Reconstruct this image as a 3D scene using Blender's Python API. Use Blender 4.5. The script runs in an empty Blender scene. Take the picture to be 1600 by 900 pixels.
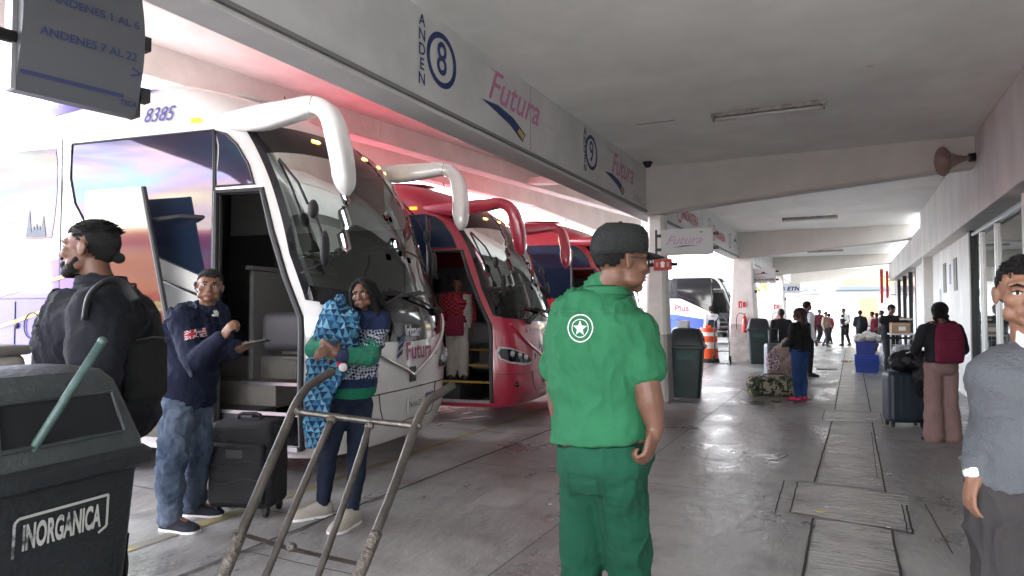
import bpy, bmesh, math, random
from mathutils import Vector, Matrix, noise
from math import sin, cos, pi, radians, atan2, hypot
random.seed(11)
SC = bpy.context.scene
COL = SC.collection
# ------------------------------------------------------------------ camera
YAW = math.atan(527 / 1060.0); PITCH = math.atan(37 / 1060.0); EYE = 1.5
cam_d = bpy.data.cameras.new('camera'); cam = bpy.data.objects.new('camera', cam_d); COL.objects.link(cam)
cam_d.sensor_width = 36; cam_d.lens = 36 * 1060 / 1600; cam_d.clip_start = 0.05; cam_d.clip_end = 2000
cam.location = (0, 0, EYE); cam.rotation_euler = (pi / 2 + PITCH, 0, YAW)
SC.camera = cam
# ------------------------------------------------------------------ sky and sun
SUN_EL, SUN_AZ = radians(50), radians(170)      # azimuth measured clockwise from +Y: sun stands behind left
w = bpy.data.worlds.new('World'); SC.world = w; w.use_nodes = True
nt = w.node_tree; nt.nodes.clear()
out = nt.nodes.new('ShaderNodeOutputWorld'); bg = nt.nodes.new('ShaderNodeBackground')
sky = nt.nodes.new('ShaderNodeTexSky'); sky.sky_type = 'NISHITA'; sky.sun_disc = False
sky.sun_elevation = SUN_EL; sky.sun_rotation = SUN_AZ; sky.air_density = 1.0; sky.dust_density = 1.5
tc = nt.nodes.new('ShaderNodeTexCoord'); mp = nt.nodes.new('ShaderNodeMapping'); mp.inputs['Scale'].default_value = (1.0, 1.0, 3.2)
nz = nt.nodes.new('ShaderNodeTexNoise'); nz.inputs['Scale'].default_value = 1.9; nz.inputs['Detail'].default_value = 8; nz.inputs['Roughness'].default_value = .6
nz.inputs['Distortion'].default_value = .6
cr = nt.nodes.new('ShaderNodeValToRGB'); cr.color_ramp.elements[0].position = .40; cr.color_ramp.elements[1].position = .62
mx = nt.nodes.new('ShaderNodeMix'); mx.data_type = 'RGBA'
mx.inputs[7].default_value = (11, 11.2, 11.6, 1)
L = nt.links
L.new(tc.outputs['Generated'], mp.inputs[0]); L.new(mp.outputs[0], nz.inputs['Vector']); L.new(nz.outputs['Fac'], cr.inputs[0])
L.new(cr.outputs[0], mx.inputs[0]); L.new(sky.outputs[0], mx.inputs[6]); L.new(mx.outputs[2], bg.inputs[0])
bg.inputs[1].default_value = 0.15; L.new(bg.outputs[0], out.inputs[0])
sd = bpy.data.lights.new('sun', 'SUN'); sun = bpy.data.objects.new('sun', sd); COL.objects.link(sun)
sd.energy = 2.0; sd.angle = radians(0.5); sd.color = (1, .96, .9)
sun.rotation_euler = Vector((sin(SUN_AZ) * cos(SUN_EL), cos(SUN_AZ) * cos(SUN_EL), sin(SUN_EL))).to_track_quat('Z', 'Y').to_euler()
SC.view_settings.view_transform = 'Standard'; SC.view_settings.look = 'None'
SC.view_settings.exposure = 3.55; SC.view_settings.gamma = 1; SC.view_settings.use_curve_mapping = False
SC.cycles.max_bounces = 10; SC.cycles.diffuse_bounces = 8; SC.cycles.glossy_bounces = 4; SC.cycles.transparent_max_bounces = 12
SC.cycles.use_denoising = True; SC.cycles.caustics_reflective = False; SC.cycles.caustics_refractive = False
SC.cycles.sample_clamp_indirect = 6

# ------------------------------------------------------------------ helpers
CF = Vector((-sin(YAW) * cos(PITCH), cos(YAW) * cos(PITCH), sin(PITCH)))
CX = Vector((cos(YAW), sin(YAW), 0)); CU = Vector((sin(YAW) * sin(PITCH), -cos(YAW) * sin(PITCH), cos(PITCH)))
def K(px, py, d):            # a measured point: where the sight line (photo pixel) lies at d metres
    return Vector((0, 0, EYE)) + (CF + CX * ((px - 800) / 1060) + CU * ((450 - py) / 1060)) * d
def KZ(px, py, z=0.0):
    q = CF + CX * ((px - 800) / 1060) + CU * ((450 - py) / 1060)
    return Vector((0, 0, EYE)) + q * ((z - EYE) / q.z)
def RD(r, d):                # horizontal direction given as (image right, away)
    return Vector((r * CX.x - d * sin(YAW), r * CX.y + d * cos(YAW), 0)).normalized()

MATS = {}
def mat(name, col, rough=.6, metal=0.0, var=0.0, vscale=6.0, bump=0.0, bscale=40.0, col2=None, spec=None, coat=0.0, stretch=None, emit=None,
        lo=.35, hi=.65, detail=6, alpha=None, wear=None):
    if name in MATS: return MATS[name]
    m = bpy.data.materials.new(name); m.use_nodes = True; n = m.node_tree; b = n.nodes['Principled BSDF']
    c = tuple(col) + (1,)
    b.inputs['Base Color'].default_value = c; b.inputs['Roughness'].default_value = rough; b.inputs['Metallic'].default_value = metal
    if spec is not None: b.inputs['Specular IOR Level'].default_value = spec
    if coat: b.inputs['Coat Weight'].default_value = coat; b.inputs['Coat Roughness'].default_value = .04
    t = n.nodes.new('ShaderNodeTexCoord'); mpn = n.nodes.new('ShaderNodeMapping')
    if stretch: mpn.inputs['Scale'].default_value = stretch
    n.links.new(t.outputs['Object'], mpn.inputs[0])
    if var or col2:
        z = n.nodes.new('ShaderNodeTexNoise'); z.inputs['Scale'].default_value = vscale; z.inputs['Detail'].default_value = detail; z.inputs['Roughness'].default_value = .62
        r = n.nodes.new('ShaderNodeValToRGB'); r.color_ramp.elements[0].position = lo; r.color_ramp.elements[1].position = hi
        c2 = (tuple(col2) + (1,)) if col2 else tuple(min(1, x * (1 + var)) for x in col) + (1,)
        c1 = c if col2 else tuple(x * (1 - var) for x in col) + (1,)
        r.color_ramp.elements[0].color = c1; r.color_ramp.elements[1].color = c2
        n.links.new(mpn.outputs[0], z.inputs['Vector']); n.links.new(z.outputs['Fac'], r.inputs[0]); n.links.new(r.outputs[0], b.inputs['Base Color'])
        if wear:
            rr = n.nodes.new('ShaderNodeMapRange'); rr.inputs[1].default_value = lo; rr.inputs[2].default_value = hi
            rr.inputs[3].default_value = wear[0]; rr.inputs[4].default_value = wear[1]
            n.links.new(z.outputs['Fac'], rr.inputs[0]); n.links.new(rr.outputs[0], b.inputs['Roughness'])
    if bump:
        z = n.nodes.new('ShaderNodeTexNoise'); z.inputs['Scale'].default_value = bscale; z.inputs['Detail'].default_value = 5
        bp = n.nodes.new('ShaderNodeBump'); bp.inputs['Strength'].default_value = min(1, bump); bp.inputs['Distance'].default_value = .02 if bump <= 1 else .02 * bump
        n.links.new(mpn.outputs[0], z.inputs['Vector']); n.links.new(z.outputs['Fac'], bp.inputs['Height']); n.links.new(bp.outputs[0], b.inputs['Normal'])
    if emit: b.inputs['Emission Color'].default_value = tuple(emit[:3]) + (1,); b.inputs['Emission Strength'].default_value = emit[3]
    MATS[name] = m; return m

def tag(o, label=None, cat=None, group=None, kind=None):
    if label: o['label'] = label
    if cat: o['category'] = cat
    if group: o['group'] = group
    if kind: o['kind'] = kind
    return o
def empty(name, loc=(0, 0, 0), rz=0, **k):
    o = bpy.data.objects.new(name, None); o.location = loc; o.rotation_euler = (0, 0, rz); o.empty_display_size = .1
    COL.objects.link(o); return tag(o, **k)

class MB:
    def __init__(s, base=None): s.v = []; s.f = []; s.base = Vector(base) if base is not None else None
    def add(s, vs, fs):
        n = len(s.v); s.v += [Vector(v) for v in vs]; s.f += [tuple(i + n for i in f) for f in fs]; return s
    def box(s, c, d, rz=0, M=None):
        x, y, z = d[0] / 2, d[1] / 2, d[2] / 2
        vs = [Vector((a * x, b * y, e * z)) for a in (-1, 1) for b in (-1, 1) for e in (-1, 1)]
        R = M if M else Matrix.Rotation(rz, 3, 'Z')
        return s.add([R @ v + Vector(c) for v in vs], [(0, 1, 3, 2), (4, 6, 7, 5), (0, 4, 5, 1), (2, 3, 7, 6), (0, 2, 6, 4), (1, 5, 7, 3)])
    def rbox(s, c, d, r=.02, rz=0, seg=3, M=None):       # box with rounded edges
        bm = bmesh.new(); bmesh.ops.create_cube(bm, size=1); bmesh.ops.scale(bm, vec=d, verts=bm.verts)
        bmesh.ops.bevel(bm, geom=list(bm.edges), offset=r, segments=seg, affect='EDGES', profile=.5)
        R = M if M else Matrix.Rotation(rz, 3, 'Z'); bm.verts.index_update()
        s.add([R @ v.co + Vector(c) for v in bm.verts], [[v.index for v in f.verts] for f in bm.faces]); bm.free(); return s
    def loft(s, rings, cap=True, closed=True):
        n = len(rings[0]); vs = [p for r in rings for p in r]; fs = []
        for i in range(len(rings) - 1):
            for j in range(n if closed else n - 1):
                k = (j + 1) % n; fs.append((i * n + j, i * n + k, (i + 1) * n + k, (i + 1) * n + j))
        if cap: fs.append(tuple(range(n - 1, -1, -1))); fs.append(tuple((len(rings) - 1) * n + j for j in range(n)))
        return s.add(vs, fs)
    def tube(s, pts, r, n=12, cap=True, flat=1.0, up=None):
        pts = [Vector(p) for p in pts]; rs = r if isinstance(r, (list, tuple)) else [r] * len(pts); rings = []
        nrm = None
        for i, p in enumerate(pts):
            t = ((pts[min(i + 1, len(pts) - 1)] - p).normalized() + (p - pts[max(i - 1, 0)]).normalized())
            t = t.normalized() if t.length > 1e-6 else Vector((0, 0, 1))
            if nrm is None:
                nrm = Vector(up) if up is not None else (Vector((0, 0, 1)) if abs(t.z) < .9 else Vector((1, 0, 0)))
            nrm = (nrm - t * nrm.dot(t)).normalized(); b = t.cross(nrm)
            rings.append([p + (nrm * cos(2 * pi * k / n) * flat + b * sin(2 * pi * k / n)) * rs[i] for k in range(n)])
        return s.loft(rings, cap)
    def cyl(s, a, b, r0, r1=None, n=16): return s.tube([a, b], [r0, r0 if r1 is None else r1], n)
    def ell(s, c, rad, M=None, n=16, m=10):
        R = M if M else Matrix.Identity(3); vs = [Vector(c) + R @ Vector((0, 0, rad[2]))]; fs = []
        for i in range(1, m):
            a = pi * i / m
            for j in range(n):
                b = 2 * pi * j / n; vs.append(Vector(c) + R @ Vector((rad[0] * sin(a) * cos(b), rad[1] * sin(a) * sin(b), rad[2] * cos(a))))
        vs.append(Vector(c) + R @ Vector((0, 0, -rad[2]))); last = len(vs) - 1
        for j in range(n):
            k = (j + 1) % n; fs.append((0, 1 + j, 1 + k)); fs.append((last, 1 + (m - 2) * n + k, 1 + (m - 2) * n + j))
            for i in range(m - 2): fs.append((1 + i * n + j, 1 + (i + 1) * n + j, 1 + (i + 1) * n + k, 1 + i * n + k))
        return s.add(vs, fs)
    def cap(s, a, b, r0, r1=None, n=12):               # capsule / tapered limb piece
        r1 = r0 if r1 is None else r1; a = Vector(a); b = Vector(b)
        s.ell(a, (r0, r0, r0), n=n, m=8); s.ell(b, (r1, r1, r1), n=n, m=8)
        if (b - a).length > 1e-5: s.tube([a, b], [r0, r1], n)
        return s
    def chain(s, pts, rs):
        for i in range(len(pts) - 1): s.cap(pts[i], pts[i + 1], rs[i], rs[i + 1])
        return s
    def lathe(s, prof, n=24, c=(0, 0, 0), M=None):
        R = M if M else Matrix.Identity(3)
        return s.loft([[Vector(c) + R @ Vector((r * cos(2 * pi * k / n), r * sin(2 * pi * k / n), z)) for k in range(n)] for r, z in prof])
    def prism(s, poly, f0, f1):                         # polygon mapped by two functions, closed solid
        n = len(poly); vs = [f0(*p) for p in poly] + [f1(*p) for p in poly]
        return s.add(vs, [tuple(range(n - 1, -1, -1)), tuple(range(n, 2 * n))] + [(i, (i + 1) % n, n + (i + 1) % n, n + i) for i in range(n)])
    def build(s, name, m, parent=None, smooth=False, bev=0, auto=None, **k):
        me = bpy.data.meshes.new(name); base = s.base if s.base is not None else Vector((0, 0, 0))
        me.from_pydata([v - base for v in s.v], [], s.f); me.validate()
        bm = bmesh.new(); bm.from_mesh(me); bmesh.ops.recalc_face_normals(bm, faces=bm.faces)
        if auto is not None:
            for e in bm.edges:
                if len(e.link_faces) == 2 and e.calc_face_angle(0) > auto: e.smooth = False
        for f in bm.faces: f.smooth = smooth or auto is not None
        bm.to_mesh(me); bm.free()
        o = bpy.data.objects.new(name, me); COL.objects.link(o)
        if m: me.materials.append(m)
        if s.base is not None and parent is None: o.location = base
        if parent is not None: o.parent = parent
        if bev:
            md = o.modifiers.new('bevel', 'BEVEL'); md.width = bev; md.segments = 2; md.limit_method = 'ANGLE'; md.angle_limit = radians(40)
        return tag(o, **k)
def S_(o, label=None, cat=None): o['kind'] = 'structure'; return o

TEX = {}
def cloudtex(size):
    if size not in TEX:
        t = bpy.data.textures.new('folds', 'CLOUDS'); t.noise_scale = size; t.noise_depth = 2; TEX[size] = t
    return TEX[size]
def remesh(o, vox, smooth=3, fold=0, fsize=.12, dec=0, sf=.5):
    md = o.modifiers.new('r', 'REMESH'); md.mode = 'VOXEL'; md.voxel_size = vox; md.use_smooth_shade = True
    if smooth: s = o.modifiers.new('s', 'SMOOTH'); s.iterations = smooth; s.factor = sf
    if fold:
        d = o.modifiers.new('d', 'DISPLACE'); d.texture = cloudtex(fsize); d.strength = fold; d.mid_level = .5; d.texture_coords = 'LOCAL'
    if dec: dd = o.modifiers.new('dc', 'DECIMATE'); dd.ratio = dec
    dg = bpy.context.evaluated_depsgraph_get(); dg.update()
    me = bpy.data.meshes.new_from_object(o.evaluated_get(dg)); me.name = o.name
    old = o.data; mats = list(old.materials); o.modifiers.clear(); o.data = me
    if not me.materials:
        for m_ in mats: me.materials.append(m_)
    bpy.data.meshes.remove(old); return o

def text2d(body, size=1.0, shear=0.0, bold=0.0, align='CENTER', sx=1.0):
    cu = bpy.data.curves.new('lettering', 'FONT'); cu.body = body; cu.size = size; cu.shear = shear; cu.offset = bold; cu.align_x = align; cu.align_y = 'CENTER'
    cu.resolution_u = 4
    o = bpy.data.objects.new('lettering', cu); COL.objects.link(o); dg = bpy.context.evaluated_depsgraph_get(); dg.update()
    me = bpy.data.meshes.new_from_object(o.evaluated_get(dg)); vs = [(v.co.x * sx, v.co.y) for v in me.vertices]; fs = [tuple(p.vertices) for p in me.polygons]
    bpy.data.objects.remove(o); bpy.data.curves.remove(cu); bpy.data.meshes.remove(me); return vs, fs
def grid_cut(vs, fs, cell):
    bm = bmesh.new(); bv = [bm.verts.new((a, b, 0)) for a, b in vs]
    for f in fs:
        try: bm.faces.new([bv[i] for i in f])
        except ValueError: pass
    if cell:
        for ax in (0, 1):
            lo = min(v[ax] for v in vs); hi = max(v[ax] for v in vs); k = math.floor(lo / cell) + 1
            while k * cell < hi:
                co = Vector((0, 0, 0)); co[ax] = k * cell; no = Vector((0, 0, 0)); no[ax] = 1
                bmesh.ops.bisect_plane(bm, geom=list(bm.verts) + list(bm.edges) + list(bm.faces), dist=1e-5, plane_co=co, plane_no=no); k += 1
    bmesh.ops.triangulate(bm, faces=[f for f in bm.faces if len(f.verts) > 4])
    bm.verts.index_update(); r = ([(v.co.x, v.co.y) for v in bm.verts], [[v.index for v in f.verts] for f in bm.faces]); bm.free(); return r
def plane_text(name, m, parent, body, org, right, up, size, shear=0, bold=0, align='CENTER', sx=1.0, fn=None, lift=.002, **k):
    vs, fs = text2d(body, size, shear, bold, align, sx); r = Vector(right).normalized(); u = Vector(up).normalized(); n = r.cross(u)
    mb = MB(); mb.add([Vector(org) + r * a + u * b + n * lift for a, b in vs], fs); o = mb.build(name, m, parent, **k); return o
def smooth_pts(P, n=6):        # Catmull-Rom through points (tuples of any length)
    out = []
    for i in range(len(P) - 1):
        p0, p1, p2, p3 = P[max(i - 1, 0)], P[i], P[i + 1], P[min(i + 2, len(P) - 1)]
        for k in range(n):
            t = k / n; out.append(tuple(.5 * (2 * b + (c - a) * t + (2 * a - 5 * b + 4 * c - d) * t * t + (3 * b - a - 3 * c + d) * t ** 3) for a, b, c, d in zip(p0, p1, p2, p3)))
    out.append(tuple(P[-1])); return out
def copy_tree(o, parent=None):
    c = o.copy(); COL.objects.link(c)
    if parent is not None: c.parent = parent
    for ch in [x for x in bpy.data.objects if x.parent == o]: copy_tree(ch, c)
    return c
# ================================================================== materials of the place
M_floor = mat('worn_concrete_floor', (.135, .132, .128), .3, col2=(.33, .32, .305), vscale=1.1, detail=12, lo=.36, hi=.68, bump=.55, bscale=9, wear=(.22, .56), stretch=(1, .55, 1))
def floor_detail(m):
    n = m.node_tree; b = n.nodes['Principled BSDF']; l = n.links
    src = b.inputs['Base Color'].links[0].from_socket
    tcn = n.nodes.new('ShaderNodeTexCoord')
    sp = n.nodes.new('ShaderNodeTexNoise'); sp.inputs['Scale'].default_value = 26; sp.inputs['Detail'].default_value = 6; sp.inputs['Roughness'].default_value = .7
    r = n.nodes.new('ShaderNodeValToRGB'); r.color_ramp.elements[0].position = .56; r.color_ramp.elements[1].position = .70
    mxx = n.nodes.new('ShaderNodeMix'); mxx.data_type = 'RGBA'; mxx.inputs[7].default_value = (.36, .35, .34, 1)
    l.new(tcn.outputs['Object'], sp.inputs['Vector']); l.new(sp.outputs['Fac'], r.inputs[0]); l.new(r.outputs[0], mxx.inputs[0]); l.new(src, mxx.inputs[6])
    s2 = n.nodes.new('ShaderNodeTexNoise'); s2.inputs['Scale'].default_value = 3.1; s2.inputs['Detail'].default_value = 9
    r2 = n.nodes.new('ShaderNodeValToRGB'); r2.color_ramp.elements[0].position = .50; r2.color_ramp.elements[1].position = .82
    m2 = n.nodes.new('ShaderNodeMix'); m2.data_type = 'RGBA'; m2.inputs[7].default_value = (.10, .096, .092, 1)
    l.new(tcn.outputs['Object'], s2.inputs['Vector']); l.new(s2.outputs['Fac'], r2.inputs[0]); l.new(r2.outputs[0], m2.inputs[0]); l.new(mxx.outputs[2], m2.inputs[6])
    l.new(m2.outputs[2], b.inputs['Base Color'])
    # fine scoring in the concrete
    w1 = n.nodes.new('ShaderNodeTexNoise'); w1.inputs['Scale'].default_value = 60; w1.inputs['Detail'].default_value = 8
    bb = n.nodes.new('ShaderNodeBump'); bb.inputs['Strength'].default_value = .35; bb.inputs['Distance'].default_value = .004
    l.new(tcn.outputs['Object'], w1.inputs['Vector']); l.new(w1.outputs['Fac'], bb.inputs['Height'])
    old = b.inputs['Normal'].links[0].from_socket; l.new(old, bb.inputs['Normal']); l.new(bb.outputs[0], b.inputs['Normal'])
floor_detail(M_floor)
M_slab = mat('scored_concrete', (.20, .195, .188), .3, col2=(.34, .33, .315), vscale=2.2, detail=10, bump=1.8, bscale=7, wear=(.24, .48), stretch=(.8, 3.4, 1))
floor_detail(M_slab)
M_yard = mat('yard_concrete', (.24, .24, .235), .8, var=.25, vscale=3, bump=.4, bscale=60)
M_joint = mat('joint_dirt', (.022, .02, .018), .9)
M_yellow = mat('worn_yellow_paint', (.30, .235, .09), .5, col2=(.15, .14, .12), vscale=3.5, lo=.40, hi=.6, detail=12)
M_ceil = mat('ceiling_paint', (.86, .86, .82), .7, var=.08, vscale=.9, detail=10, bump=.15, bscale=3)
M_fascia = mat('fascia_paint', (.56, .56, .55), .5, var=.09, vscale=1.6, detail=10, bump=.1, bscale=5)
M_beam = mat('beam_paint', (.60, .57, .53), .65, var=.07, vscale=1.1, bump=.25, bscale=12)
M_can = mat('canopy_paint', (.72, .67, .63), .7, var=.10, vscale=1.3, bump=.4, bscale=9, detail=10)
M_col = mat('column_paint', (.74, .72, .68), .6, var=.09, vscale=2.2, bump=.2, bscale=14)
M_coll = mat('column_base_paint', (.42, .40, .38), .5, var=.2, vscale=4, bump=.2, bscale=14)
M_wall = mat('wall_paint', (.74, .735, .71), .6, var=.13, vscale=1.7, detail=11, bump=.12, bscale=8, stretch=(1, 1, .4))
M_dark = mat('black_metal', (.02, .02, .022), .45)
M_rubber = mat('black_rubber', (.018, .018, .019), .75, bump=.2)
M_alu = mat('grey_aluminium', (.42, .43, .44), .35, metal=.9)
M_steel = mat('worn_steel', (.10, .09, .08), .36, metal=.85, col2=(.19, .17, .155), vscale=8, bump=.25, bscale=60, lo=.35, hi=.7)
M_white = mat('white_paint', (.8, .8, .79), .4, var=.03)
M_navy = mat('navy_lettering', (.012, .03, .13), .5)
M_pink = mat('pink_lettering', (.52, .19, .34), .5)
M_redl = mat('red_lettering', (.55, .04, .06), .5)
M_ink = mat('dark_lettering', (.04, .04, .06), .5)
M_glassdark = mat('dark_shop_glass', (.03, .045, .045), .03, spec=.9)
M_signw = mat('sign_face', (.50, .50, .49), .35)

# ------------------------------------------------------------------ ground, floor, yard
def sheet(name, x0, x1, y0, y1, z, m, nx=1, ny=1):
    mb = MB(); vs = []; fs = []
    for j in range(ny + 1):
        for i in range(nx + 1): vs.append((x0 + (x1 - x0) * i / nx, y0 + (y1 - y0) * j / ny, z))
    for j in range(ny):
        for i in range(nx): a = j * (nx + 1) + i; fs.append((a, a + 1, a + nx + 2, a + nx + 1))
    mb.add(vs, fs); return S_(mb.build(name, m))
sheet('ground', -900, 900, -900, 900, -.012, M_yard)
sheet('floor', -9.5, 9, -9, 47, 0, M_floor)
def strip(pts, w, z=.004, mb=None):                      # flat strip along points on the floor
    mb = mb or MB(); P = [Vector((p[0], p[1], z)) for p in pts]
    for a, b in zip(P[:-1], P[1:]):
        n = (b - a).cross(Vector((0, 0, 1))).normalized() * w / 2; mb.add([a - n, b - n, b + n, a + n], [(0, 1, 2, 3)])
    return mb
S_(strip([(-4.07, 1.0), (-4.23, 10.1), (-4.34, 20), (-4.45, 34)], .10).build('yellow_line', M_yellow))
S_(strip([(-.262, 6.86), (.262, 6.86)], .0).build('floor_mark', M_joint)) if False else None
pl = MB()
for (y0, y1) in ((3.2, 5.42), (6.55, 10.3), (11.5, 18.2), (18.25, 31)):
    pl.add([(-.26, y0, .004), (.245, y0, .004), (.245, y1, .004), (-.235, y1, .004)], [(0, 1, 2, 3)])
pl.add([(-.42, 5.5, .004), (.36, 5.35, .004), (.40, 6.42, .004), (-.42, 6.52, .004)], [(0, 1, 2, 3)])
pl.add([(-.36, 10.35, .004), (.38, 10.35, .004), (.38, 11.4, .004), (-.36, 11.4, .004)], [(0, 1, 2, 3)])
S_(pl.build('trench_slab', M_slab))
jm = MB()
def wob(a, b, n=14, s=.0035):
    r = random.Random(int(a[0] * 97 + a[1] * 31)); return [(a[0] + (b[0] - a[0]) * i / n + r.uniform(-s, s), a[1] + (b[1] - a[1]) * i / n + r.uniform(-s, s)) for i in range(n + 1)]
for a, b, ww in [((-3.42, -9), (-3.40, 47), .03), ((-.26, 3.2), (-.26, 5.42), .022), ((.245, 3.2), (.235, 5.35), .022), ((-.30, 6.55), (-.235, 10.3), .02), ((.245, 6.45), (.25, 10.4), .02),
                 ((.20, 7.0), (.22, 9.6), .008), ((-.228, 11.5), (-.15, 31), .02), ((.264, 11.5), (.29, 31), .02), ((-.40, 5.5), (.36, 5.35), .014), ((-.42, 6.52), (-.24, 6.5), .01),
                 ((.36, 5.33), (.37, 6.1), .02), ((.33, 5.33), (.34, 6.1), .012), ((-.42, 5.5), (-.43, 6.5), .014), ((-.52, 5.4), (-.54, 6.5), .014), ((.55, 5.0), (.5, 6.2), .012), ((.95, 4.9), (.95, 5.6), .03),
                 ((-.36, 10.35), (.38, 10.33), .014), ((-.36, 11.4), (.38, 11.4), .014), ((.38, 10.35), (.38, 11.4), .014), ((-.36, 10.35), (-.36, 11.4), .012),
                 ((-3.4, 5.9), (-.3, 5.86), .010), ((-3.4, 9.55), (-.25, 9.5), .012), ((.25, 9.1), (1.8, 9.1), .012), ((-3.4, 3.1), (-.3, 3.1), .012), ((-3.4, 13.6), (1.8, 13.6), .014), ((-3.4, 17.6), (1.8, 17.6), .014),
                 ((-3.4, 22.6), (1.8, 22.6), .016), ((-1.85, 3.1), (-1.85, 17.6), .010), ((-7.6, 7.5), (-3.4, 7.5), .014), ((-7.6, 11.2), (-3.4, 11.2), .014), ((-9, 3.85), (-3.4, 3.8), .014)]:
    jm = strip(wob(a, b), ww * .72, .008, jm)
S_(jm.build('floor_joint', M_joint))
# small litter and gum on the floor
for i, (x, y, c) in enumerate([(-.22, 5.62, (.5, .42, .12)), (.22, 5.42, (.6, .6, .58)), (-1.2, 4.3, (.5, .5, .48)), (-2.1, 4.9, (.55, .55, .52)), (-1.0, 7.2, (.5, .5, .48)), (-2.6, 6.1, (.45, .45, .43))]):
    mb = MB((x, y, .008)); r = random.Random(i); s = .028 if i == 0 else .013
    mb.prism([(s * (1 + r.uniform(-.4, .3)) * cos(k * pi / 4), s * .8 * (1 + r.uniform(-.4, .3)) * sin(k * pi / 4)) for k in range(8)], lambda a, b: Vector((x + a, y + b, .006)), lambda a, b: Vector((x + a, y + b, .010)))
    mb.build('litter', mat('litter%d' % i, c, .8), label=['yellowish scrap of leaf lying on the scored floor slab', 'white paper scrap beside the groove of the floor slab', 'pale gum spot on the floor right of the green worker', 'pale gum spot on the floor behind the hand truck', 'pale gum spot on the open floor before the camouflage bag', 'pale gum spot on the floor near the platform joint'][i], cat='litter')

# ------------------------------------------------------------------ platform roof
XF = -3.07
mb = MB(); mb.box((-.55, 21.5, 4.06), (5.5, 50, .2)); S_(mb.build('ceiling', M_ceil))
mb = MB(); mb.box((XF - .14, 21.4, 4.3), (.2, 49.6, .66)); S_(mb.build('added_sun_blocker', M_fascia))  # unseen strip added above the fascia to stop a sun streak on the floor
mb = MB(); mb.box((XF - .115, 21.4, 3.57), (.23, 49.6, .80))
mb.box((XF - .115, 21.4, 3.155), (.27, 49.6, .02)); fas = S_(mb.build('fascia', M_fascia))
mb = MB(); mb.box((XF - .02, 21.4, 3.205), (.10, 49.5, .03)); S_(mb.build('fascia_groove', mat('groove_grey', (.2, .2, .2), .6)))
for i, yy in enumerate((6.62, 9.9, 16.2)):
    mb = MB(); mb.box((XF + .001, yy, 3.6), (.004, .008, .7)); S_(mb.build('fascia_joint', mat('joint_grey', (.3, .3, .29), .7)))
YB = (-3.1, .2, 11.45, 22.15, 32.95, 43.75)
BL = ['far grey roof beam behind the viewer', 'roof beam overhead beside the viewer', 'nearest grey roof beam crossing above the platform, with the horn speaker', 'second roof beam crossing the platform beyond the first long lamp', 'third roof beam crossing the platform', 'farthest cream roof beam before the bright exit']
for i, y in enumerate(YB):
    mb = MB((-.7, y, 3.5)); n = 12; r0 = []; 
    for k in range(n + 1):
        t = k / n; x = XF + .002 + (1.9 - XF) * t; zb = 3.13 + .42 * t ** .9
        r0.append([(x, y - .16, zb + .03), (x, y - .13, zb), (x, y + .13, zb), (x, y + .16, zb + .03), (x, y + .16, 3.958), (x, y - .16, 3.958)])
    mb.loft([[Vector(p) for p in r] for r in r0]); mb.build('roof_beam', M_beam, auto=.6, label=BL[i], cat='beam', group='roof beams across the platform')
# cracks and joints in the ceiling
cm = MB()
for a, b in [((-2.47, 8.66), (-1.96, 8.65)), ((.2, 7.6), (.26, 7.62))]:
    pts = wob(a, b, 10, .006)
    for p, q in zip(pts[:-1], pts[1:]):
        n = (Vector((*q, 0)) - Vector((*p, 0))).cross(Vector((0, 0, 1))).normalized() * (.012 if a[0] < -2 else .004)
        cm.add([Vector((*p, 3.957)) - n, Vector((*q, 3.957)) - n, Vector((*q, 3.957)) + n, Vector((*p, 3.957)) + n], [(0, 1, 2, 3)])
S_(cm.build('ceiling_crack', mat('crack_grey', (.08, .075, .07), .8)))

# columns
def column(x, y, lab, wide=.5):
    e = empty('column', (x, y, 0), label=lab, cat='column', group='tapered concrete columns')
    def ring(z, a, b): c = .05; return [Vector(p) for p in [(-a, -b + c, z), (-a + c, -b, z), (a - c, -b, z), (a, -b + c, z), (a, b - c, z), (a - c, b, z), (-a + c, b, z), (-a, b - c, z)]]
    w0 = wide * .62; w1 = wide * .40
    f = lambda z: w0 + (w1 - w0) * z / 3.15
    mb = MB(); mb.loft([ring(0, f(0) + .004, f(0) * 1.1 + .004), ring(1.12, f(1.12) + .004, f(1.12) * 1.1 + .004)]); mb.build('painted_base', M_coll, e, auto=.5)
    mb = MB(); mb.loft([ring(1.12, f(1.12), f(1.12) * 1.1), ring(3.14, w1, w1 * 1.1)]); mb.build('shaft', M_col, e, auto=.5); return e
column(-2.93, 11.5, 'white concrete column right behind the cap of the green worker', .34)
column(-2.93, 22.1, 'white tapered column with grey base and extinguisher beside the traffic barrel', .72)
column(-2.93, 33.0, 'white tapered column behind the second bin, under the bus company sign', .72)
column(-2.93, 43.8, 'farthest white column of the row, left of the man in the maroon vest', .72)
column(-2.93, -3.1, 'white column at the near end of the platform behind the viewer', .5)

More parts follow.
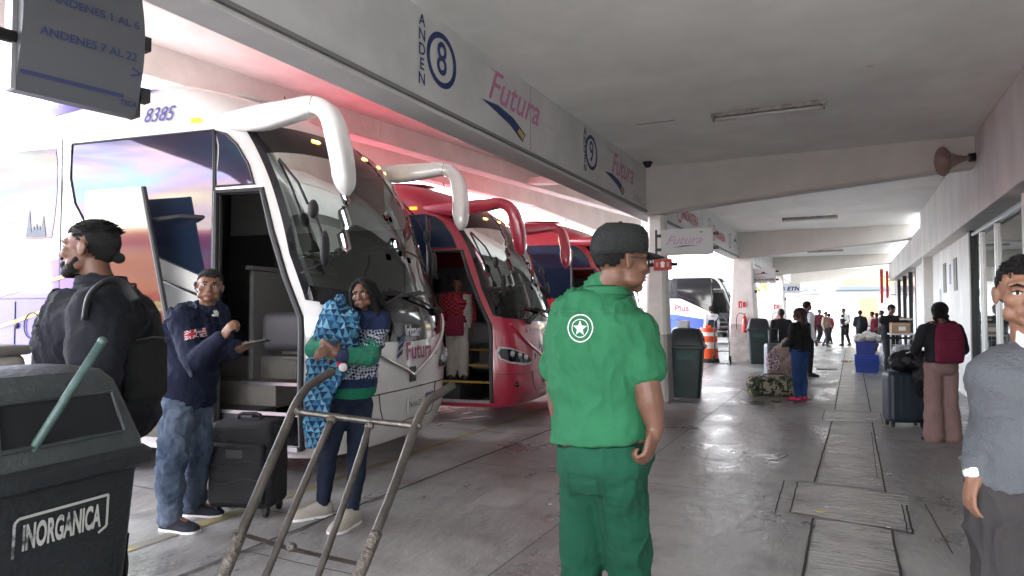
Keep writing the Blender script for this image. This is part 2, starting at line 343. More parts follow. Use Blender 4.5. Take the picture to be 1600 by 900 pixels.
# ------------------------------------------------------------------ outer canopy over the bus bays
def can_pt(y, off=0.0): return Vector((-8 + .135 * (y - 5.5) + off, y, 0))
mb = MB()
for (ya, yb) in ((-4, 34),):
    a, b = can_pt(ya, .1), can_pt(yb, .1)
    mb.loft([[Vector((-3.31, ya, 4.55)), Vector((-3.31, ya, 4.7)), Vector((a.x - .3, ya, 5.15)), Vector((a.x - .3, ya, 5.0))], [Vector((-3.31, yb, 4.55)), Vector((-3.31, yb, 4.7)), Vector((b.x - .3, yb, 5.15)), Vector((b.x - .3, yb, 5.0))]])
a, b = can_pt(8.5, -2.3), can_pt(34, -2.3); a2, b2 = can_pt(8.5, -.19), can_pt(34, -.19); mb.loft([[Vector((a.x, a.y, 5.002)), Vector((a2.x, a2.y, 5.002)), Vector((a2.x, a2.y, 5.14)), Vector((a.x, a.y, 5.14))], [Vector((b.x, b.y, 5.002)), Vector((b2.x, b2.y, 5.002)), Vector((b2.x, b2.y, 5.14)), Vector((b.x, b.y, 5.14))]])  # slab extension added to keep the sun off the outer beam
S_(mb.build('canopy_slab', M_can))
def bar(a, b, z0, z1, t, name, m, lab, z0b=None):
    d = (b - a).normalized(); n = Vector((-d.y, d.x, 0)) * t / 2; z0b = z0 if z0b is None else z0b; mb = MB((a + b) / 2)
    mb.loft([[a - n + Vector((0, 0, z0)), a + n + Vector((0, 0, z0)), a + n + Vector((0, 0, z1)), a - n + Vector((0, 0, z1))], [b - n + Vector((0, 0, z0b)), b + n + Vector((0, 0, z0b)), b + n + Vector((0, 0, z1)), b - n + Vector((0, 0, z1))]])
    return mb.build(name, m, bev=.015, label=lab, cat='beam')
bar(can_pt(-4), can_pt(33), 4.46, 4.998, .32, 'canopy_beam', M_can, 'long pinkish concrete edge beam of the canopy above the white bus')
bar(can_pt(9.5, -1.75), can_pt(17.6, -1.75), 4.52, 4.998, .3, 'canopy_beam', M_can, 'outer pinkish canopy beam above the nearer red bus')
bar(can_pt(17.6, -1.75), can_pt(25, -1.75), 4.50, 4.998, .3, 'canopy_beam', M_can, 'outer canopy beam dropping to its support beyond the farther red bus', 3.9)
for i, y in enumerate((3.6 - 10.8, 14.4, 25.2)):
    p = can_pt(y, -.1); bar(Vector((XF - .35, y - .65, 0)), Vector((p.x, y, 0)), 4.2, 4.6, .34, 'canopy_rib', M_can, ['canopy cross rib behind the viewer', 'canopy cross rib above the red buses', 'canopy cross rib far along the bus bays'][i], 4.5)
# supports of the outer canopy
for i, (x, y) in enumerate(((-9.3, -6.5), (-6.9, 25), (-6.2, 33))):
    mb = MB((x, y, 0)); mb.box((x, y, 2.25), (.45, .6, 4.5)); mb.build('canopy_column', M_col, bev=.04, label=['canopy support behind the viewer by the first bay', 'white canopy support seen beyond the farther red bus', 'far white canopy support beyond the parked blue and white bus'][i], cat='column')

# ------------------------------------------------------------------ building on the right
XB, XW = 1.6, 1.82
def wallbox(name, m, x0, x1, y0, y1, z0, z1, lab, cat='wall', bev=.01):
    mb = MB(((x0 + x1) / 2, (y0 + y1) / 2, z0)); mb.box(((x0 + x1) / 2, (y0 + y1) / 2, (z0 + z1) / 2), (x1 - x0, y1 - y0, z1 - z0)); return mb.build(name, m, bev=bev, label=lab, cat=cat)
bld = empty('terminal_building', (XW, 5, 0), label='long pale terminal building with deep upper band along the right of the platform', cat='building')
def bpart(name, m, x0, x1, y0, y1, z0, z1, bev=.01, parent=None):
    mb = MB(); b = Vector(bld.location) if True else Vector()
    mb.box(((x0 + x1) / 2 - b.x, (y0 + y1) / 2 - b.y, (z0 + z1) / 2), (x1 - x0, y1 - y0, z1 - z0)); o = mb.build(name, m, bld, bev=bev)
    if parent is not None: o.parent = parent
    return o
bpart('upper_band', M_wall, XB, 2.6, -3.4, 19.5, 2.84, 3.957)
bpart('upper_band', M_wall, XB, 2.6, 19.62, 34.5, 2.84, 3.60)
bpart('wall', M_wall, XW, 2.1, 13.55, 19.6, 0, 2.838)
bpart('wall', M_wall, XW, 2.1, 19.6, 24.0, 0, 2.838)
bpart('wall', M_wall, XW, 2.1, 32.5, 38.0, 0, 2.838)
bpart('wall', M_wall, XW - .06, 2.1, 9.05, 9.42, 0, 2.838)
bpart('wall', M_wall, XW, 2.1, -9, 6.6, 0, 2.838)
bpart('pier', M_wall, XB + .03, XW, 19.3, 19.6, 0, 2.838)
bpart('sill', M_wall, XW - .08, XW + .12, 9.42, 13.4, 0, .12)
bpart('shopfront_glass', M_glassdark, XW + .04, XW + .06, 9.42, 13.4, .12, 2.74, bev=0)
bpart('shop_door_glass', mat('black_glass', (.01, .012, .013), .05), XW + .05, XW + .07, 6.6, 9.05, 0, 2.82, bev=0)
bpart('window_frame', M_dark, XW - .02, XW + .1, 13.4, 13.54, 0, 2.838)
bpart('window_frame', M_alu, XW + .0, XW + .1, 9.42, 13.4, 2.74, 2.80)
bpart('window_frame', M_alu, XW + .0, XW + .1, 11.4, 11.44, .12, 2.74)
bpart('window_frame', M_alu, XW + .0, XW + .1, 12.6, 12.63, .12, 2.74)
for yy in (15.3, 16.9): bpart('small_window', M_dark, XW - .012, XW + .05, yy - .22, yy + .22, 1.9, 2.52, bev=0)
bpart('notice_poster', mat('blue_poster', (.25, .3, .5), .5, var=.5, vscale=30), XW - .006, XW + .01, 15.95, 16.2, 2.05, 2.45, bev=0)
bpart('notice_poster', mat('blue_poster', (.25, .3, .5), .5), XW - .006, XW + .01, 17.6, 17.9, 1.6, 2.0, bev=0)
for ya, yb in ((24.0, 26.4), (26.6, 29.2), (29.4, 32.3)):
    bpart('far_glass', M_glassdark, XW + .04, XW + .06, ya, yb, .1, 2.80, bev=0)
for yy in (24.0, 26.5, 29.3, 32.4): bpart('window_frame', M_dark, XW - .02, XW + .1, yy - .08, yy + .08, 0, 2.838)
bpart('inner_wall', mat('inner_wall', (.2, .21, .2), .7), 5.0, 5.2, -9, 38, 0, 4, bev=0)
# hanging lamps
def lamp(x0, x1, y, lab):
    e = empty('tube_lamp', ((x0 + x1) / 2, y, 3.96), label=lab, cat='ceiling lamp', group='unlit tube lamps on the ceiling'); L_ = (x1 - x0)
    mb = MB(); mb.box((0, 0, -.025), (L_, .11, .05)); mb.build('housing', mat('rusty_fitting', (.16, .13, .12), .6, col2=(.45, .42, .4), vscale=9), e, bev=.006)
    for s in (-.03, .03):
        mb = MB(); mb.cyl((-L_ / 2 + .05, s, -.075), (L_ / 2 - .05, s, -.075), .014, n=10); mb.build('tube', mat('unlit_tube', (.55, .55, .53), .2), e, smooth=True)
    for s in (-1, 1):
        mb = MB(); mb.box((s * (L_ / 2 - .02), 0, -.068), (.025, .10, .05)); mb.build('end_holder', mat('holder_dirty', (.3, .27, .25), .5), e, bev=.005)
lamp(-1.50, -.21, 8.62, 'dusty unlit tube lamp on the ceiling before the nearest roof beam')
lamp(-1.55, -.23, 19.1, 'unlit tube lamp on the ceiling between first and second roof beams')
lamp(-1.48, -.17, 29.8, 'small unlit tube lamp between second and third roof beams')
lamp(-1.48, -.17, 38.5, 'farthest unlit tube lamp beyond the third roof beam')
# horn loudspeaker
e = empty('horn_loudspeaker', (1.42, 11.15, 3.62), label='pinkish grey horn loudspeaker on the upper wall by the nearest roof beam', cat='loudspeaker')
R = Matrix.Rotation(radians(-90), 3, 'Y') @ Matrix.Identity(3)
R = Vector((-.8, -.35, -.12)).to_track_quat('Z', 'Y').to_matrix()
mb = MB(); mb.lathe([(.03, -.16), (.035, -.06), (.05, 0), (.075, .08), (.115, .16), (.165, .22), (.20, .25), (.205, .252), (.19, .245), (.11, .15), (.05, .02)], 28, M=R); mb.build('horn', mat('horn_paint', (.30, .21, .19), .5), e, auto=.8)
mb = MB(); mb.lathe([(.05, -.24), (.06, -.23), (.06, -.12), (.03, -.1)], 20, M=R); mb.cyl((.13, .08, .03), (.2, .1, .03), .02); mb.build('driver_unit', M_dark, e, auto=.6)
# dome camera
e = empty('dome_camera', (-2.93, 10.9, 3.95), label='small black dome camera in the ceiling corner by the number nine sign', cat='camera')
mb = MB(); mb.lathe([(.001, -.09), (.04, -.08), (.06, -.05), (.065, -.02), (.065, 0)], 18); mb.build('dome', M_dark, e, smooth=True)
mb = MB(); mb.lathe([(.08, -.02), (.08, .005)], 18); mb.build('collar', M_dark, e, auto=.5)

# ------------------------------------------------------------------ painted bay signs on the fascia
FS = XF + .003
def ftext(name, m, par, body, y, z, size, **k): return plane_text(name, m, par, body, (FS, y, z), (0, 1, 0), (0, 0, 1), size, **k)
def ringmesh(y, z, r0, r1, sy=1.0):
    mb = MB(); n = 48; vs = []
    for k in range(n): a = 2 * pi * k / n; vs += [(FS + .002, y + sy * r0 * cos(a), z + r0 * sin(a)), (FS + .002, y + sy * r1 * cos(a), z + r1 * sin(a))]
    mb.add(vs, [(2 * k, 2 * k + 1, 2 * ((k + 1) % n) + 1, 2 * ((k + 1) % n)) for k in range(n)]); return mb
def bay(ya, yc, num, lab):
    e = empty('bay_number', (0, 0, 0), label=lab, cat='painted sign')
    for i, c in enumerate('ANDEN'): ftext('letter', M_navy, e, c, ya, 3.86 - .12 * i, .135, bold=.002)
    ringmesh(yc, 3.63, .185, .235).build('ring', M_navy, e); ftext('numeral', M_navy, e, num, yc, 3.63, .40, bold=.004, sx=.85)
bay(4.53, 4.83, '8', 'navy ringed number eight with the bay word beside it, painted on the fascia')
bay(8.31, 8.56, '9', 'navy ringed number nine with the bay word beside it, painted on the fascia')
def swoosh(y, z, s, par):
    P = [(0, .03), (.25, .05), (.5, .02), (.72, -.06), (.66, -.13), (.45, -.05), (.2, .0)]
    mb = MB(); mb.add([(FS + .002, y + s * a, z + s * b) for a, b in P], [tuple(range(len(P)))]); mb.build('swoosh', M_navy, par)
    Q = [(.60, -.035), (.70, -.07), (.66, -.115), (.57, -.07)]
    mb = MB(); mb.add([(FS + .004, y + s * a, z + s * b) for a, b in Q], [tuple(range(4))]); mb.build('swoosh_tip', mat('ochre', (.5, .35, .1), .5), par)
def script_logo(y0, y1, z, lab, tail=True):
    e = empty('company_lettering', (0, 0, 0), label=lab, cat='painted sign'); L_ = y1 - y0
    # brush script: each stroke a slanted ribbon
    def stroke(P, w0):
        pts = smooth_pts(P, 5); mb = MB(); n = len(pts); vs = []
        for i, (a, b) in enumerate(pts):
            a2, b2 = pts[min(i + 1, n - 1)]; a1, b1 = pts[max(i - 1, 0)]; d = Vector((a2 - a1, b2 - b1)).normalized(); ww = w0 * (.45 + .75 * abs(d.y)); t = Vector((.8, .35)).normalized() * ww
            for s in (-1, 1): vs.append((FS, y0 + (a + s * t.x / 1) * L_, z + (b + s * t.y) * .75))
        mb.add(vs, [(2 * i, 2 * i + 1, 2 * i + 3, 2 * i + 2) for i in range(n - 1)]); return mb
    mb = MB(); yc = y0 + L_ * (.43 if tail else .40)
    for P in [[(.03, .30), (.12, .325), (.24, .30), (.36, .335)], [(.34, .165), (.44, .175), (.58, .20)]] + ([[(.70, -.055), (.78, -.03), (.90, .01), (1.0, .0)]] if tail else []):
        s = stroke(P, .017); mb.add(s.v, s.f)
    mb.build('script_stroke', M_pink, e)
    ftext('script', M_pink, e, 'Futura', yc, z + .07, .44 if tail else .46, shear=.48, bold=.004, sx=1.02 * L_ / 1.8 if tail else .92)
    swoosh(y0 + .04 * L_, z - .155, L_ * .75 if tail else L_ * .55, e)
    return e
script_logo(5.45, 7.25, 3.62, 'pink script company name over a navy swoosh, between the numbers eight and nine')
e9 = script_logo(9.0, 11.4, 3.60, 'pink script company name right of the number nine, with faded script after it', tail=False)
ftext('faded_script', mat('faded_lettering', (.36, .365, .36), .6), e9, 'Select', 10.75, 3.36, .22, shear=.35)
mb = MB(); mb.box((FS + .01, 10.0, 3.19), (.03, 2.1, .055)); mb.build('cable_cover', mat('cover_grey', (.27, .27, .27), .5), label='narrow grey cover strip on the fascia under the second company name', cat='cover')
def red_logo(y, z, s, lab, txt='FRONTERA', sub=True):
    e = empty('company_lettering', (0, 0, 0), label=lab, cat='painted sign'); ftext('name_lettering', M_redl, e, txt, y, z, s, bold=.004, shear=.15)
    if sub: ringmesh(y - s * 3.2, z + .02, s * .55, s * .7).build('emblem', M_redl, e)
    return e
red_logo(14.9, 3.52, .33, 'red company name with ring emblem on the fascia above the first hanging sign')
red_logo(18.7, 3.50, .30, 'second red company name with ring emblem farther along the fascia')
e = empty('bay_number', label='small dark ringed bay number near the second roof beam', cat='painted sign')
ringmesh(20.35, 3.55, .17, .22).build('ring', M_ink, e); ftext('numeral', M_ink, e, '12', 20.35, 3.55, .24)
e = empty('bay_number', label='small grey ringed bay number between the two red company names', cat='painted sign')
ringmesh(17.15, 3.6, .17, .22).build('ring', mat('greyletter', (.25, .25, .26), .6), e); ftext('numeral', mat('greyletter', (.3, .3, .3), .6), e, '11', 17.15, 3.6, .24)
e = empty('company_lettering', label='black bird logo with tiny words just before the second roof beam', cat='painted sign')
mb = MB(); mb.add([(FS, 21.0 + a, 3.6 + b) for a, b in [(0, 0), (.25, .1), (.38, .22), (.42, .1), (.75, 0), (.4, .02), (.2, 0)]], [tuple(range(7))]); mb.build('bird', M_ink, e); ftext('small_words', M_redl, e, 'CHIHUAHUENSES', 21.35, 3.45, .09)

# ------------------------------------------------------------------ hanging signs
def board(x0, x1, y, z0, z1, lab, m=M_signw, name='hanging_sign', group='hanging company signs'):
    e = empty(name, ((x0 + x1) / 2, y, z0), label=lab, cat='sign', group=group); wd, h = x1 - x0, z1 - z0
    mb = MB(); mb.box((0, 0, h / 2), (wd, .05, h)); mb.build('board', m, e, bev=.006)
    for zz in (.10, h - .10):
        for s in (-1, 1):
            mb = MB(); mb.box((s * (wd / 2 + .04), 0, zz), (.09, .035, .05)); mb.build('bracket', M_dark, e)
    mb = MB(); mb.box((-wd / 2 - .09, 0, h / 2), (.025, .04, h)); mb.build('mount', M_dark, e); return e, wd, h
def btxt(e, body, x, z, s, m, y=-.026, **k): return plane_text(k.pop('name', 'lettering'), m, e, body, (x, y, z), (1, 0, 0), (0, 0, 1), s, lift=.003, **k)
e, wd, h = board(-2.76, -1.93, 11.1, 2.42, 2.85, 'grey hanging sign with faint pink script, just right of the worker\'s cap', mat('sign_grey', (.45, .45, .44), .4))
btxt(e, 'Futura', -.06, h * .55, .2, mat('faded_pink', (.42, .2, .35), .5), shear=.5, sx=1.1)
mb = MB(); mb.add([(-.25 + a, -.031, .12 + b) for a, b in [(0, 0), (.2, .035), (.45, .03), (.2, .015)]], [(0, 1, 2, 3)]); mb.build('swoosh', M_navy, e)
mb = MB(); mb.add([(.22 + a, -.031, .35 + b) for a, b in [(0, 0), (.03, 0), (.03, .02), (0, .02)]], [(0, 1, 2, 3)]); mb.build('sticker', M_ink, e)
def bird(e, z, s, m):
    P = [(-.6, -.02), (-.3, .06), (.0, .08), (.12, .2), (.25, .2), (.3, .1), (.6, .02), (.3, .05), (.1, .06), (0, .03), (-.3, .02)]
    mb = MB(); mb.add([(a * s, -.030, z + b * s) for a, b in P], [tuple(range(len(P)))]); mb.build('bird_emblem', m, e)
e, wd, h = board(-2.82, -1.98, 21.9, 2.37, 2.82, 'white hanging sign with a dark bird and bold company name near the second column')
bird(e, .26, .42, M_ink); btxt(e, 'TRANSPORTES', -.12, .18, .05, M_redl, sx=1.3); btxt(e, 'CHIHUAHUENSES', 0, .1, .085, M_ink, bold=.003, sx=1.15)
e, wd, h = board(-2.83, -1.95, 32.7, 2.32, 2.77, 'white hanging sign with blue arrow emblem and three bold letters')
btxt(e, 'ETN', .15, .2, .24, M_navy, bold=.012, shear=.25, sx=1.15)
mb = MB()
for zz in (.16, .24): mb.add([(-.36, -.03, zz), (-.22, -.03, zz + .05), (-.14, -.03, zz), (-.22, -.03, zz - .03)], [(0, 1, 2, 3)])
mb.build('arrow_emblem', mat('arrow_blue', (.05, .2, .6), .5), e)
e, wd, h = board(-2.6, -1.5, 43.0, 2.3, 2.72, 'small beige hanging sign farthest along the row'); btxt(e, 'Omnibus de Mexico', 0, .2, .12, mat('brownink', (.25, .15, .12), .6))
# evacuation signs: red boards
def evac(x0, x1, y, z0, z1, lab):
    e, wd, h = board(x0, x1, y, z0, z1, lab, mat('safety_red', (.42, .035, .03), .45, var=.2), 'safety_sign', 'red safety signs under the hanging signs')
    mb = MB(); mb.add([(-.03, -.03, h * .25), (.03, -.03, h * .25), (.03, -.03, h * .6), (.05, -.03, h * .6), (0, -.03, h * .82), (-.05, -.03, h * .6), (-.03, -.03, h * .6)], [tuple(range(7))]); mb.build('pictogram', M_white, e)
    for s in (-1, 1):
        mb = MB(); mb.add([(s * .09 - .02, -.03, h * .3), (s * .09 + .02, -.03, h * .3), (s * .09 + .02, -.03, h * .7), (s * .09 - .02, -.03, h * .7)], [(0, 1, 2, 3)]); mb.build('pictogram', mat('pale_red', (.6, .25, .2), .5), e)
evac(-2.89, -2.59, 11.1, 2.18, 2.37, 'red safety sign with white arrow below the grey hanging sign')
evac(-2.95, -2.6, 21.9, 2.0, 2.24, 'red safety sign under the white bird sign'); evac(-2.95, -2.6, 32.7, 1.95, 2.2, 'red safety sign under the blue arrow sign')
# near direction sign, plane along the platform, swelling towards the viewer
P0 = K(22, 141, 2.6); P1 = K(212, 183, 2.97); P0.z = P1.z = 2.352; ax = (P1 - P0); wid = ax.length; ax.normalize(); nn = Vector((ax.y, -ax.x, 0))
e = empty('direction_sign', (P0 + P1) / 2, label='dark curved grey direction sign to the numbered bays hanging at top left', cat='sign')
B0 = Vector(e.location)
mb = MB(); rings = []; HH = .62
for k in range(17):
    t = k / 16; z = HH * t; bul = .07 * sin(pi * min(1, max(0, t))) 
    rings.append([P0 - B0 + nn * bul + Vector((0, 0, z)), P1 - B0 + nn * bul + Vector((0, 0, z)), P1 - B0 - nn * .06 + Vector((0, 0, z)), P0 - B0 - nn * .06 + Vector((0, 0, z))])
mb.loft(rings); mb.build('curved_panel', mat('panel_grey', (.085, .088, .10), .4, metal=.3), e, auto=.5)
def spos(u, z, lift=.003):
    t = z / HH; return P0 - B0 + ax * (u * wid) + nn * (.07 * sin(pi * t) + lift) + Vector((0, 0, z))
for body, u, z, s, nm in [('ANDENES 1 AL 6', .57, .375, .046, 'lettering'), ('ANDENES 7 AL 22', .53, .235, .046, 'lettering'), ('TECA', .91, .045, .028, 'maker_mark'), ('>', .94, .17, .08, 'arrow')]:
    vs, fs = grid_cut(*text2d(body, s, 0, .0012, sx=1.0), .03); mb = MB(); mb.add([spos(u + a / wid, z + b) for a, b in vs], fs); mb.build(nm, mat('sign_navy', (.02, .03, .09), .5), e)
for za, zb in ((.062, .078), (.50, .515)):
    mb = MB(); mb.add([spos(.02, za), spos(.86, za), spos(.86, zb), spos(.02, zb)], [(0, 1, 2, 3)]); mb.build('stripe', mat('sign_navy', (.02, .03, .09), .5), e)
for u in (-.03, 1.0):
    mb = MB(); c = P0 - B0 + ax * (wid * u + .006); mb.add([c + nn * -.07, c + nn * .03, c + nn * .03 + Vector((0, 0, HH)), c + nn * -.07 + Vector((0, 0, HH))], [(0, 1, 2, 3)])
    mb = MB(); mb.loft([[c + nn * -.065 + ax * s_, c + nn * .012 + ax * s_, c + nn * .012 + ax * s_ + Vector((0, 0, HH)), c + nn * -.065 + ax * s_ + Vector((0, 0, HH))] for s_ in (-.008, .008)]); mb.build('end_trim', M_alu if u < 0 else M_dark, e)
for z in (.10, .33):
    mb = MB(); mb.box(P1 - B0 + ax * .03 + Vector((0, 0, z)), (.04, .05, .06), rz=atan2(ax.y, ax.x)); mb.build('bracket', M_dark, e)
mb = MB(); q = P0 - B0 + Vector((0, 0, .20)); mb.tube([q, q - ax * .6, q - ax * .8 + Vector((0, 0, .1))], .026, 10); mb.build('support_arm', M_dark, e, smooth=True)
mb = MB(); mb.tube([P0 - B0 + Vector((0, 0, .47)) + nn * .1 - ax * .5, P0 - B0 + Vector((0, 0, .50)) + nn * .1 + ax * .1, P0 - B0 + Vector((0, 0, .60)) + nn * .1 + ax * .22], .032, 10); mb.build('support_arm', M_dark, e, smooth=True)

# red vertical sign far right
e = empty('vertical_sign', K(1378, 475, 30), label='narrow red vertical sign sticking out from the terminal building far away', cat='sign')
mb = MB(); mb.box((0, 0, .78), (.12, .5, 1.5)); mb.build('panel', mat('sign_red', (.5, .03, .03), .4), e, bev=.02)
mb = MB(); mb.box((.22, 0, .85), (.10, .4, 1.2)); mb.build('panel', mat('sign_red', (.5, .03, .03), .4), e, bev=.02)
mb = MB(); mb.box((.3, 0, 1.2), (.55, .04, .04)); mb.box((.3, 0, .4), (.55, .04, .04)); mb.build('bracket', M_dark, e)

# ------------------------------------------------------------------ beyond the platform
M_bright = mat('bright_wall', (.20, .205, .205), .6, var=.05)
wallbox('yard_wall', M_bright, -14, 9, 60, 60.3, 0, 3.2, 'white yard wall closing the view beyond the platform')
wallbox('wall_coping', mat('blue_grey', (.035, .045, .06), .6), -3.4, 9, 59.75, 60.4, 3.202, 3.5, 'blue grey coping on the white yard wall', 'coping')
wallbox('panel_door', mat('tan_door', (.16, .08, .035), .6), .75, 2.0, 59.85, 59.98, 0, 2.6, 'tan panel door in the white yard wall', 'door')
def house(x, y, wx, wy, h, m, rm, lab, wins):
    e = empty('house', (x, y, 0), label=lab, cat='house'); mb = MB(); mb.box((0, 0, h / 2), (wx, wy, h)); mb.build('wall', m, e)
    mb = MB(); mb.box((0, 0, h + .15), (wx + .6, wy + .6, .3)); mb.build('roof', rm, e)
    for (a, z, ww, hh) in wins:
        mb = MB(); mb.box((a, -wy / 2 - .03, z), (ww, .08, hh)); f = mb.build('window', mat('house_glass', (.1, .12, .14), .2), e)
        mb = MB()
        for k in range(5): mb.box((a - ww / 2 + ww * k / 4, -wy / 2 - .10, z), (.07, .05, hh))
        for k in range(4): mb.box((a, -wy / 2 - .11, z - hh / 2 + hh * k / 3), (ww, .05, .07))
        mb.build('bars', M_white, f)
    return e
house(4.4, 84, 10, 8, 9.2, mat('yellow_render', (.30, .22, .045), .8, var=.06), M_white, 'yellow house with a barred window beyond the white wall', [(0.6, 5.9, 2.8, 2.2)])
house(-3.6, 80, 5.5, 6, 4.9, mat('cream_render', (.20, .16, .10), .8), mat('orange_tiles', (.24, .05, .015), .8), 'low cream house with orange tiled roof beyond the wall', [(0.5, 3.6, 1.0, 1.2), (-1.2, 3.6, 1.0, 1.2)])
def tree(x, y, h, r, lab, seed, m):
    e = empty('tree', (x, y, 0), label=lab, cat='tree'); rr = random.Random(seed); mb = MB(); mb.tube([(0, 0, 0), (.1, 0, h * .3), (0, .1, h * .6)], [.22, .16, .08], 8)
    for k in range(5): a = k * 1.3; mb.tube([(0, 0, h * (.35 + .05 * k)), (r * .6 * cos(a), r * .6 * sin(a), h * (.6 + .06 * k))], [.08, .03], 6)
    mb.build('trunk', mat('bark', (.12, .09, .06), .9), e, smooth=True); mb = MB()
    cl = [(rr.gauss(0, r * .42), rr.gauss(0, r * .42), h * .7 + rr.gauss(0, r * .3)) for _ in range(26)]
    for i in range(2600):
        c = Vector(rr.choice(cl)) + Vector((rr.gauss(0, r * .16), rr.gauss(0, r * .16), rr.gauss(0, r * .14))); s = rr.uniform(.08, .17)
        d = Vector((rr.uniform(-1, 1), rr.uniform(-1, 1), rr.uniform(-1, 1))).normalized(); q = d.orthogonal().normalized()
        mb.add([c - d * s, c + q * s * .5, c + d * s, c - q * s * .5], [(0, 1, 2, 3)])
    mb.build('crown', m, e)
ml = mat('leaves', (.07, .13, .025), .6, var=.4, vscale=2); ml2 = mat('yellow_leaves', (.22, .25, .03), .6, var=.4, vscale=2)
tree(-7.4, 66, 5.6, 2.2, 'yellow green bushy tree over the white wall, left of the orange roof', 1, ml2); tree(-12, 68, 6.2, 2.4, 'green tree behind the far columns', 2, ml); tree(-1.6, 88, 9.2, 2.2, 'dark green tree top behind the orange roofed house', 3, ml); tree(-19, 66, 6.5, 2.6, 'green tree far left beyond the yard wall', 4, ml)
# open steel frames and white columns beyond the platform end
def steel(x, y, lab, h=3.9, d=1):
    e = empty('steel_frame', (x, y, 0), label=lab, cat='frame'); mb = MB(); mb.box((0, 0, h / 2), (.34, .34, h)); mb.build('post', M_white, e, bev=.02)
    for s in (-1, 1): mb = MB(); mb.tube([(0, 0, h - 1.4), (s * 1.3, 0, h + .1)], .10, 8); mb.build('brace', M_white, e)
    mb = MB(); mb.box((0, 0, h + .12), (5, .25, .25)); mb.build('top_beam', M_white, e)
steel(-1.35, 49, 'white steel frame with slanting braces just beyond the platform end'); steel(-3.4, 50, 'white steel frame left of the walking women'); steel(-1.5, 55, 'white steel frame in front of the white yard wall'); steel(-5.2, 53, 'white steel frame at the left of the bright exit')
e = empty('vault_roof', (1.5, 52, 0), label='white curved light roof arching over the far exit', cat='roof')
mb = MB(); rings = []
for k in range(15):
    a = pi * (.12 + .76 * k / 14); rings.append([Vector((-4.3 * cos(a), yy, 2.2 + 2.6 * sin(a) + dz)) for yy, dz in ((-3, 0), (3, 0), (3, .08), (-3, .08))])
mb.loft(rings); mb.build('vault_sheet', M_white, e, auto=.5)
for yy in (-3, 0, 3):
    mb = MB(); mb.tube([(-4.3 * cos(pi * (.12 + .76 * k / 14)), yy, 2.1 + 2.6 * sin(pi * (.12 + .76 * k / 14))) for k in range(15)], .06, 6); mb.build('vault_rib', M_alu, e)
for s in (-1, 1):
    mb = MB(); mb.box((s * 3.95, 0, 1.5), (.15, .15, 3.0)); mb.build('post', M_white, e)
# walls seen only in reflections and far left of the yard
wallbox('perimeter_wall', mat('perimeter', (.45, .44, .42), .8, var=.1), -60, -59.6, -60, 80, 0, 3.4, 'long grey perimeter wall on the far side of the bus yard')
wallbox('workshop', mat('workshop', (.5, .49, .47), .8, var=.1), -52, -34, 62, 74, 0, 6.5, 'low grey workshop at the far corner of the bus yard', 'building')
# ================================================================== coaches
_pl = [(-.9, -1.275), (-.55, -1.275), (-.40, -1.268), (-.28, -1.235), (-.185, -1.17), (-.125, -1.06), (-.07, -.88), (-.03, -.6), (-.006, -.3), (0, 0)]
_pl = _pl + [(x, -y) for x, y in reversed(_pl[:-1])]
_fine = smooth_pts(_pl, 8); _cum = [0]
for a, b in zip(_fine[:-1], _fine[1:]): _cum.append(_cum[-1] + hypot(b[0] - a[0], b[1] - a[1]))
_mid = _cum[-1] / 2; _cum = [c - _mid for c in _cum]; SMAX = _cum[-1]
def plan(s):
    if s <= -SMAX: return (-.9 - (-SMAX - s), -1.275)
    if s >= SMAX: return (-.9 - (s - SMAX), 1.275)
    lo, hi = 0, len(_cum) - 1
    while hi - lo > 1:
        m = (lo + hi) // 2
        if _cum[m] <= s: lo = m
        else: hi = m
    t = (s - _cum[lo]) / (_cum[hi] - _cum[lo]); a, b = _fine[lo], _fine[hi]; return (a[0] + (b[0] - a[0]) * t, a[1] + (b[1] - a[1]) * t)
#        t     z     W     F
_tab = [(.25, .25, .97, -.10), (.40, .40, .995, -.03), (.6, .6, 1.0, 0), (.85, .85, 1, .01), (1.1, 1.1, 1, 0), (1.4, 1.4, 1, -.02), (1.7, 1.7, 1, -.07), (2.2, 2.2, 1, -.20), (2.6, 2.6, .998, -.35), (2.9, 2.9, .992, -.51), (3.1, 3.1, .984, -.65),
        (3.25, 3.25, .972, -.80), (3.4, 3.42, .95, -1.02), (3.55, 3.57, .91, -1.26), (3.7, 3.70, .82, -1.65), (3.85, 3.79, .58, -2.2), (4.0, 3.83, .0, -2.9)]
def tabv(t):
    t = max(.25, min(4.0, t))
    for i in range(len(_tab) - 1):
        if t <= _tab[i + 1][0] + 1e-9:
            k = (t - _tab[i][0]) / (_tab[i + 1][0] - _tab[i][0]); P = _tab[max(i - 1, 0)], _tab[i], _tab[i + 1], _tab[min(i + 2, len(_tab) - 1)]
            r = []
            for c in (1, 2, 3):
                a, b, cc, d = (p[c] for p in P); m1 = (cc - a) / max(1e-6, P[2][0] - P[0][0]) * (P[2][0] - P[1][0]); m2 = (d - b) / max(1e-6, P[3][0] - P[1][0]) * (P[2][0] - P[1][0])
                r.append((2 * k ** 3 - 3 * k * k + 1) * b + (k ** 3 - 2 * k * k + k) * m1 + (-2 * k ** 3 + 3 * k * k) * cc + (k ** 3 - k * k) * m2)
            return r
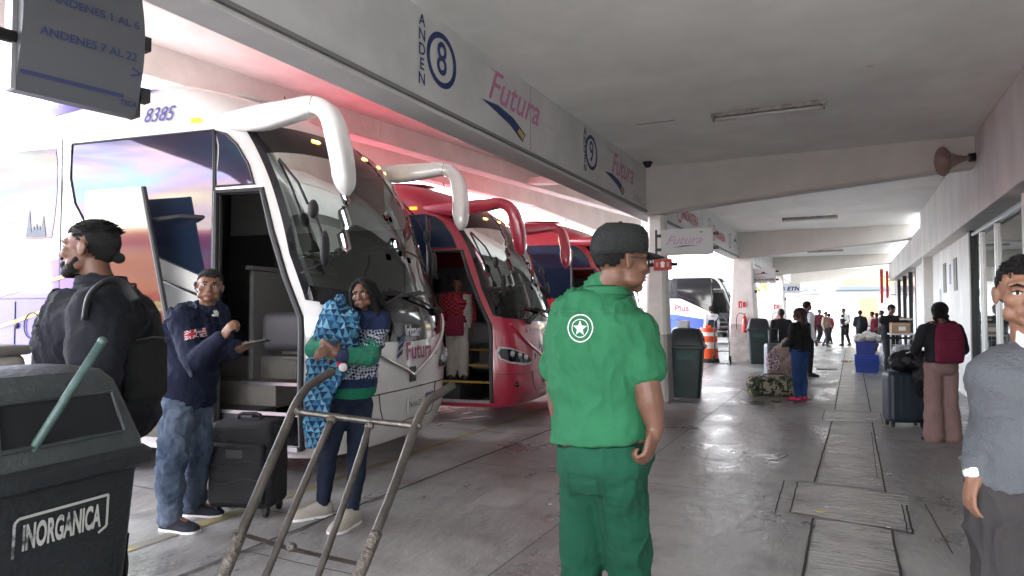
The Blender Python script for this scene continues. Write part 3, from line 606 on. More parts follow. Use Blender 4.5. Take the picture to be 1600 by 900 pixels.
def SF(s, t, lift=0.0):
    z, W, F = tabv(t); x, y = plan(s)
    # nose creases: slight chin and headlamp brow
    if abs(s) < 1.5 and t < 1.3:
        x += .03 * max(0, 1 - abs(t - .42) / .2) * (1 - (s / 1.5) ** 2)
    if abs(s) < 1.75 and t > 1.4: x -= .13 * min(1, (t - 1.4) / .6) * min(1, abs(y) / 1.2) ** 2 * max(0, min(1, (1.75 - abs(s)) / .35))
    p = Vector((x + F, y * W, z))
    if lift:
        e = .02; a = SF(s + e, t) - SF(s - e, t); b = SF(s, t + e if t < 3.96 else t) - SF(s, t - e); n = a.cross(b)
        if n.length > 1e-9: p += n.normalized() * lift
    return p
def sx(x, t): z, W, F = tabv(t); return -(SMAX + (-.9 - (x - F))) if x - F < -.9 else -SMAX + (x - F + .9) * 1.0   # side x -> s, right-hand side
LEN = 11.8
def XS(x, z): # point on the door side in plain x,z -> (s,t)
    F = tabv(z)[2]; xx = x - F
    if xx < -.55: return (-SMAX - (-.9 - xx), z)
    lo, hi = -SMAX, 0
    for _ in range(30):
        m = (lo + hi) / 2
        if plan(m)[0] < xx: lo = m
        else: hi = m
    return (lo, z)
def patch(poly, m, name, par, lift=0.0, cell=.12, smooth=True, mirror=False, mb=None):
    vs, fs = grid_cut(poly, [tuple(range(len(poly)))], cell)
    q = MB() if mb is None else mb; q.add([SF(-a if mirror else a, b, lift) for a, b in vs], fs)
    if mb is None: return q.build(name, m, par, smooth=smooth)
def sidepoly(P, n=1): return [XS(x, z) for x, z in P]
def stext(par, body, m, x, z, size, front=False, shear=.2, bold=.004, lift=.012, name='lettering', sxx=1.0, tilt=0.0):
    vs, fs = grid_cut(*text2d(body, size, shear, bold, sx=sxx), .06); mb = MB()
    if front: mb.add([SF(x + a, z + b + tilt * a, lift) for a, b in vs], fs)
    else: mb.add([SF(*XS(x + a, z + b + tilt * a), lift) for a, b in vs], fs)
    return mb.build(name, m, par)
def filmglass(name, th0=280, th1=620, tint=(.012, .02, .04)):
    m = bpy.data.materials.new(name); m.use_nodes = True; n = m.node_tree; b = n.nodes['Principled BSDF']
    b.inputs['Base Color'].default_value = tint + (1,); b.inputs['Roughness'].default_value = .04; b.inputs['IOR'].default_value = 1.62
    t = n.nodes.new('ShaderNodeTexCoord'); mp = n.nodes.new('ShaderNodeMapping'); mp.inputs['Scale'].default_value = (.35, .35, 1.1)
    z = n.nodes.new('ShaderNodeTexNoise'); z.inputs['Scale'].default_value = 1.0; z.inputs['Detail'].default_value = 3; z.inputs['Distortion'].default_value = 1.2
    r = n.nodes.new('ShaderNodeMapRange'); r.inputs[1].default_value = .3; r.inputs[2].default_value = .7; r.inputs[3].default_value = th0; r.inputs[4].default_value = th1
    n.links.new(t.outputs['Object'], mp.inputs[0]); n.links.new(mp.outputs[0], z.inputs['Vector']); n.links.new(z.outputs['Fac'], r.inputs[0]); n.links.new(r.outputs[0], b.inputs['Thin Film Thickness'])
    b.inputs['Thin Film IOR'].default_value = 1.5
    b2_ = n.nodes.new('ShaderNodeBsdfPrincipled'); b2_.inputs['Base Color'].default_value = tint + (1,); b2_.inputs['Roughness'].default_value = .03; b2_.inputs['IOR'].default_value = 1.5
    mxs = n.nodes.new('ShaderNodeMixShader'); mxs.inputs[0].default_value = .25; o_ = n.nodes['Material Output']
    n.links.new(b.outputs[0], mxs.inputs[1]); n.links.new(b2_.outputs[0], mxs.inputs[2]); n.links.new(mxs.outputs[0], o_.inputs[0])
    return m
def tinted(name, tr=.22, ior=1.55, col=None):
    m = bpy.data.materials.new(name); m.use_nodes = True; n = m.node_tree; n.nodes.remove(n.nodes['Principled BSDF'])
    o = n.nodes['Material Output']; t = n.nodes.new('ShaderNodeBsdfTransparent'); c = col or (tr, tr * 1.06, tr * 1.04); t.inputs[0].default_value = c + (1,)
    g = n.nodes.new('ShaderNodeBsdfGlossy'); g.inputs['Roughness'].default_value = .015; g.inputs[0].default_value = (.72, .82, .79, 1)
    f = n.nodes.new('ShaderNodeFresnel'); f.inputs['IOR'].default_value = ior; mx = n.nodes.new('ShaderNodeMixShader')
    n.links.new(f.outputs[0], mx.inputs[0]); n.links.new(t.outputs[0], mx.inputs[1]); n.links.new(g.outputs[0], mx.inputs[2]); n.links.new(mx.outputs[0], o.inputs[0]); return m
M_film = filmglass('rainbow_film_glass', 215, 390); M_shield = tinted('windshield_glass', .36, 1.95); M_leaf = tinted('door_leaf_glass', .10, 2.1)
M_blackgl = mat('black_gloss', (.012, .013, .015), .06)
M_trim = mat('rubber_trim', (.02, .02, .022), .5)
M_chrome = mat('chrome_trim', (.72, .72, .73), .12, metal=1)
M_seat = mat('coach_seat', (.055, .06, .07), .7, bump=.2); M_int = mat('coach_interior', (.17, .165, .16), .6); M_intd = mat('coach_dark', (.035, .037, .04), .6); M_step = mat('step_tan', (.16, .15, .13), .6, bump=.3)
M_amber = mat('amber_lens', (.8, .25, .02), .2, emit=(1, .35, .03, .25)); M_led = mat('amber_lamp', (1, .6, .1), .3, emit=(1, .62, .12, 1.4))
M_lamp = mat('lamp_glass', (.5, .52, .54), .08, metal=.6); M_lamps = mat('daytime_lamp', (.5, .5, .5), .2, spec=.6)
def body_paint(name, col, **k): return mat(name, col, .28, coat=1.0, var=k.pop('var', .04), vscale=3, **k)

def lerp_(a, b, t): return a + (b - a) * t
def coach(name, label, loc, rz, zs, paint, rear_paint=None, door=True, lower=None, detail=True, grp=None, length=LEN, film=None, sunk=0.0):
    e = empty(name, loc, rz, label=label, cat='coach'); e.scale = (1, 1, zs); e['group'] = grp or 'coaches parked at the bays'
    SL = XS(-length, 1.0)[0]; TOPZ = 4.0; B = MB(); c = .16
    DL, DR, DT, DB = -1.31, None, 2.57, .36        # door opening: left edge x, top z
    def xr(z): return -.70 + (2.57 - z) * .262 if z > 1.45 else -.407 - .0 * z       # right edge of the door (pillar)
    WL, WB, WT = 1.22, 1.56, 3.14                    # windshield half width in s, bottom, top
    far = -SL
    zz = [.36, .8, 1.3, 1.45, 1.8, 2.2, 2.57]
    right_edge = [XS(xr(z), z) for z in zz]
    def P(poly): patch(poly, None, '', None, cell=c, mb=B)
    dl = [XS(DL, z) for z in zz]
    w = [XS(-.85, 3.0)]
    # side behind the door
    P([(SL, .25)] + [XS(DL, .25)] + dl + [(SL, 2.57)])
    # above the door up to the ridge, all round
    P([(SL, 2.57), dl[-1], right_edge[-1], (-WL, 2.57), (-WL, WT), (WL, WT), (WL, 2.57), (far, 2.57), (far, TOPZ), (SL, TOPZ)])
    # pillar
    P([XS(DL, .25), (-WL, .25), (-WL, 2.57)] + right_edge[::-1] + [dl[0]])
    # nose below windshield
    P([(-WL, .25), (WL, .25), (WL, WB), (-WL, WB)])
    P([(WL, .25), (far, .25), (far, 2.57), (WL, 2.57)])
    # rear wall
    r = [SF(SL, .25 + 3.75 * k / 20) for k in range(21)]; l = [SF(far, .25 + 3.75 * k / 20) for k in range(20, -1, -1)]
    B.add(r + l, [tuple(range(len(r) + len(l)))])
    b = B.build('body', paint, e, smooth=True)
    bm = bmesh.new(); bm.from_mesh(b.data); bmesh.ops.remove_doubles(bm, verts=bm.verts, dist=.003); bmesh.ops.recalc_face_normals(bm, faces=bm.faces)
    for f in bm.faces: f.smooth = True
    bm.to_mesh(b.data); bm.free()
    # underside, wheels
    mb = MB(); mb.box((-length / 2 - .4, 0, .42), (length - 1.0, 2.3, .2)); mb.build('underfloor', M_intd, e)
    for x in (-2.85, -length + 2.9):
        for s in (-1, 1):
            q = SF(*XS(x, .6)); 
            mb = MB(); mb.cyl((x, s * 1.0, .5 / 1), (x, s * 1.262, .5), .52, n=36); wv = mb.build('wheel', M_rubber, e, bev=.03)
            mb = MB(); mb.lathe([(.32, 0), (.33, .012), (.29, .02), (.27, .005), (.14, -.02), (.12, .04), (.05, .05)], 30, c=(x, s * 1.264, .5), M=Matrix.Rotation(-s * pi / 2, 3, 'X')); rm = mb.build('rim', M_alu, wv, auto=.6)
            mb = MB(); n = 24; vs = []
            for k in range(n + 1): a = pi * k / n * 1.16 - .25; vs += [(x + .60 * cos(a), s * 1.279, .52 + .60 * sin(a)), (x + .66 * cos(a), s * 1.283, .52 + .66 * sin(a))]
            mb.add(vs, [(2 * k, 2 * k + 1, 2 * k + 3, 2 * k + 2) for k in range(n)]); mb.build('wheel_arch', M_trim, e)
    # interior shell
    mb = MB(); X1 = -.55
    mb.box((-1.9, .0, .30), (2.5, 2.35, .05)); mb.build('floor_plate', M_intd, e)
    mb = MB(); mb.box((-3.3, 0, 1.9), (.06, 2.4, 3.1)); mb.build('bulkhead', M_intd, e)
    mb = MB(); mb.box((-2.0, 1.2, 1.4), (2.6, .05, 2.2)); mb.build('inner_wall', M_int, e)
    for k in range(3): mb = MB(); mb.box((-1.5, -1.0 + .32 * k, .50 + .22 * k), (1.05, .34, .24)); mb.build('step', (M_intd if lower else M_step) if k else M_intd, e, bev=.01); mb = MB(); mb.box((-.86, -1.0 + .32 * k - .172, .608 + .22 * k), (1.0, .02, .03)); mb.build('step_edge', mat('step_yellow', (.42, .27, .05), .5) if lower else M_alu, e)
    mb = MB(); mb.rbox((-1.5, .45, .95), (1.9, 1.3, .5), .03); mb.build('driver_platform', M_step, e)
    mb = MB(); mb.rbox((-.75, .0, 1.32), (.6, 2.0, .36), .08); mb.build('dashboard', M_intd, e, smooth=True)
    mb = MB(); mb.tube([(-.95 + .21 * sin(a) * .35, .55 + .23 * cos(a), 1.62 + .21 * sin(a)) for a in [2 * pi * k / 20 for k in range(21)]], .016, 8); mb.cyl((-.95, .55, 1.6), (-.8, .55, 1.4), .03); mb.build('steering_wheel', M_rubber, e, smooth=True)
    mb = MB(); mb.rbox((-1.55, .5, 1.35), (.5, .5, .14), .05); mb.rbox((-1.83, .5, 1.75), (.14, .48, .8), .06); mb.rbox((-1.83, .5, 2.22), (.12, .28, .2), .05); mb.build('driver_seat', M_seat, e, smooth=True)
    mb = MB(); mb.rbox((-1.95, -.55, 1.25), (.45, .45, .12), .05); mb.rbox((-2.2, -.55, 1.6), (.14, .45, .66), .06); mb.rbox((-2.2, -.55, 2.02), (.12, .26, .2), .05); mb.build('front_seat', M_seat, e, smooth=True)
    mb = MB(); mb.box((-1.42, -.3, 1.35), (.05, .7, 1.1)); mb.box((-1.42, .05, 1.93), (.07, 1.5, .04)); mb.build('partition', M_int, e)
    mb = MB(); mb.box((-.86, -1.262, .335), (.88, .06, .04)); mb.build('door_sill', M_alu, e)
    # windshield: frit ring and glass, cut to the outline
    def outl(u, v):
        s = (-1 + 2 * u) * 1.33; topz = 3.235 - .10 * abs(2 * u - 1) ** 4; botz = 1.50 + .10 * abs(2 * u - 1) ** 2.5
        return s * (1 - .03 * v), botz + (topz - botz) * v
    N, Mv = 28, 22; ring_, glass_ = MB(), MB()
    def q(u0, u1, v0, v1, mb_, lift):
        mb_.add([SF(*outl(a, b_), lift) for a, b_ in ((u0, v0), (u1, v0), (u1, v1), (u0, v1))], [(0, 1, 2, 3)])
    us = [0, .012, .025] + [.025 + .95 * k / N for k in range(1, N)] + [.975, .988, 1]; vs_ = [0, .04, .085] + [.085 + .755 * k / Mv for k in range(1, Mv)] + [.84, .9, .96, 1]
    for i in range(len(us) - 1):
        for j in range(len(vs_) - 1):
            border = us[i] < .0249 or us[i + 1] > .9751 or vs_[j] < .0849 or vs_[j + 1] > .8401
            q(us[i], us[i + 1], vs_[j], vs_[j + 1], ring_ if border else glass_, .012)
    for mb_, nm, mm in ((ring_, 'windshield_border', M_blackgl), (glass_, 'windshield', M_shield)):
        o = mb_.build(nm, mm, e, smooth=True); bm = bmesh.new(); bm.from_mesh(o.data); bmesh.ops.remove_doubles(bm, verts=bm.verts, dist=.0005); bm.to_mesh(o.data); bm.free()
    mb = MB(); mb.box((-.62, 0, 2.9), (.02, 2.0, .02)); 
    # seam between upper and lower glass
    mb = MB()
    for k in range(40):
        s0, s1 = -1.29 + 2.58 * k / 40, -1.29 + 2.58 * (k + 1) / 40; f = lambda s: 2.12 - .26 * abs(s / 1.2) ** 2.2
        mb.add([SF(s0, f(s0), .016), SF(s1, f(s1), .016), SF(s1, f(s1) + .022, .016), SF(s0, f(s0) + .022, .016)], [(0, 1, 2, 3)])
    mb.build('glass_seam', M_trim, e)
    # side windows
    fm = film or M_film
    for P_, nm in (([(-3.06, 3.14), (-3.05, 2.8), (-2.98, 2.55), (-2.86, 2.38), (-2.70, 2.28), (-2.45, 2.19), (-1.335, 1.78), (-1.335, 2.6), (-1.335, 3.14)], 'side_window'),
                   ([(-1.315, 2.62), (-.80, 2.62), (-.86, 2.80), (-.99, 2.98), (-1.14, 3.09), (-1.315, 3.13)], 'side_window'),):
        patch(sidepoly(P_), fm, nm, e, .008)
        pts = [SF(*q_, .012) for q_ in sidepoly(P_ + [P_[0]])]; mb = MB(); mb.tube(pts, .010, 6, up=(0, 1, 0)); mb.build('window_trim', M_trim, e)
    x = -3.28
    while x > -length + 1.2:
        patch(sidepoly([(x - 1.78, 2.22), (x, 2.22), (x, 3.12), (x - 1.78, 3.12)]), fm, 'side_window', e, .008, cell=.3); x -= 1.80
    mb = MB(); mb.box((-3.17, -1.277, 1.75), (.012, .008, 2.9)); mb.build('panel_joint', M_trim, e)
    patch([( -a if a else a, b_) for a, b_ in []] or [(1.62, 1.9), (2.6, 1.85), (4.2, 2.2), (4.2, 3.1), (2.0, 3.1)], fm, 'side_window', e, .008)
    # door frame
    mb = MB(); pts = [SF(*q_, .004) for q_ in [XS(DL, .33)] + dl + right_edge[::-1] + [XS(-.40, .33)]]; mb.tube(pts, .028, 8, up=(0, 1, 0), flat=1.0); mb.build('door_frame', M_trim, e)
    mb = MB(); pts = [SF(*q_, -.04) for q_ in dl] + [SF(*q_, -.04) for q_ in right_edge[::-1]]; mb.tube(pts, .03, 6, up=(0, 1, 0)); mb.build('door_seal', M_intd, e)
    # swung-out door leaf (parallel, rearward)
    y = -1.56; mb = MB(); O = [(-2.52, .42), (-1.60, .42), (-1.56, 1.4), (-1.86, 2.60), (-2.52, 2.60)]
    if door:
        lf = empty('door_leaf', (0, 0, 0)); lf.parent = e
        mb.prism(O, lambda a, b_: Vector((a, y, b_)), lambda a, b_: Vector((a, y + .035, b_))); mb.build('leaf_glass', M_leafmir, lf)
        mb = MB(); mb.tube([Vector((a, y + .015, b_)) for a, b_ in O[1:4]], .024, 8, up=(0, 1, 0)); mb.build('leaf_edge', M_trim, lf)
        mb = MB(); mb.tube([(-1.9, -1.5, 2.3), (-1.6, -1.4, 2.35), (-1.35, -1.2, 2.35)], .02, 8); mb.build('leaf_arm', M_trim, lf)
    # mirrors
    for s in (-1, 1):
        mb = MB(); P_ = smooth_pts([(-1.60, s * 1.19, 3.26, .01, .01), (-1.25, s * 1.23, 3.22, .08, .17), (-.85, s * 1.27, 3.20, .13, .27), (-.48, s * 1.31, 3.22, .13, .23), (-.24, s * 1.34, 3.23, .135, .19), (-.09, s * 1.35, 3.13, .155, .19), (-.03, s * 1.33, 2.94, .175, .20), (.0, s * 1.30, 2.74, .18, .19), (.01, s * 1.27, 2.56, .15, .16), (.015, s * 1.26, 2.47, .05, .05)], 5)
        pts = [Vector(p[:3]) for p in P_]; rings = []; up = Vector((0, 1, 0))
        for i, p in enumerate(pts):
            t = (pts[min(i + 1, len(pts) - 1)] - pts[max(i - 1, 0)]).normalized(); a = (up - t * up.dot(t)).normalized(); b_ = t.cross(a)
            rings.append([p + a * math.copysign(abs(cos(2 * pi * k / 24)) ** .5, cos(2 * pi * k / 24)) * P_[i][3] * .58 + b_ * math.copysign(abs(sin(2 * pi * k / 24)) ** .5, sin(2 * pi * k / 24)) * P_[i][4] * .41 for k in range(24)])
        mb.loft(rings); mr = mb.build('mirror_arm', lower or paint, e, auto=.5)
        mb = MB(); mb.add([v * 1.0 for v in [p_ + (p_ - sum((Vector(q_) for q_ in rings[20]), Vector()) / 24) * .012 for p_ in rings[20]] + [p_ + (p_ - sum((Vector(q_) for q_ in rings[21]), Vector()) / 24) * .012 for p_ in [lerp_(a_, b2_, .15) for a_, b2_ in zip(rings[20], rings[21])]]], [(k, (k + 1) % 24, 24 + (k + 1) % 24, 24 + k) for k in range(24)]); mb.build('housing_joint', M_trim, mr)
        mb = MB(); mb.ell((-.07, s * 1.28, 2.70), (.012, .085, .15)); mb.build('mirror_glass', M_chrome, mr, smooth=True)
        mb = MB(); mb.tube([SF(s * -1 * -1.16 if s > 0 else -1.16, 2.85, .02), SF(s * 1.13, 2.6, .10), SF(s * 1.12, 2.4, .12)], .012, 8)
        mb.ell(SF(s * 1.1, 2.35, .14), (.04, .06, .085)); mb.ell(SF(s * 1.08, 2.02, .12), (.035, .06, .16)); mb.tube([SF(s * 1.1, 2.4, .14), SF(s * 1.07, 1.85, .10)], .016, 8); mb.build('spotting_mirror', M_trim, e, smooth=True)
    # clearance lamps and details
    for s in (-.62, -.2, .2, .62, .95): patch([(s - .05, 3.115), (s + .05, 3.115), (s + .05, 3.14), (s - .05, 3.14)], M_led, 'clearance_lamp', e, .02)
    patch(sidepoly([(-1.62, 3.22), (-1.50, 3.22), (-1.50, 3.265), (-1.62, 3.265)]), M_amber, 'marker_lamp', e, .022)
    # V moulding on the nose
    for s in (-1, 1):
        P_ = smooth_pts([(0, .86), (s * .16, .93), (s * .5, 1.05), (s * .88, 1.24), (s * 1.14, 1.48)], 6)
        mb = MB(); pts = [SF(a, b_, .012) for a, b_ in P_]; mb.tube(pts, .022, 8); mb.build('nose_moulding', lower if lower else M_chrome, e, smooth=True)
    # wipers and grille band
    if lower is None:
        patch([(-1.05, 1.30), (-.5, 1.215), (0, 1.20), (.5, 1.215), (1.05, 1.30), (1.22, 1.60), (.8, 1.57), (0, 1.53), (-.8, 1.57), (-1.22, 1.60)], M_blackgl, 'grille_band', e, .007)
    for s in (-1, 1):
        mb = MB(); mb.tube([SF(s * .72, 1.50, .05), SF(s * .30 - .1, 1.60, .06), SF(s * .05 - .15, 1.66, .06)], .012, 8); mb.tube([SF(s * .1 - .5, 1.70, .05), SF(s * .1 - .1, 1.64, .055), SF(s * .1 + .35, 1.70, .05)], .014, 8); mb.ell(SF(s * .72, 1.50, .04), (.05, .05, .05)); mb.build('wiper', M_trim, e, smooth=True)
    # headlamps
    for s in (-1, 1):
        H = [(.66, .88), (.74, .96), (.95, 1.05), (1.18, 1.13), (1.34, 1.15), (1.38, 1.08), (1.34, .97), (1.2, .90), (.95, .86), (.75, .855)]; H = [(s * a, b_) for a, b_ in H]
        patch(H, M_lamps, 'headlamp', e, .010, cell=.06)
        cx_, cz_ = sum(a for a, _ in H) / len(H), sum(b_ for _, b_ in H) / len(H)
        hl = patch([(cx_ + (a - cx_) * .92, cz_ + (b_ - cz_) * .78 + .004) for a, b_ in H], M_blackgl, 'lamp_housing', e, .016, cell=.06)
        for k in (0, 1, 2):
            mb = MB(); mb.ell(SF(s * (.88 + .14 * k), .97 + .035 * k, .018), (.03, .055, .05)); mb.build('lamp_lens', M_lamp, e, smooth=True)
        mb = MB(); mb.ell(SF(s * 1.05, .58, .0), (.03, .045, .045)); mb.build('fog_lamp', M_blackgl, e, smooth=True)
    # bumper seams, plate, badge hatch
    for P_ in ([(-1.4, .74), (-.9, .735), (-.45, .74), (0, .74), (.45, .74), (.9, .735), (1.4, .74)], [(-.62, .735), (-.5, .45), (0, .44), (.5, .45), (.62, .735)]):
        mb = MB(); mb.tube([SF(a, b_, .003) for a, b_ in smooth_pts(P_, 4)], .005, 6); mb.build('bumper_seam', M_trim, e)
    patch([(-.075, .80), (.075, .80), (.075, .95), (-.075, .95)], M_dark, 'sensor_cover', e, .006)
    mb = MB(); mb.box((.035, 0, .58), (.012, .30, .16)); pl_ = mb.build('number_plate', mat('plate_white', (.6, .6, .57), .5), e, bev=.004)
    mb = MB(); mb.ell((-3, 0, 3.84), (1.2, .5, .06)); mb.build('roof_hatch', lower or paint, e, smooth=True)
    for a in (-.3, .15):
        mb = MB(); mb.tube([(-1.9 + a, .4, 3.7), (-2.0 + a, .4, 4.0)], .008, 6); mb.build('aerial', M_trim, e)
    return e
M_leafmir = filmglass('door_leaf_film', 190, 250, (.03, .03, .04)); M_leafmir.node_tree.nodes['Principled BSDF'].inputs['IOR'].default_value = 2.1

RZB = radians(8.43)
W_ = body_paint('white_coach_paint', (.74, .74, .72)); R_ = body_paint('red_coach_paint', (.42, .02, .05)); R2_ = body_paint('bright_red_coach_paint', (.42, .03, .045))
M_purple = mat('purple_paint', (.10, .08, .36), .25, coat=1); M_lilac = mat('lilac_paint', (.42, .38, .62), .25, coat=1); M_yel = mat('yellow_line_paint', (.75, .5, .08), .3, coat=1); M_maroon = mat('maroon_lettering', (.35, .03, .14), .4)
M_numb = mat('number_blue', (.05, .05, .25), .4)
b1 = coach('coach', 'white coach with purple stripes, open door and big drooping mirrors, nearest on the left', (-3.954, 5.685, 0), RZB, 1.0, W_)
stext(b1, '8385', M_numb, -2.02, 3.33, .175, shear=.25, bold=.002, name='fleet_number')
patch(sidepoly([(-3.3, 2.0), (-3.16, 2.02), (-2.3, 1.75), (-1.34, 1.2), (-1.34, .5), (-4.6, .5), (-6.5, 1.3), (-6.5, 1.5), (-4.6, 1.62)]), M_purple, 'purple_panel', b1, .004)
patch(sidepoly([(-8, .75), (-3.2, .95), (-1.36, .42), (-1.36, .34), (-8, .34)]), W_, 'skirt_panel', b1, .007)
patch(sidepoly([(-11, 1.0), (-6.0, 1.12), (-3.3, 1.12), (-3.3, .55), (-11, .55)]), M_lilac, 'lilac_panel', b1, .006)
for a, b_ in (((-7.5, 1.2), (-2.4, 1.98)), ((-6.0, 1.0), (-2.9, 1.62))):
    mb = MB(); n = 24; vs = []
    for k in range(n + 1): t = k / n; x = a[0] + (b_[0] - a[0]) * t; z = a[1] + (b_[1] - a[1]) * t ** 1.5; vs += [SF(*XS(x, z), .011), SF(*XS(x, z + .035), .011)]
    mb.add(vs, [(2 * k, 2 * k + 1, 2 * k + 3, 2 * k + 2) for k in range(n)]); mb.build('yellow_stripe', M_yel, b1)
mb = MB(); pts = smooth_pts([(-2.75, 2.22), (-2.35, 2.02), (-1.9, 1.80), (-1.33, 1.60)], 6); mb.tube([SF(*XS(*p), .012) for p in pts], .018, 6); mb.build('chrome_line', M_chrome, b1, smooth=True)
mb = MB(); mb.tube([SF(*XS(x, 1.63), .003) for x in (-3.2, -5, -7, -9, -11)], .006, 6); mb.build('panel_joint', M_trim, b1)
for x in (-3.75, -5.3, -6.9): mb = MB(); mb.box((x, -1.283, 1.05), (.01, .006, 1.1)); mb.build('panel_joint', M_trim, b1)
mb = MB(); mb.tube([(-3.5 + .11 * cos(a), -1.29, 1.36 + .13 * sin(a)) for a in [2 * pi * k / 20 for k in range(21)]], .006, 6); mb.build('filler_cap', M_trim, b1)
mb = MB(); mb.ell((-3.72, -1.29, 1.36), (.03, .015, .03)); mb.build('lock_knob', M_trim, b1, smooth=True)
patch(sidepoly([(-11, 3.2), (-3.4, 3.2), (-3.0, 3.28), (-3.3, 3.40), (-11, 3.40)]), M_purple, 'roof_stripe', b1, .005)
patch([XS(-11, 3.44), XS(-3.4, 3.44), XS(-2.1, 3.60), XS(-2.7, 3.72), XS(-11, 3.72)], M_purple, 'roof_stripe', b1, .005) if True else None
stext(b1, 'Futura', M_maroon, .17, 1.10, .24, front=True, bold=.006, shear=.0, name='lettering')
stext(b1, 'Select', M_ink, .60, 1.06, .07, front=True, shear=.1, bold=.001)
mb = MB()
for k in range(3):
    for P_ in ([(-.33 + .02 * k, 1.04 + .07 * k), (-.22 + .02 * k, 1.09 + .07 * k), (-.20 + .03 * k, 1.14 + .08 * k), (-.31 + .02 * k, 1.09 + .07 * k)],):
        mb.add([SF(a, b_, .012) for a, b_ in P_], [(0, 1, 2, 3)])
mb.build('flag_emblem', M_navy, b1)
stext(b1, 'Irizar', M_alu, .0, 1.305, .15, front=True, shear=0, bold=.004, name='maker_badge', lift=.02)
stext(b1, '8385', M_numb, .46, .585, .16, front=True, shear=.15, bold=.005, name='fleet_number', lift=.008)
mb = MB(); vs, fs = text2d('74-HA-5Z', .085, 0, .001, sx=.8); mb.add([(.043, a, .575 + b_) for a, b_ in vs], fs); mb.build('plate_number', M_ink, b1)
stext(b1, 'Futura', mat('hot_pink_lettering', (.65, .06, .2), .4), -2.3, .62, .42, bold=.008, shear=.1)
# small cathedral drawing on the rear window
mb = MB()
for (a, h_) in ((0, .26), (.10, .12), (.19, .2), (.06, .10), (.14, .1)): mb.add([SF(*XS(-3.62 + a, 2.24), .012), SF(*XS(-3.54 + a, 2.24), .012), SF(*XS(-3.58 + a, 2.26 + h_), .012)], [(0, 1, 2)])
mb.build('window_drawing', mat('drawing_grey', (.04, .06, .09), .5), b1)

b2 = coach('coach', 'dark red coach with an open door in which a person stands, second in the row', (-4.05, 9.27, 0), RZB, .905, R_, lower=R_)
stext(b2, 'FRONTERA', mat('pale_lettering', (.6, .55, .56), .4), .0, 1.02, .27, front=True, bold=.012, shear=.15, sxx=.95)
stext(b2, 'SCANIA', mat('pale_lettering', (.6, .55, .56), .4), -.60, 1.36, .09, front=True, bold=.004, shear=0, name='maker_badge')
stext(b2, 'Irizar', mat('pale_lettering', (.6, .55, .56), .4), .0, 1.33, .15, front=True, bold=.004, shear=0, name='maker_badge')
mb = MB(); vs, fs = text2d('87-HB-3T', .085, 0, .001, sx=.8); mb.add([(.043, a, .575 + b_) for a, b_ in vs], fs); mb.build('plate_number', M_ink, b2)
mb = MB(); mb.box((-1.35, -1.05, 2.82), (.5, .01, .34)); nb = mb.build('bay_card', mat('card_grey', (.3, .32, .33), .5), b2)
mb = MB()
mb = MB(); mb.box((-.9, .25, 1.95), (.02, .5, .36)); mb.build('route_card', mat('card_pale', (.55, .5, .45), .5), b2)
b3 = coach('coach', 'bright red coach mostly hidden behind the green worker, third in the row', (-4.15, 14.9, 0), RZB, .93, R2_, lower=R2_, door=False)
b0 = coach('coach', 'dark red coach parked behind the viewer, mirrored in the open door of the white coach', (-3.9, -5.1, 0), RZB, .95, R_, lower=R_, door=False)
vs, fs = grid_cut(*text2d('Irizar i8', .45, .1, .01), .1); mb = MB()
for a, b_ in vs: mb.v.append(SF(-XS(-8.2 - a, 1.75 + b_)[0], 1.75 + b_, .012))
mb.f = [tuple(f) for f in fs]; mb.build('lettering', M_white, b0)
for a0 in (-9.6, -8.9): patch([(a0, .5), (a0 + .35, .5), (a0 + .1, 1.3), (a0 - .25, 1.3)], M_white, 'white_flash', b0, .008, mirror=True)
b4 = coach('coach', 'white and blue coach with the word Plus, parked far away beyond the traffic barrel', (-4.5, 33.2, 0), RZB, .97, W_, door=False, film=M_blackgl)
M_blue = mat('royal_blue_paint', (.05, .1, .45), .3, coat=1)
patch(sidepoly([(-11.5, .32), (-1.4, .32), (-1.4, 1.15), (-3.0, 1.42), (-11.5, 1.42)]), M_blue, 'blue_panel', b4, .006); 
patch(sidepoly([(-11.5, 1.44), (-3.0, 1.44), (-1.5, 1.75), (-2.6, 2.15), (-4.5, 2.18), (-11.5, 2.18)]), W_, 'white_panel', b4, .012)
patch(sidepoly([(-4.6, 2.2), (-2.7, 2.16), (-1.36, 1.5), (-1.36, 3.1), (-4.6, 3.1)]), M_blackgl, 'side_window', b4, .016)
stext(b4, '· Plus', M_redl, -2.75, 1.70, .40, bold=.012, shear=0, lift=.02)
b5 = coach('coach', 'pale coach with black mirror standing beyond the second column', (-5.0, 38.4, 0), RZB, .95, W_, door=False)
b6 = coach('coach', 'white coach farthest in the row, just left of the far white columns', (-5.3, 44.6, 0), RZB, .95, W_, door=False)
# ================================================================== people
M_skin = lambda k, c: mat('skin_' + k, c, .45, var=.10, vscale=25, bump=.15, bscale=180, spec=.4)
SK1 = M_skin('tan', (.18, .09, .055)); SK2 = M_skin('brown', (.135, .064, .040)); SK3 = M_skin('light', (.235, .12, .075))
for s in (SK1, SK2, SK3):
    b = s.node_tree.nodes['Principled BSDF']; b.inputs['Subsurface Weight'].default_value = .12; b.inputs['Subsurface Radius'].default_value = (.01, .004, .002); b.inputs['Subsurface Scale'].default_value = .6
HAIR = mat('black_hair', (.003, .0026, .0025), .62, spec=.25, col2=(.012, .010, .009), vscale=40, stretch=(6, 6, .8), bump=.9, bscale=60, lo=.35, hi=.75)
HAIRB = mat('reddish_brown_hair', (.010, .004, .003), .5, spec=.3, col2=(.05, .018, .010), vscale=22, stretch=(3, 3, .8), bump=.9, bscale=50)
GREYH = mat('greying_hair', (.004, .004, .004), .6, spec=.25, col2=(.07, .067, .065), vscale=90, stretch=(3, 3, 1), bump=.7, bscale=80, lo=.5, hi=.8)
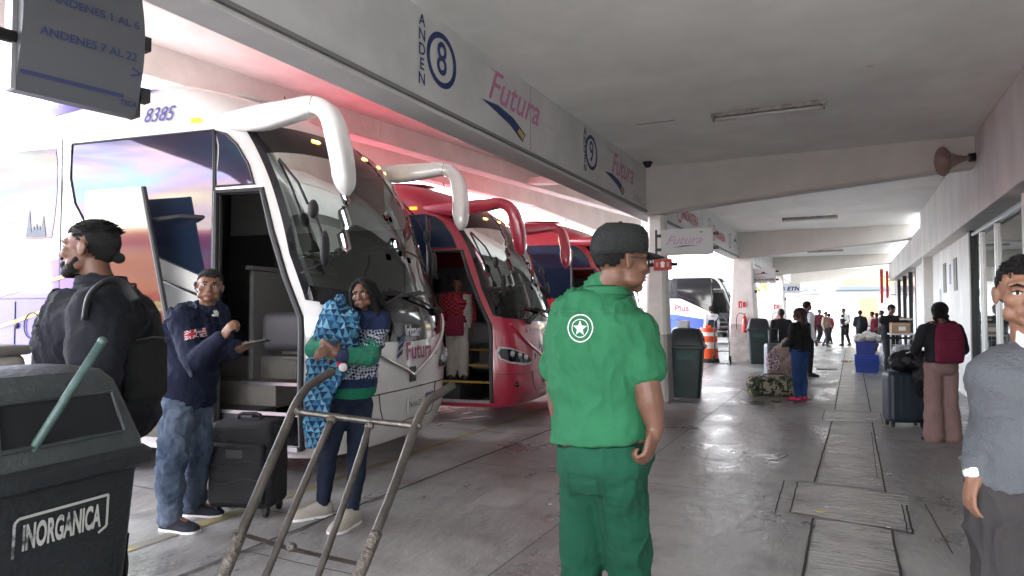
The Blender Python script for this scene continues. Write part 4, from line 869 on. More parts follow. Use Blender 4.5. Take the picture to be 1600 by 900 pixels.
EYEW = mat('eye_white', (.55, .52, .5), .2); EYED = mat('eye_dark', (.012, .008, .006), .1); LIP = mat('lip', (.30, .10, .085), .45)
def cloth(n, c, **k):
    k.setdefault('bump', .5); k.setdefault('bscale', 12); k.setdefault('var', .14); k.setdefault('vscale', 5); return mat(n, c, k.pop('rough', .85), spec=.25, **k)
def lerp(a, b, t): return a + (b - a) * t
def frame(fwd, up=Vector((0, 0, 1))):
    f = Vector(fwd).normalized(); r = f.cross(up).normalized(); u = r.cross(f); return Matrix((r, f, u)).transposed()   # columns: right, forward, up

class Person:
    """joints in world coordinates; every value may be overridden by measured points"""
    def __init__(s, name, label, foot, h, face, group=None, vox=.012, bulk=1.0, cat='person', sh=None, over=None, gaze=None, headup=None, lean=0.0):
        s.h = h; s.vox = vox; s.bk = bulk; f = Vector((face[0], face[1], 0)).normalized(); r = Vector((f.y, -f.x, 0)); s.f, s.r = f, r
        base = Vector((foot[0], foot[1], foot[2] if len(foot) > 2 else 0)); s.e = empty(name, base, label=label, cat=cat); s.base = base
        if group: s.e['group'] = group
        def P(x, y, z): return base + r * (x * h) + f * ((y + lean * max(0, z - .5)) * h) + Vector((0, 0, z * h))
        s.P = P
        J = dict(pelvis=P(0, 0, .53), chest=P(0, .0, .74), sh=P(0, -.005, .815), neck=P(0, -.002, .855), head=P(0, .012, .932))
        for k, q in (('R', 1), ('L', -1)):
            J['hip' + k] = P(.052 * q, 0, .50); J['kn' + k] = P(.055 * q, .01, .28); J['an' + k] = P(.06 * q, -.005, .045)
            J['sh' + k] = P(.108 * q * bulk ** .5, -.005, .805); J['el' + k] = P(.135 * q * bulk ** .5, -.02, .635); J['wr' + k] = P(.135 * q * bulk ** .5, .03, .49)
        if over:
            for k, v in over.items(): J[k] = Vector(v)
        s.J = J
        s.hf = Vector(gaze).normalized() if gaze is not None else f.copy(); s.hu = Vector(headup) if headup is not None else Vector((0, 0, 1))
        s.hs = h * .128 / .225
    def loc(s, v): return Vector(v) - s.base
    def torso(s, mb, g=0.0, z0=-.03, z1=1.06, wk=1.0, flare=0.0):
        J = s.J; h = s.h; a = J['pelvis']; b = J['sh']; ax = (b - a)
        hr = (J['hipR'] - J['hipL']).normalized(); sr = (J['shR'] - J['shL']).normalized()
        prof = [(-.16, .070, .055), (-.08, .088, .066), (.0, .095, .070), (.15, .092, .068), (.38, .086, .064), (.6, .092, .067), (.8, .101, .070), (.93, .100, .060), (1.0, .082, .048), (1.10, .045, .038), (1.16, .034, .034)]
        rings = []
        for t, wd, dp in prof:
            if t < z0 or t > z1: continue
            c = a + ax * t; rr = lerp(hr, sr, min(1, max(0, t))).normalized(); ff = Vector((0, 0, 1)).cross(rr).normalized(); up = ax.normalized(); ff = rr.cross(up).normalized() * -1
            ww = wd * h * s.bk * wk + g + flare * max(0, .4 - t); dd = dp * h * s.bk ** 1.3 * wk + g + flare * max(0, .4 - t)
            bel = 0
            rings.append([c + rr * ww * (abs(cos(q)) ** .85) * (1 if cos(q) >= 0 else -1) + ff * dd * (abs(sin(q)) ** .9) * (1 if sin(q) >= 0 else -1) for q in [2 * pi * k / 20 for k in range(20)]])
        mb.loft([[s.loc(p) for p in r_] for r_ in rings]); return mb
    def arm(s, mb, k, g=0.0, upto=2.0, th=1.0):
        J = s.J; h = s.h * th; a, b, c = s.loc(J['sh' + k]), s.loc(J['el' + k]), s.loc(J['wr' + k]); bk = s.bk ** .5
        r0, r1, r2 = .034 * h * bk + g, .026 * h * bk + g * .9, .0165 * h + g * .9
        if upto <= 1: mb.cap(a, lerp(a, b, upto), r0, lerp(r0, r1, upto) + g * .15)
        else:
            t = upto - 1; mb.cap(a, b, r0, r1); m = lerp(b, c, .3); rm = lerp(r1, r2, .2) + .002 * h; 
            if t > .3: mb.cap(b, m, r1, rm); mb.cap(m, lerp(b, c, t), rm, lerp(rm, r2, (t - .3) / .7))
            else: mb.cap(b, lerp(b, c, t), r1, rm)
        mb.ell(a, (r0 * 1.0,) * 3)
    def leg(s, mb, k, g=0.0, end=1.0, flare=0.0):
        J = s.J; h = s.h; a, b, c = s.loc(J['hip' + k]), s.loc(J['kn' + k]), s.loc(J['an' + k]); bk = s.bk ** .6
        r0, r1, r2 = .050 * h * bk + g, .034 * h * bk + g, .022 * h + g + flare
        mb.cap(a, b, r0, r1 + flare * .35, 16); m = lerp(b, c, .3) ; back = s.f * -.006 * h
        mb.cap(b, m + back, r1 + flare * .35, .032 * h * bk + g + flare * .5, 16); mb.cap(m + back, lerp(b, c, end), .032 * h * bk + g + flare * .5, r2, 16)
    def hand(s, mb, k, d=None, nrm=None, curl=.5, spread=.0, thumb=1.0, sc=1.0):
        """palm + five fingers; d = direction from the wrist to the knuckles, nrm = the way the palm faces"""
        J = s.J; w = s.loc(J['wr' + k]); H = .108 * s.h * sc; d = Vector(d).normalized() if d is not None else (J['wr' + k] - J['el' + k]).normalized()
        q = 1 if k == 'R' else -1; nrm = Vector(nrm) if nrm is not None else -s.r * q; nrm = (nrm - d * nrm.dot(d)).normalized()
        side = d.cross(nrm).normalized()                  # towards the thumb, fixed below
        side = side if k == 'R' else -side
        M = Matrix((side, d, nrm)).transposed(); L = H * .5
        mb.ell(w + d * L * .55, (H * .215, L * .62, H * .085), M, 14, 10); mb.cap(w - d * L * .2, w + d * L * .3, .0155 * s.h * sc, .0150 * s.h * sc)
        for i, (o, ln, r) in enumerate(((.155, .40, .048), (.055, .45, .05), (-.05, .42, .047), (-.145, .33, .042))):
            p = w + d * L * .98 + side * H * o; ang = curl * (.9 + .12 * i); dd = (d + side * o * (spread + .15)).normalized(); rr = H * r; pts = [p - dd * L * .3, p]
            for j, f_ in enumerate((.42, .32, .26)):
                c_ = ang * (j + .6) * .62; v = dd * cos(c_) + nrm * sin(c_); p = p + v * H * ln * f_; pts.append(p)
            mb.chain(pts, [rr * 1.05, rr, rr * .93, rr * .88, rr * .78])
        t0 = w + d * L * .22 + side * H * .13 + nrm * H * .03; v1 = (d * .55 + side * .75 * thumb + nrm * (.25 + .3 * curl)).normalized(); t1 = t0 + v1 * H * .21; v2 = (d * .85 + side * .25 * thumb + nrm * (.2 + .5 * curl)).normalized(); t2 = t1 + v2 * H * .17; t3 = t2 + (v2 + nrm * curl * .3).normalized() * H * .12
        mb.chain([t0, t1, t2, t3], [H * .075, H * .062, H * .055, H * .045])
    def headparts(s, mb, fat=1.0):
        M = frame(s.hf, s.hu); c = s.loc(s.J['head']); k = s.hs; s.HM = M
        def at(x, y, z): return c + M @ (Vector((x, y, z)) * k)
        s.hat = at
        E_ = lambda x, y, z, a, b, e_: mb.ell(at(x, y, z), (a * k, b * k, e_ * k), M, 18, 12)
        E_(0, -.012, .030, .074 * fat, .094, .082); E_(0, .022, -.022, .061 * fat, .066, .080); E_(0, .030, -.066, .050 * fat, .052, .036); E_(0, .066, -.090, .024, .022, .019)
        for q in (1, -1):
            mb.cap(at(.012 * q, .080, .030), at(.045 * q, .068, .026), .012 * k, .012 * k, 10)              # brow
            E_(.040 * q * fat, .060, -.020, .024, .024, .022); E_(.046 * q * fat, .028, -.064, .020, .036, .026)   # cheek, jaw corner
            E_(.0115 * q, .094, -.031, .0095, .012, .0085)                                                 # nostril
            mb.ell(at(.077 * q * fat, -.008, -.006), (.0075 * k, .019 * k, .031 * k), M @ Matrix.Rotation(q * .35, 3, 'Z'), 12, 8)
            mb.ell(at(.081 * q * fat, -.018, .004), (.005 * k, .013 * k, .024 * k), M @ Matrix.Rotation(q * .6, 3, 'Z'), 12, 8)
            E_(.031 * q, .070, .001, .017, .012, .011)                                                     # lids
        mb.chain([at(0, .078, .022), at(0, .092, -.004), at(0, .106, -.028)], [.0085 * k, .0095 * k, .0125 * k])
        E_(0, .082, -.050, .024, .014, .008); E_(0, .083, -.0545, .025, .0125, .0055); E_(0, .081, -.0655, .021, .0125, .0065); E_(0, .073, -.058, .034, .015, .020)
        nb = s.loc(s.J['neck']); rn = .047 * k / .985 * (.9 + .1 * s.bk)
        mb.cap(at(0, -.022, -.055), nb + Vector((0, 0, -.01)), rn * 1.05, rn * 1.12, 18); mb.cap(nb, s.loc(s.J['sh']), rn * 1.15, rn * 1.3, 16)
        for q in 'LR': mb.cap(nb - Vector((0, 0, .03 * s.h)), lerp(s.loc(s.J['sh']), s.loc(s.J['sh' + q]), .7), rn * .72, .022 * s.h, 12)
    def body(s, skin, hands=None, fat=1.0, fine=None, legs=True):
        mb = MB(); s.torso(mb, -.004, -.2, 1.0, wk=.96); s.headparts(mb, fat)
        for k in 'RL':
            s.arm(mb, k); hk = (hands or {}).get(k, {})
            if hk is not None: s.hand(mb, k, **hk)
            if legs: s.leg(mb, k, end=1.0); mb.cap(s.loc(s.J['an' + k]), s.loc(s.J['an' + k]) + s.toe(k) * .07 * s.h - Vector((0, 0, .015 * s.h)), .02 * s.h, .018 * s.h)
        o = mb.build('body', skin, s.e, smooth=True); remesh(o, fine or s.vox, 3, sf=.45); s.bodyo = o; return o
    def toe(s, k): return s.toes[k] if hasattr(s, 'toes') and k in s.toes else (s.f + s.r * (.18 if k == 'R' else -.18)).normalized()
    def eyes(s, iris=EYED, look=0.0, brow=HAIR, lips=True):
        k = s.hs; M = s.HM; at = s.hat
        for q in (1, -1):
            mb = MB(); mb.ell(at(.031 * q, .0775, .0), (.0125 * k, .0065 * k, .0062 * k), M, 14, 10); w_ = mb.build('eye', EYEW, s.e, smooth=True)
            mb = MB(); mb.ell(at(.031 * q + look, .0805, .0005), (.0058 * k, .0048 * k, .0058 * k), M, 12, 8); mb.build('iris', iris, w_, smooth=True)
            mb = MB(); mb.chain([at(.017 * q, .0905, .0205), at(.032 * q, .0875, .0265), at(.049 * q, .0745, .0215)], [.0035 * k, .0042 * k, .002 * k]); mb.build('eyebrow', brow, s.e, smooth=True)
            mb = MB(); mb.chain([at(.0175 * q, .083, .0035), at(.031 * q, .0845, .0085), at(.045 * q, .077, .004)], [.0014 * k, .0024 * k, .0014 * k]); mb.build('eyelid', brow, s.e, smooth=True)
        if lips:
            mb = MB(); mb.ell(at(0, .0925, -.0525), (.0215 * k, .0060 * k, .0042 * k), M); mb.ell(at(0, .0915, -.0625), (.0185 * k, .0068 * k, .0052 * k), M); o = mb.build('lips', LIP, s.e, smooth=True)
    def hair(s, m=HAIR, kind='short', thick=1.0, name='hair', jag=.006):
        k = s.hs; M = s.HM; at = s.hat; mb = MB(); n, mm = 40, 28; vs = []; keep = {}
        rad = (.0775 + .006 * thick, .098 + .006 * thick, .088 + .010 * thick)
        for i in range(mm + 1):
            for j in range(n):
                a = pi * i / mm; b = 2 * pi * j / n; vs.append(Vector((rad[0] * sin(a) * cos(b), -.013 + rad[1] * sin(a) * sin(b), .030 + rad[2] * cos(a))))
        def ok(p):
            j_ = noise.noise(p * 60) * jag
            if p.y > .045: lim = .056 + .010 * max(0, 1 - abs(abs(p.x) - .045) / .02)
            elif p.y > .012: lim = .012 + (p.y - .012) * 1.3
            elif p.y > -.015: lim = -.012 if abs(p.x) < .0 else -.006
            elif p.y > -.045: lim = -.012 - (-.015 - p.y) * 1.2
            else: lim = -.05
            if kind == 'fade' and p.y < .012: lim += .022
            return p.z > lim + j_
        fs = []
        for i in range(mm):
            for j in range(n):
                q = (i * n + j, i * n + (j + 1) % n, (i + 1) * n + (j + 1) % n, (i + 1) * n + j)
                if all(ok(vs[t]) for t in q): fs.append(q)
        amp = .011 if kind == 'short' else .004
        mb.add([at(*(v + v.normalized() * amp * (noise.noise(v * 38) + .5 * noise.noise(v * 90)))) for v in vs], fs)
        me = mb.build(name, m, s.e, smooth=True); md = me.modifiers.new('thick', 'SOLIDIFY'); md.thickness = .007 * k; md.offset = -.6
        bm = bmesh.new(); bm.from_mesh(me.data); bmesh.ops.delete(bm, geom=[v for v in bm.verts if not v.link_faces], context='VERTS'); bm.to_mesh(me.data); bm.free(); return me
    def tufts(s, m=HAIR, n=260, seed=9, l0=.010, l1=.020, back=.3, side=.3, name='hair_tuft'):
        mb = MB(); r_ = random.Random(seed); at = s.hat
        for k in range(n):
            a = r_.uniform(-1, 1); y_ = r_.uniform(-.095, .068); x_ = a * .076 * math.sqrt(max(0, 1 - (y_ / .108) ** 2)); z_ = .030 + .094 * math.sqrt(max(.03, 1 - (x_ / .084) ** 2 - ((y_ + .013) / .104) ** 2)) - .004
            v = Vector((x_ * (1 + side) * 9 + r_.uniform(-.5, .5), (y_ * 6 - back + r_.uniform(-.5, .5)), .9)).normalized() * r_.uniform(l0, l1)
            mb.tube([at(x_, y_, z_), at(x_ + v.x * .6, y_ + v.y * .6, z_ + v.z * .5), at(x_ + v.x, y_ + v.y, z_ + v.z * .7)], [.0042, .0032, .0005], 4)
        return mb.build(name, m, s.e)
    def top(s, m, sleeve=1.95, name='shirt', g=.014, low=-.06, high=1.11, fold=.012, fsize=.10, collar=False, flare=0.0, vox=None, wk=1.0):
        mb = MB(); s.torso(mb, g, low, high, flare=flare, wk=wk)
        for k in 'RL': s.arm(mb, k, g, sleeve if not isinstance(sleeve, dict) else sleeve[k])
        for q in 'LR': mb.cap(lerp(s.loc(s.J['sh']), s.loc(s.J['neck']), .62) - Vector((0, 0, .004)), s.loc(s.J['sh' + q]) - Vector((0, 0, .004)), .0255 * s.h + g * .6, .031 * s.h + g * .6)
        if collar: n = s.loc(s.J['neck']); mb.cap(lerp(s.loc(s.J['sh']), n, .4), n + Vector((0, 0, .004)), .040 * s.h * .95, .036 * s.h * .95)
        mb.cap(s.loc(s.J['sh']) - Vector((0, 0, .01)), lerp(s.loc(s.J['sh']), s.loc(s.J['neck']), .42), .046 * s.h + g * .3, .036 * s.h + g * .3, 18)
        o = mb.build(name, m, s.e, smooth=True); remesh(o, vox or s.vox, 7, fold * 1.3, fsize); return o
    def trousers(s, m, name='trousers', g=.012, end=.98, flare=0.0, fold=.012, fsize=.09, top=.20, vox=None, wk=1.0):
        mb = MB(); s.torso(mb, g, -.2, top, wk=wk)
        for k in 'RL': s.leg(mb, k, g, end, flare)
        o = mb.build(name, m, s.e, smooth=True); remesh(o, vox or s.vox, 3, fold * 1.3, fsize); return o
    def shoes(s, m, sole=None, scale=1.0, stripe=None):
        for k in 'RL':
            a = s.loc(s.J['an' + k]); t = s.toe(k); L_ = .155 * s.h * scale; z0 = a.z - .045 * s.h; heel = a - t * L_ * .22; side = Vector((t.y, -t.x, 0)); rings = []; r2 = []
            for u, wd, ht in ((0, .5, .36), (.04, .78, .46), (.2, .95, .50), (.38, .92, .44), (.55, 1.0, .34), (.75, 1.1, .26), (.9, .92, .2), (.98, .6, .15), (1.0, .3, .1)):
                c = heel + t * L_ * u; c.z = z0; W2 = .052 * s.h * wd * .5 * 1.15 * scale; Hh = L_ * ht * .75
                rings.append([c + side * W2 * x + Vector((0, 0, .010 + Hh * z)) for x, z in ((-1, 0), (-1.02, .35), (-.8, .75), (-.35, 1), (.35, 1), (.8, .75), (1.02, .35), (1, 0))])
                r2.append([c + side * (W2 + .004) * x + Vector((0, 0, z)) for x, z in ((-1, .001), (-1.02, .022), (1.02, .022), (1, .001))])
            mb = MB(); mb.loft(rings); mb.cap(a - t * .01, a - t * .008 - Vector((0, 0, .03)), .027 * s.h, .03 * s.h); o = mb.build('shoe', m, s.e, smooth=True)
            mb = MB(); mb.loft(r2); mb.build('sole', sole or M_rubber, o)
            if stripe:
                mb = MB()
                for q in (-1, 1):
                    for i in range(3):
                        c = heel + t * L_ * (.36 + .09 * i); c.z = z0
                        mb.add([c + side * q * .0365 * scale * s.h / 1.7 * x + t * .018 * y_ + Vector((0, 0, z)) for x, y_, z in ((1.0, 0, .024), (1.0, .55, .024), (.92, 1.4, .062), (.92, .8, .064))], [(0, 1, 2, 3)])
                mb.build('stripes', stripe, o)

def wrinkle(o, amp=.012, sc=(7, 7, 4.5), seed=0.0, fine=.35):
    me = o.data; n_ = len(me.vertices); co = [v.co.copy() for v in me.vertices]; no = [v.normal.copy() for v in me.vertices]; S3 = Vector(sc)
    for v, c, nn_ in zip(me.vertices, co, no):
        p = Vector((c.x * S3.x + seed, c.y * S3.y, c.z * S3.z)); w_ = noise.noise(p * .5) * 1.2; p2 = Vector((p.x + w_, p.y - w_, p.z + p.x * .6 + w_))
        r1 = 1 - abs(noise.noise(p2)) * 2.4; r2 = 1 - abs(noise.noise(p2 * 2.3 + Vector((5, 1, 2)))) * 2.4
        m_ = max(0, noise.noise(p * .45 + Vector((9, 3, 1))) + .35)
        v.co = c + nn_ * amp * (max(0, r1) ** 3 * m_ * 1.3 + fine * max(0, r2) ** 3 * m_ - .25)
    me.update()
# ---------------------------------------------------------------- green uniformed worker (foreground, seen from behind)
GRN = cloth('green_uniform_shirt', (.018, .118, .052), var=.10, vscale=3, bump=.9, bscale=7); GRN2 = cloth('green_uniform_trousers', (.006, .060, .032), var=.14, vscale=3, bump=.9, bscale=7)
d = 2.35
face = RD(.42, .9)
g = Person('person', 'person from behind in green work shirt and trousers, black cap and glasses', KZ(945, 1075), 1.80, face, vox=.0075, bulk=1.03, gaze=RD(.90, .30) + Vector((0, 0, -.05)),
    over=dict(pelvis=K(943, 725, 2.42), sh=K(937, 482, 2.42), neck=K(947, 450, 2.40), head=K(971, 408, 2.38), chest=K(935, 560, 2.42),
              shL=K(893, 508, 2.52), shR=K(988, 522, 2.33), elL=K(872, 605, 2.62), wrL=K(884, 700, 2.62), elR=K(1012, 610, 2.27), wrR=K(1024, 668, 2.26),
              hipL=K(915, 748, 2.47), hipR=K(968, 748, 2.37), knL=K(908, 925, 2.47), knR=K(976, 925, 2.40)))
g.hs = .98; g.J['anL'] = g.P(-.07, 0, .045); g.J['anR'] = g.P(.06, .02, .045)
g.J['knL'] = lerp(g.J['hipL'], g.J['anL'], .5) + face * .02; g.J['knR'] = lerp(g.J['hipR'], g.J['anR'], .5) + face * .03
g.body(SK2, dict(R=dict(d=K(1012, 712, 2.24) - K(1024, 668, 2.26), nrm=-CX * .8 + CF * .5, curl=1.85, thumb=.5), L=dict(curl=.6)), fine=.006); g.eyes()
g.hair(HAIR, 'fade', .2)
s_ = g.top(GRN, .62, 'shirt', g=.027, low=.02, high=1.11, fold=.030, fsize=.13, collar=True)
g.trousers(GRN2, g=.013, end=1.0, flare=.022, fold=.014, fsize=.12, top=.26)
g.shoes(M_rubber); wrinkle(s_, .024, (8, 8, 6)); wrinkle([x for x in bpy.data.objects if x.parent == g.e and x.name.startswith('trousers')][0], .020, (6, 6, 4), 3, .15)
def project_on(o, pts, direction, lift=.003):      # drop flat points onto a garment along a direction
    dg = bpy.context.evaluated_depsgraph_get(); dg.update(); ev = o.evaluated_get(dg); iw = o.matrix_world.inverted(); out_ = []
    from mathutils.bvhtree import BVHTree
    bv = BVHTree.FromObject(o, dg); par = o.parent.location if o.parent else Vector((0, 0, 0))
    for p in pts:
        h = bv.ray_cast(p - par - direction * .5, direction)
        out_.append((h[0] - direction * lift) if h[0] is not None else (p - par))
    return out_
def badge(o, par, c, right, up, vs, fs, m, name, cell=.01, lift=.004):
    vs, fs = grid_cut(vs, fs, cell); n = right.cross(up).normalized(); pts = project_on(o, [c + right * a + up * b for a, b in vs], -n, lift)
    mb = MB(); mb.add(pts, fs); return mb.build(name, m, par)
def ring2d(r0, r1, n=36):
    vs = []
    for k in range(n): a = 2 * pi * k / n; vs += [(r0 * cos(a), r0 * sin(a)), (r1 * cos(a), r1 * sin(a))]
    return vs, [(2 * k, 2 * k + 1, 2 * ((k + 1) % n) + 1, 2 * ((k + 1) % n)) for k in range(n)]
BW = mat('badge_white', (.55, .6, .57), .7)
c = K(906, 513, 2.3); rt = RD(.93, -.30); up = Vector((0, 0, 1))
for r0, r1 in ((.044, .048), (.029, .032)): badge(s_, g.e, c, rt, up, *ring2d(r0, r1), BW, 'back_emblem')
st = [((.027 if k % 2 == 0 else .0115) * cos(pi / 2 + k * pi / 5), (.027 if k % 2 == 0 else .0115) * sin(pi / 2 + k * pi / 5)) for k in range(10)]
badge(s_, g.e, c, rt, up, st + [(0, 0)], [(k, (k + 1) % 10, 10) for k in range(10)], BW, 'back_emblem')
DG = mat('green_seam', (.018, .12, .055), .85)
badge(s_, g.e, K(935, 487, 2.3), rt, up, [(-.14, 0), (.14, .0), (.14, .0035), (-.14, .0035)], [(0, 1, 2, 3)], DG, 'yoke_seam')
badge(s_, g.e, K(940, 690, 2.3), rt, up, [(-.15, 0), (.15, .0), (.15, .003), (-.15, .003)], [(0, 1, 2, 3)], DG, 'waistband_seam')
gt = [x for x in bpy.data.objects if x.parent == g.e and x.name.startswith('trousers')][0]; SM = mat('trouser_seam', (.003, .03, .016), .9)
badge(gt, g.e, K(938, 800, 2.3), rt, up, [(-.001, -.16), (.0015, -.16), (.0015, .14), (-.001, .14)], [(0, 1, 2, 3)], SM, 'seat_seam')
for cx__ in (908, 972):
    for (a0, a1, b0, b1) in ((-.055, .055, .050, .053), (-.055, -.0525, -.05, .05), (.0525, .055, -.05, .05), (-.055, .055, -.053, -.050)):
        badge(gt, g.e, K(cx__, 768, 2.3), rt, up, [(a0, b0), (a1, b0), (a1, b1), (a0, b1)], [(0, 1, 2, 3)], SM, 'pocket_seam')
badge(s_, g.e, K(985, 692, 2.28), rt, up, [(-.03, -.012), (.03, -.012), (.03, .010), (-.03, .010)], [(0, 1, 2, 3)], DG, 'waist_tab')
# collar
mb = MB(); nb = g.loc(g.J['neck']); rings = []
for t, rr, lift in ((0, .072, -.030), (.3, .072, -.008), (.6, .068, .014), (1, .066, .020), (1.2, .072, .012), (1.4, .084, -.012)):
    rings.append([nb + Vector((rr * cos(a) * 1.05, rr * sin(a), lift - .012)) + (g.f * -.006) for a in [2 * pi * k / 24 for k in range(24)]])
mb.loft(rings, cap=False); o = mb.build('collar', GRN, g.e, smooth=True); o.modifiers.new('t', 'SOLIDIFY').thickness = .004
# cap
CAPM = cloth('black_cap_cloth', (.016, .017, .017), bump=.4, bscale=60, var=.2)
def ballcap(p, m, side=0.0, fw=1.0, z=.0):
    k = p.hs; at = p.hat; mb = MB(); vs = []; n = 40; prof = [(1.0, .022), (1.015, .045), (1.01, .070), (.96, .098), (.80, .120), (.52, .131), (.2, .135), (.02, .136)]
    mb.loft([[at(.086 * r_ * cos(a), -.010 + .106 * r_ * sin(a) * (1 if sin(a) > 0 else 1), zz + z + .010 * (sin(a) if r_ > .6 else 0)) for a in [2 * pi * q / n for q in range(n)]] for r_, zz in prof], cap=False)
    o = mb.build('cap', m, p.e, smooth=True); o.modifiers.new('t', 'SOLIDIFY').thickness = .003
    mb = MB(); r1, r2 = [], []
    for q in range(17):
        u = -1 + q / 8; a = pi / 2 + u * .95; x0, y0 = .086 * cos(a), -.010 + .106 * sin(a); ln = .072 * fw * (1 - .35 * abs(u) ** 2.5)
        r1.append((x0, y0, .032 + z + .004 * abs(u))); r2.append((x0 * 1.02, y0 + ln, .026 + z - .012 * u * u))
    mb.loft([[at(*v) for v in r1], [at(*(Vector(lerp(Vector(a_), Vector(b_), .5)) + Vector((0, 0, .003)))) for a_, b_ in zip(r1, r2)], [at(*v) for v in r2]], cap=False, closed=False)
    br = mb.build('brim', m, p.e, smooth=True); br.modifiers.new('t', 'SOLIDIFY').thickness = .004; br.parent = o
    mb = MB(); mb.ell(at(0, -.010, .137 + z), (.008, .008, .006)); mb.build('button', m, o, smooth=True)
    for q in range(6):
        a0 = 2 * pi * q / 6 + pi / 2; mb = MB(); mb.tube([at(.0875 * r_ * cos(a0), -.010 + .1075 * r_ * sin(a0), zz + z + .001 + .010 * (sin(a0) if r_ > .6 else 0)) for r_, zz in prof], .0012, 5); mb.build('cap_seam', m, o)
    return o
ballcap(g, CAPM)
# glasses
mb = MB(); at = g.hat
for q in (1, -1):
    mb.tube([at(.033 * q + .024 * cos(a), .097 - .006 * abs(cos(a)), .002 + .018 * sin(a)) for a in [2 * pi * j / 20 for j in range(21)]], .0016, 6)
    mb.tube([at(.057 * q, .090, .006), at(.074 * q, .05, .008), at(.082 * q, -.005, .010), at(.083 * q, -.02, -.002)], .0022, 6)
mb.tube([at(-.009, .099, .004), at(.009, .099, .004)], .0015, 6); gl = mb.build('glasses', M_dark, g.e, smooth=True)

# ---------------------------------------------------------------- man with phone
NAVY = cloth('navy_hoodie', (.009, .013, .032), bump=.6, bscale=9, var=.12); DEN = cloth('blue_denim', (.035, .055, .09), col2=(.11, .14, .19), vscale=3.2, detail=8, bump=.7, bscale=9, lo=.4, hi=.62)
dp = 4.72; face = RD(.90, -.42)
p = Person('person', 'smiling person in navy hooded top and faded jeans, headset at the cheek', (KZ(290, 820).x, KZ(290, 820).y), 1.80, face, vox=.0085, bulk=1.16, gaze=RD(.42, -.90) + Vector((0, 0, .02)), headup=Vector((0, 0, 1)) + RD(.9, 0) * .12,
    over=dict(pelvis=K(291, 618, dp + .05), sh=K(310, 492, dp - .03), neck=K(322, 484, dp - .02), head=K(327, 448, dp - .06), shR=K(283, 500, dp - .22), shL=K(335, 490, dp + .16),
              elR=K(303, 566, dp - .34), wrR=K(346, 528, dp - .38), elL=K(352, 548, dp + .02), wrL=K(372, 546, dp - .18),
              hipR=K(278, 632, dp - .06), hipL=K(305, 630, dp + .12), knR=K(268, 720, dp - .16), anR=K(266, 812, dp - .04), knL=K(310, 700, dp + .12), anL=K(302, 765, dp + .30)))
p.toes = dict(R=RD(.95, -.30), L=RD(.95, -.1)); p.J['anR'].z = .075; p.J['anL'].z = .075; p.hs = 1.0
p.body(SK1, dict(R=dict(d=K(362, 508, dp - .40) - K(346, 528, dp - .38), nrm=CX * .6 + CF * .6, curl=1.5), L=dict(d=K(397, 541, dp - .36) - K(372, 546, dp - .18), nrm=Vector((0, 0, 1)), curl=.5)), fat=1.10, fine=.0062)
p.eyes(); p.hair(GREYH, 'short', .45); p.tufts(GREYH, 300, 3, .010, .022, 1.2)
hs = p.top(NAVY, 1.93, 'hoodie', g=.028, low=-.10, high=1.11, fold=.024, fsize=.12); wrinkle(hs, .026, (9, 9, 8), 2)
jn = p.trousers(DEN, 'jeans', g=.022, end=.97, flare=.020, fold=.024, fsize=.09, top=.10)
wrinkle(jn, .013, (9, 9, 9), 4); p.shoes(cloth('dark_trainer', (.02, .022, .03)), M_white, 1.08)
mb = MB(); nb = p.loc(p.J['neck']); at = p.hat          # hood lying behind the neck
for k in range(9): a = -2.6 + k * .64; q = nb + Vector((cos(a) * .085, sin(a) * .085, .0)) - p.f * .045; mb.ell(q, (.045, .045, .04))
mb.ell(nb - p.f * .11 + Vector((0, 0, -.03)), (.09, .09, .07)); o = mb.build('hood', NAVY, p.e, smooth=True); remesh(o, .009, 4, .02, .08)
mb = MB(); mb.ell(nb + p.f * .03 + Vector((0, 0, -.03)), (.062, .062, .045)); mb.build('undershirt', mat('undershirt_white', (.7, .7, .7), .8), p.e, smooth=True)
for q in (-1, 1): mb = MB(); mb.tube([nb + p.f * .09 + p.r * .03 * q + Vector((0, 0, -.05)), nb + p.f * .12 + p.r * .035 * q + Vector((0, 0, -.12)), nb + p.f * .125 + p.r * .03 * q + Vector((0, 0, -.2))], .004, 6); mb.build('drawstring', NAVY, p.e)
mb = MB(); mb.tube([at(.086, -.004, .015), at(.088, .02, -.02), at(.070, .070, -.045)], .0025, 6); mb.ell(at(.068, .075, -.046), (.006, .006, .006)); mb.ell(at(.087, -.002, .005), (.012, .014, .02)); mb.build('headset', M_dark, p.e, smooth=True)
# flag patch on the sleeve
c = K(302, 522, dp - .30); rt = (CX * .98 + CF * .1 + Vector((0, 0, .25))).normalized(); up = (Vector((0, 0, 1)) - rt * rt.z).normalized(); FW, FH = .040, .030
Fm = mat('flag_navy', (.02, .03, .12), .7); Fw = mat('flag_white', (.65, .65, .65), .7); Fr = mat('flag_red', (.5, .03, .05), .7)
badge(hs, p.e, c, rt, up, [(-FW, -FH), (FW, -FH), (FW, FH), (-FW, FH)], [(0, 1, 2, 3)], Fm, 'flag_patch', .012, .005)
def bands(w1, w2):
    v = [(-FW, -w1), (FW, -w1), (FW, w1), (-FW, w1), (-w1, -FH), (w1, -FH), (w1, FH), (-w1, FH), (-FW, -FH), (-FW + w2, -FH), (FW, FH - w2 * .5), (FW, FH), (FW - w2, FH), (-FW, -FH + w2 * .5), (FW, -FH), (FW, -FH + w2 * .5), (-FW + w2, FH), (-FW, FH), (-FW, FH - w2 * .5), (FW - w2, -FH)]
    return v, [(0, 1, 2, 3), (4, 5, 6, 7), (8, 9, 10, 11, 12, 13), (14, 15, 16, 17, 18, 19)]
badge(hs, p.e, c, rt, up, *bands(.010, .016), Fw, 'flag_patch', .012, .0065); badge(hs, p.e, c, rt, up, *bands(.0055, .006), Fr, 'flag_patch', .012, .008)
